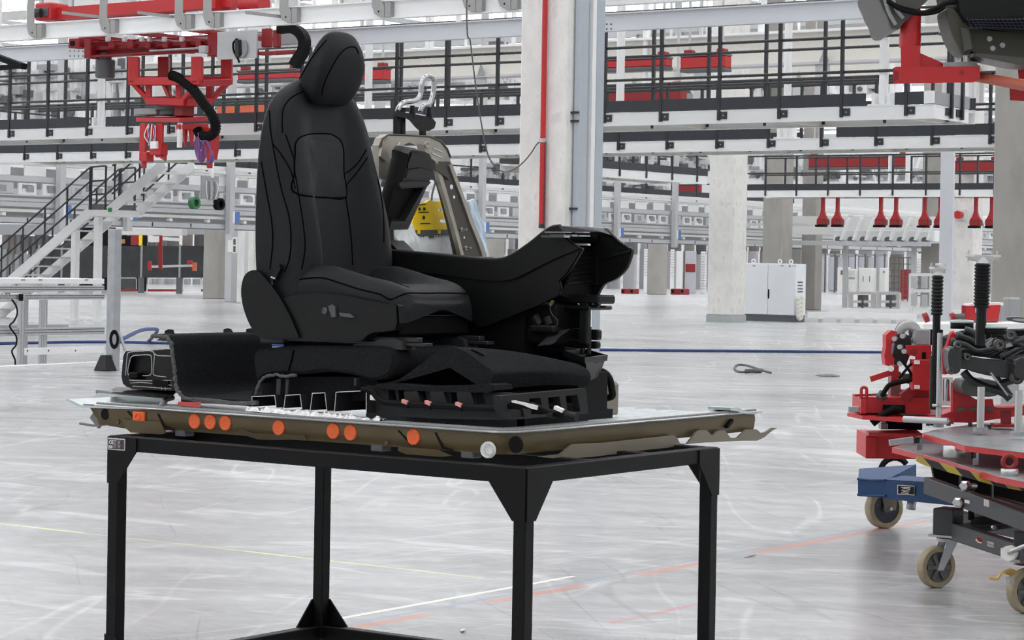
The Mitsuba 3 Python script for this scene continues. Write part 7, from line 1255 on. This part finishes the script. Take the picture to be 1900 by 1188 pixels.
cp('red_h_beam', [face([(1852, 757), (1884, 756), (1884, 762), (1852, 762)], 12.3, 0.12), face([(1860, 762), (1876, 762), (1876, 788), (1860, 788)], 12.34, 0.05), face([(1846, 788), (1886, 788), (1886, 793), (1846, 793)], 12.3, 0.12)], 'mat_red_deep')
cp('rear_frame', face([(1740, 700), (1768, 700), (1768, 766), (1740, 768)], 13.4, 0.05), 'mat_off_white'); cp('cylinder', cyl(cq(1757, 704, 12.7), cq(1757, 744, 12.7), 0.02, 12), 'mat_chrome', True)
# ---------------------------------------------------------------- drive unit carried by the cart
du_ = thing('suspension_unit', 'black car suspension and motor unit with two bellows struts carried on the cart', 'car part')
def dp(nm, mesh, m='mat_cast_black', sm=False, lab=None): return part(du_, nm, mesh, m, smooth=sm, label=lab)
def sface(nm, pts, D, dep, m='mat_cast_black', lab=None):
    P = np.array([at(px, py, D=D) for px, py in spline(pts, 4, True)]); n = len(P); c = P.mean(0)
    return dp(nm, loft([c + (P - c) * 0.9 + AHEAD * 0.0, c + (P - c) * 0.98 + AHEAD * 0.012, P + AHEAD * 0.04, P + AHEAD * dep]), m, 40, lab)
sface('cross_beam', [(1762, 672), (1770, 660), (1800, 662), (1840, 668), (1880, 672), (1884, 690), (1878, 702), (1850, 700), (1820, 694), (1798, 686), (1775, 684)], 12.0, 0.18)
sface('beam_end', [(1762, 646), (1785, 650), (1782, 690), (1764, 692), (1758, 668)], 11.95, 0.12); sface('motor_housing', [(1786, 706), (1850, 708), (1850, 735), (1790, 733)], 12.4, 0.2, 'mat_hub_grey'); sface('right_block', [(1884, 668), (1930, 662), (1930, 700), (1888, 702)], 11.9, 0.2)
for L, r in (([(1764, 634), (1790, 640), (1812, 652), (1840, 648), (1870, 640), (1905, 628)], 0.022), ([(1768, 662), (1790, 648), (1830, 656), (1862, 640), (1888, 624)], 0.018), ([(1775, 622), (1800, 630), (1822, 640), (1850, 628)], 0.020), ([(1840, 618), (1862, 622), (1884, 636), (1905, 646)], 0.022), ([(1788, 690), (1802, 706), (1828, 718), (1860, 728), (1874, 740)], 0.022), ([(1842, 692), (1862, 716), (1876, 734)], 0.014), ([(1790, 612), (1806, 618), (1812, 630)], 0.02), ([(1858, 664), (1880, 652), (1905, 640)], 0.02), ([(1850, 714), (1878, 706), (1905, 696)], 0.02)):
    dp('control_arm', tube(spline([cq(px, py, 12.15) for px, py in L], 5), r, 8), 'mat_cast_black', True)
for px, py, r in ((1792, 662, 0.02), (1762, 688, 0.018), (1775, 640, 0.02), (1884, 700, 0.035), (1852, 640, 0.03), (1872, 622, 0.03)): dp('bushing', lathe([(0.3 * r, 0), (r, 0), (r, 0.05), (0.3 * r, 0.05)], cq(px, py, 12.0), -AHEAD, 16), 'mat_hub_grey', True)
dp('tie_rod', bar(cq(1838, 692, 11.95), cq(1870, 734, 11.95), 0.02, 0.008), 'mat_galvanised', lab='bare steel strap')
dp('subframe', face([(1760, 628), (1800, 616), (1930, 612), (1930, 668), (1880, 670), (1800, 660), (1762, 664)], 12.45, 0.25), 'mat_black')
dp('yellow_tag', face([(1843, 642), (1853, 640), (1855, 645), (1845, 647)], 12.05, 0.004), 'mat_yellow', lab='yellow tag'); dp('foil_shield', face([(1862, 640), (1874, 636), (1880, 642), (1866, 646)], 12.05, 0.01), 'mat_galvanised'); dp('foil_shield', face([(1828, 640), (1842, 628), (1840, 640), (1832, 646)], 12.05, 0.01), 'mat_galvanised')
sface('knuckle', [(1746, 660), (1758, 640), (1766, 616), (1776, 620), (1768, 648), (1764, 690), (1750, 694), (1748, 676)], 12.25, 0.06, 'mat_red', 'red knuckle cover')
for px, py, rx, D in ((1785, 600, 0.065, 12.6), (1839, 609, 0.082, 11.8)): 
    c = cq(px, py, D); dp('spring_ring', lathe([(rx * 0.62, 0), (rx, 0), (rx, 0.012), (rx * 0.85, 0.018), (rx * 0.62, 0.004)], c, (0, 0, 1), 30), 'mat_ring_mint', True, 'pale mint spring seat ring'); dp('ring_pad', lathe([(rx * 0.5, -0.03), (rx * 0.95, -0.03), (rx * 0.95, 0), (rx * 0.5, 0)], c, (0, 0, 1), 30), 'mat_black', True)
dp('wing_ring', lathe([(0.05, 0), (0.08, 0), (0.08, 0.01), (0.05, 0.01)], cq(1896, 595, 12.2), (0, 0.2, 1), 24), 'mat_aluminium', True)
def strut(px, y_top, y_mid, y_bot, w, D, cap_w, lab):
    k = thing('bellows_strut', lab, 'strut'); s = D / FPX; top, mid, bot = cq(px, y_top, D), cq(px - 2, y_mid, D), cq(px - 4, y_bot, D)
    ax = (top - mid) / np.linalg.norm(top - mid); L = np.linalg.norm(top - mid); n = int((y_mid - y_top) / 6.2)
    prof = [(0.3 * w * s, 0)]
    for i in range(n): prof += [(w * s * 0.43, L * (i + 0.05) / n), (w * s * 0.5, L * (i + 0.3) / n), (w * s * 0.5, L * (i + 0.55) / n), (w * s * 0.43, L * (i + 0.8) / n)]
    part(k, 'bellows', lathe(prof + [(w * s * 0.4, L)], mid, ax, 24), 'mat_black_plastic', smooth=50); part(k, 'damper_tube', cyl(bot, mid, w * s * 0.33, 18), 'mat_gloss_black', smooth=35)
    part(k, 'cap_neck', lathe([(0, 0), (w * s * 0.42, 0), (w * s * 0.36, 0.02), (w * s * 0.36, 0.035), (0, 0.035)], top, ax, 20), 'mat_off_white', smooth=35)
    part(k, 'top_mount', hull([top + ax * h + RIGHT * a * cap_w * s * 0.5 + AHEAD * b for h, f in ((0.034, 1.0), (0.044, 1.0), (0.010, 0.55)) for a, b in ((-f, 0), (f, 0), (0.5 * f, -0.03 * f), (-0.5 * f, -0.03 * f), (0.4 * f, 0.05 * f), (-0.4 * f, 0.05 * f))]), 'mat_off_white', smooth=30, label='pale top mount')
    for a in (-0.78, 0.78): p = top + ax * 0.035 + RIGHT * a * cap_w * s * 0.5; part(k, 'mount_stud', cyl(p - ax * 0.025, p + ax * 0.030, 0.005, 8), 'mat_steel')
    return k
st1 = strut(1740, 511, 585, 668, 22, 12.35, 33, 'thinner black bellows strut standing up beside the steel pole'); part(st1, 'mount_bracket', box(*[v for ab in zip(cq(1735, 494, 12.3), cq(1750, 489, 12.3) + AHEAD * 0.04) for v in ab], 0.003), 'mat_off_white'); part(st1, 'lower_tube', cyl(cq(1734, 760, 12.35), cq(1736, 660, 12.35), 0.03, 16), 'mat_gloss_black', smooth=35)
strut(1823, 489, 572, 640, 30, 11.75, 68, 'thicker black bellows strut with wide pale top mount at the right')
# red trolley box behind the cart
tb = thing('red_box', 'red open tool box with white insert on the pale stand behind the cart', 'box')
def tq(px, py, D=24.0): return at(px, py, D=D)
part(tb, 'body', loft([np.array([tq(*p) for p in ((1790, 568), (1857, 566), (1852, 596), (1792, 597))]), np.array([tq(*p, 24.6) for p in ((1790, 568), (1857, 566), (1852, 596), (1792, 597))])]), 'mat_red'); part(tb, 'insert', bar(tq(1794, 566, 24.2), tq(1856, 564, 24.2), 0.3, 0.03), 'mat_white_paint'); part(tb, 'red_rim', bar(tq(1788, 567, 23.97), tq(1788, 594, 23.97), 0.04, 0.04, RIGHT), 'mat_red_deep'); part(tb, 'white_label', bar(tq(1810, 576, 23.95), tq(1816, 576, 23.95), 0.01, 0.05), 'mat_plate_white')
ps = thing('pale_stand', 'pale low conveyor stand on the floor behind the suspension unit', 'stand')
A, B = at(1700, 609, D=24.0), at(1930, 607, D=24.0); part(ps, 'top', bar(A, B, 0.8, 0.1), 'mat_white_paint'); 
for f in (0.05, 0.5, 0.95): p = A + (B - A) * f; part(ps, 'leg', box(p[0] - 0.04, p[0] + 0.04, p[1] - 0.04, p[1] + 0.04, 0, p[2] - 0.05), 'mat_white_paint')
for px in (1714, 1764): part(ps, 'roller', cyl(tq(px, 591, 23.7), tq(px + 8, 588, 23.7), 0.05, 12), 'mat_red_deep', smooth=35)
part(ps, 'roller_shaft', cyl(tq(1772, 588, 23.7), tq(1790, 587, 23.7), 0.03, 10), 'mat_hub_grey')
farbox('grey_bin', 1858, 1879, 552, 592, 26, 'mat_mid_grey', 'grey upright bin between the thick strut and the right column', 'bin', dep=0.3)
# ================================================================ car body hanging at the upper right
DC = 14.0
def kq_(px, py, d=0.0): return at(px, py, D=DC + d)
mat('body_grey', (0.075, 0.075, 0.068), 0.35, 0.3); mat('under_olive', (0.055, 0.055, 0.040), 0.4, 0.2)
hg = thing('body_hanger', 'red hanger arm holding the grey car body at the upper right', 'hanger')
part(hg, 'tube', cyl(kq_(1689, 75, 0.1), kq_(1690, 18, 0.1), 0.062, 20), 'mat_red', smooth=35); part(hg, 'sleeve', cyl(kq_(1688, 88, 0.1), kq_(1689, 62, 0.1), 0.066, 20), 'mat_red', smooth=35); part(hg, 'upper_tube', cyl(kq_(1690, 20, 0.1), [*kq_(1690, 20, 0.1)[:2], ROOF_Z], 0.055, 16), 'mat_red', smooth=35)
part(hg, 'socket', hull([kq_(px, py, d) for px, py in ((1671, 86), (1708, 84), (1707, 126), (1672, 126)) for d in (0.02, 0.16)]), 'mat_red'); part(hg, 'gusset', prism3([kq_(px, py, 0.06) for px, py in ((1706, 98), (1750, 117), (1750, 126), (1704, 126))], AHEAD * 0.06), 'mat_red')
part(hg, 'arm', hull([kq_(px, py, d) for px, py in ((1657, 126), (1664, 124), (1818, 123), (1819, 146), (1806, 153), (1660, 155), (1657, 152)) for d in (-0.05, 0.22)]), 'mat_red'); part(hg, 'arm_mouth', prism3([kq_(px, py, -0.052) for px, py in ((1657, 130), (1667, 133), (1667, 147), (1658, 152))], AHEAD * 0.004), 'mat_red_deep'); part(hg, 'pad_hole', cyl(kq_(1784, 135, -0.05), kq_(1784, 135, -0.053), 0.016, 12), 'mat_red_deep')
part(hg, 'pad', hull([kq_(px, py, d) for px, py in ((1748, 116), (1810, 114), (1818, 124), (1752, 124)) for d in (0.0, 0.15)]), 'mat_mid_grey', label='grey rest pad'); part(hg, 'pin', cyl(kq_(1794, 118, 0.05), kq_(1794, 96, 0.05), 0.022, 12), 'mat_steel', smooth=35)
part(hg, 'cross_rod', cyl(kq_(1810, 142, 0.1), kq_(1940, 166, -0.4), 0.032, 14), mat('worn_red', (0.40, 0.10, 0.06), 0.4), smooth=35); part(hg, 'far_arm', hull([kq_(px, py, d) for px, py in ((1873, 163), (1930, 166), (1930, 190), (1874, 186)) for d in (0.3, 0.5)]), 'mat_red'); part(hg, 'far_post', hull([kq_(px, py, d) for px, py in ((1888, 120), (1930, 122), (1930, 150), (1890, 146)) for d in (0.3, 0.5)]), 'mat_red')
car = thing('car_body', 'dark grey unfinished car body hanging on the red hanger at the upper right corner', 'car')
def cf(nm, pts, d, dep, m, sm=30, lab=None, sp=True):
    P = [at(px, py, D=DC + d) for px, py in (spline(pts, 4, True) if sp else pts)]; P = np.array(P); c = P.mean(0)
    return part(car, nm, loft([c + (P - c) * 0.95, P + AHEAD * 0.02, P + AHEAD * dep]), m, smooth=sm, label=lab)
cf('arch_liner', [(1630, -30), (1634, 10), (1644, 30), (1652, 52), (1668, 54), (1676, 44), (1690, 32), (1702, 18), (1720, 2), (1740, -30)], 0.0, 0.7, 'mat_body_grey', lab='grey wheel arch liner')
for L in ([(1640, -10), (1648, 20), (1662, 46)], [(1656, -10), (1662, 16), (1676, 34)]): part(car, 'liner_rib', tube(spline([kq_(px, py, -0.01) for px, py in L], 5), 0.012, 6), 'mat_mid_grey')
cf('front_panel', [(1768, -40), (1778, 20), (1790, 40), (1930, 62), (1960, -40)], -0.1, 0.6, 'mat_black_plastic', sp=False)
gm = part(car, 'mesh_grille', prism3([kq_(px, py, -0.16) for px, py in ((1792, 34), (1900, 30), (1960, 40), (1960, 64), (1880, 60), (1820, 52))], AHEAD * 0.01), 'mat_black')
for i in range(16): part(gm, 'mesh_wire', tube([kq_(1794 + 8 * i, 33, -0.165), kq_(1806 + 8 * i, 54, -0.165)], 0.004, 4), 'mat_hub_navy')
for i in range(4): part(gm, 'mesh_wire', tube([kq_(1798 + 5 * i, 37 + 4.5 * i, -0.166), kq_(1905, 36 + 6 * i, -0.166)], 0.004, 4), 'mat_hub_navy')
cf('side_member', [(1756, 20), (1768, 14), (1786, 36), (1800, 56), (1806, 84), (1800, 100), (1786, 96), (1772, 78), (1762, 52)], -0.05, 0.3, 'mat_under_olive')
cf('underbody', [(1796, 52), (1870, 58), (1960, 64), (1960, 118), (1880, 112), (1820, 104), (1800, 96)], 0.0, 0.22, 'mat_under_olive', sp=False)
cf('sill_edge', [(1806, 98), (1960, 112), (1960, 126), (1886, 120), (1808, 104)], -0.12, 0.3, 'mat_body_grey', sp=False)
cf('jack_point', [(1782, 50), (1798, 52), (1804, 92), (1790, 96)], -0.08, 0.1, 'mat_body_grey', sp=False)
for px, py in ((1836, 72), (1860, 84), (1842, 90)): part(car, 'sealing_plug', lathe([(0, 0), (0.018, 0), (0.014, 0.008), (0, 0.008)], kq_(px, py, -0.002), -AHEAD, 12), 'mat_light_grey')
for L, r in (([(1646, 2), (1668, 16), (1690, 22), (1716, 23), (1740, 14), (1756, 6), (1775, 4)], 0.014), ([(1690, 24), (1712, 26), (1738, 22), (1752, 12)], 0.012), ([(1640, -6), (1664, 10), (1700, 20)], 0.010)): part(car, 'wiring', tube(spline([kq_(px, py, -0.06) for px, py in L], 6), r, 7), 'mat_black', smooth=True)
part(car, 'body_shell', hull([kq_(px, py, d) for px, py in ((1730, -120), (1960, -140), (1960, -42), (1740, -42)) for d in (0.1, 1.4)]), 'mat_body_grey')
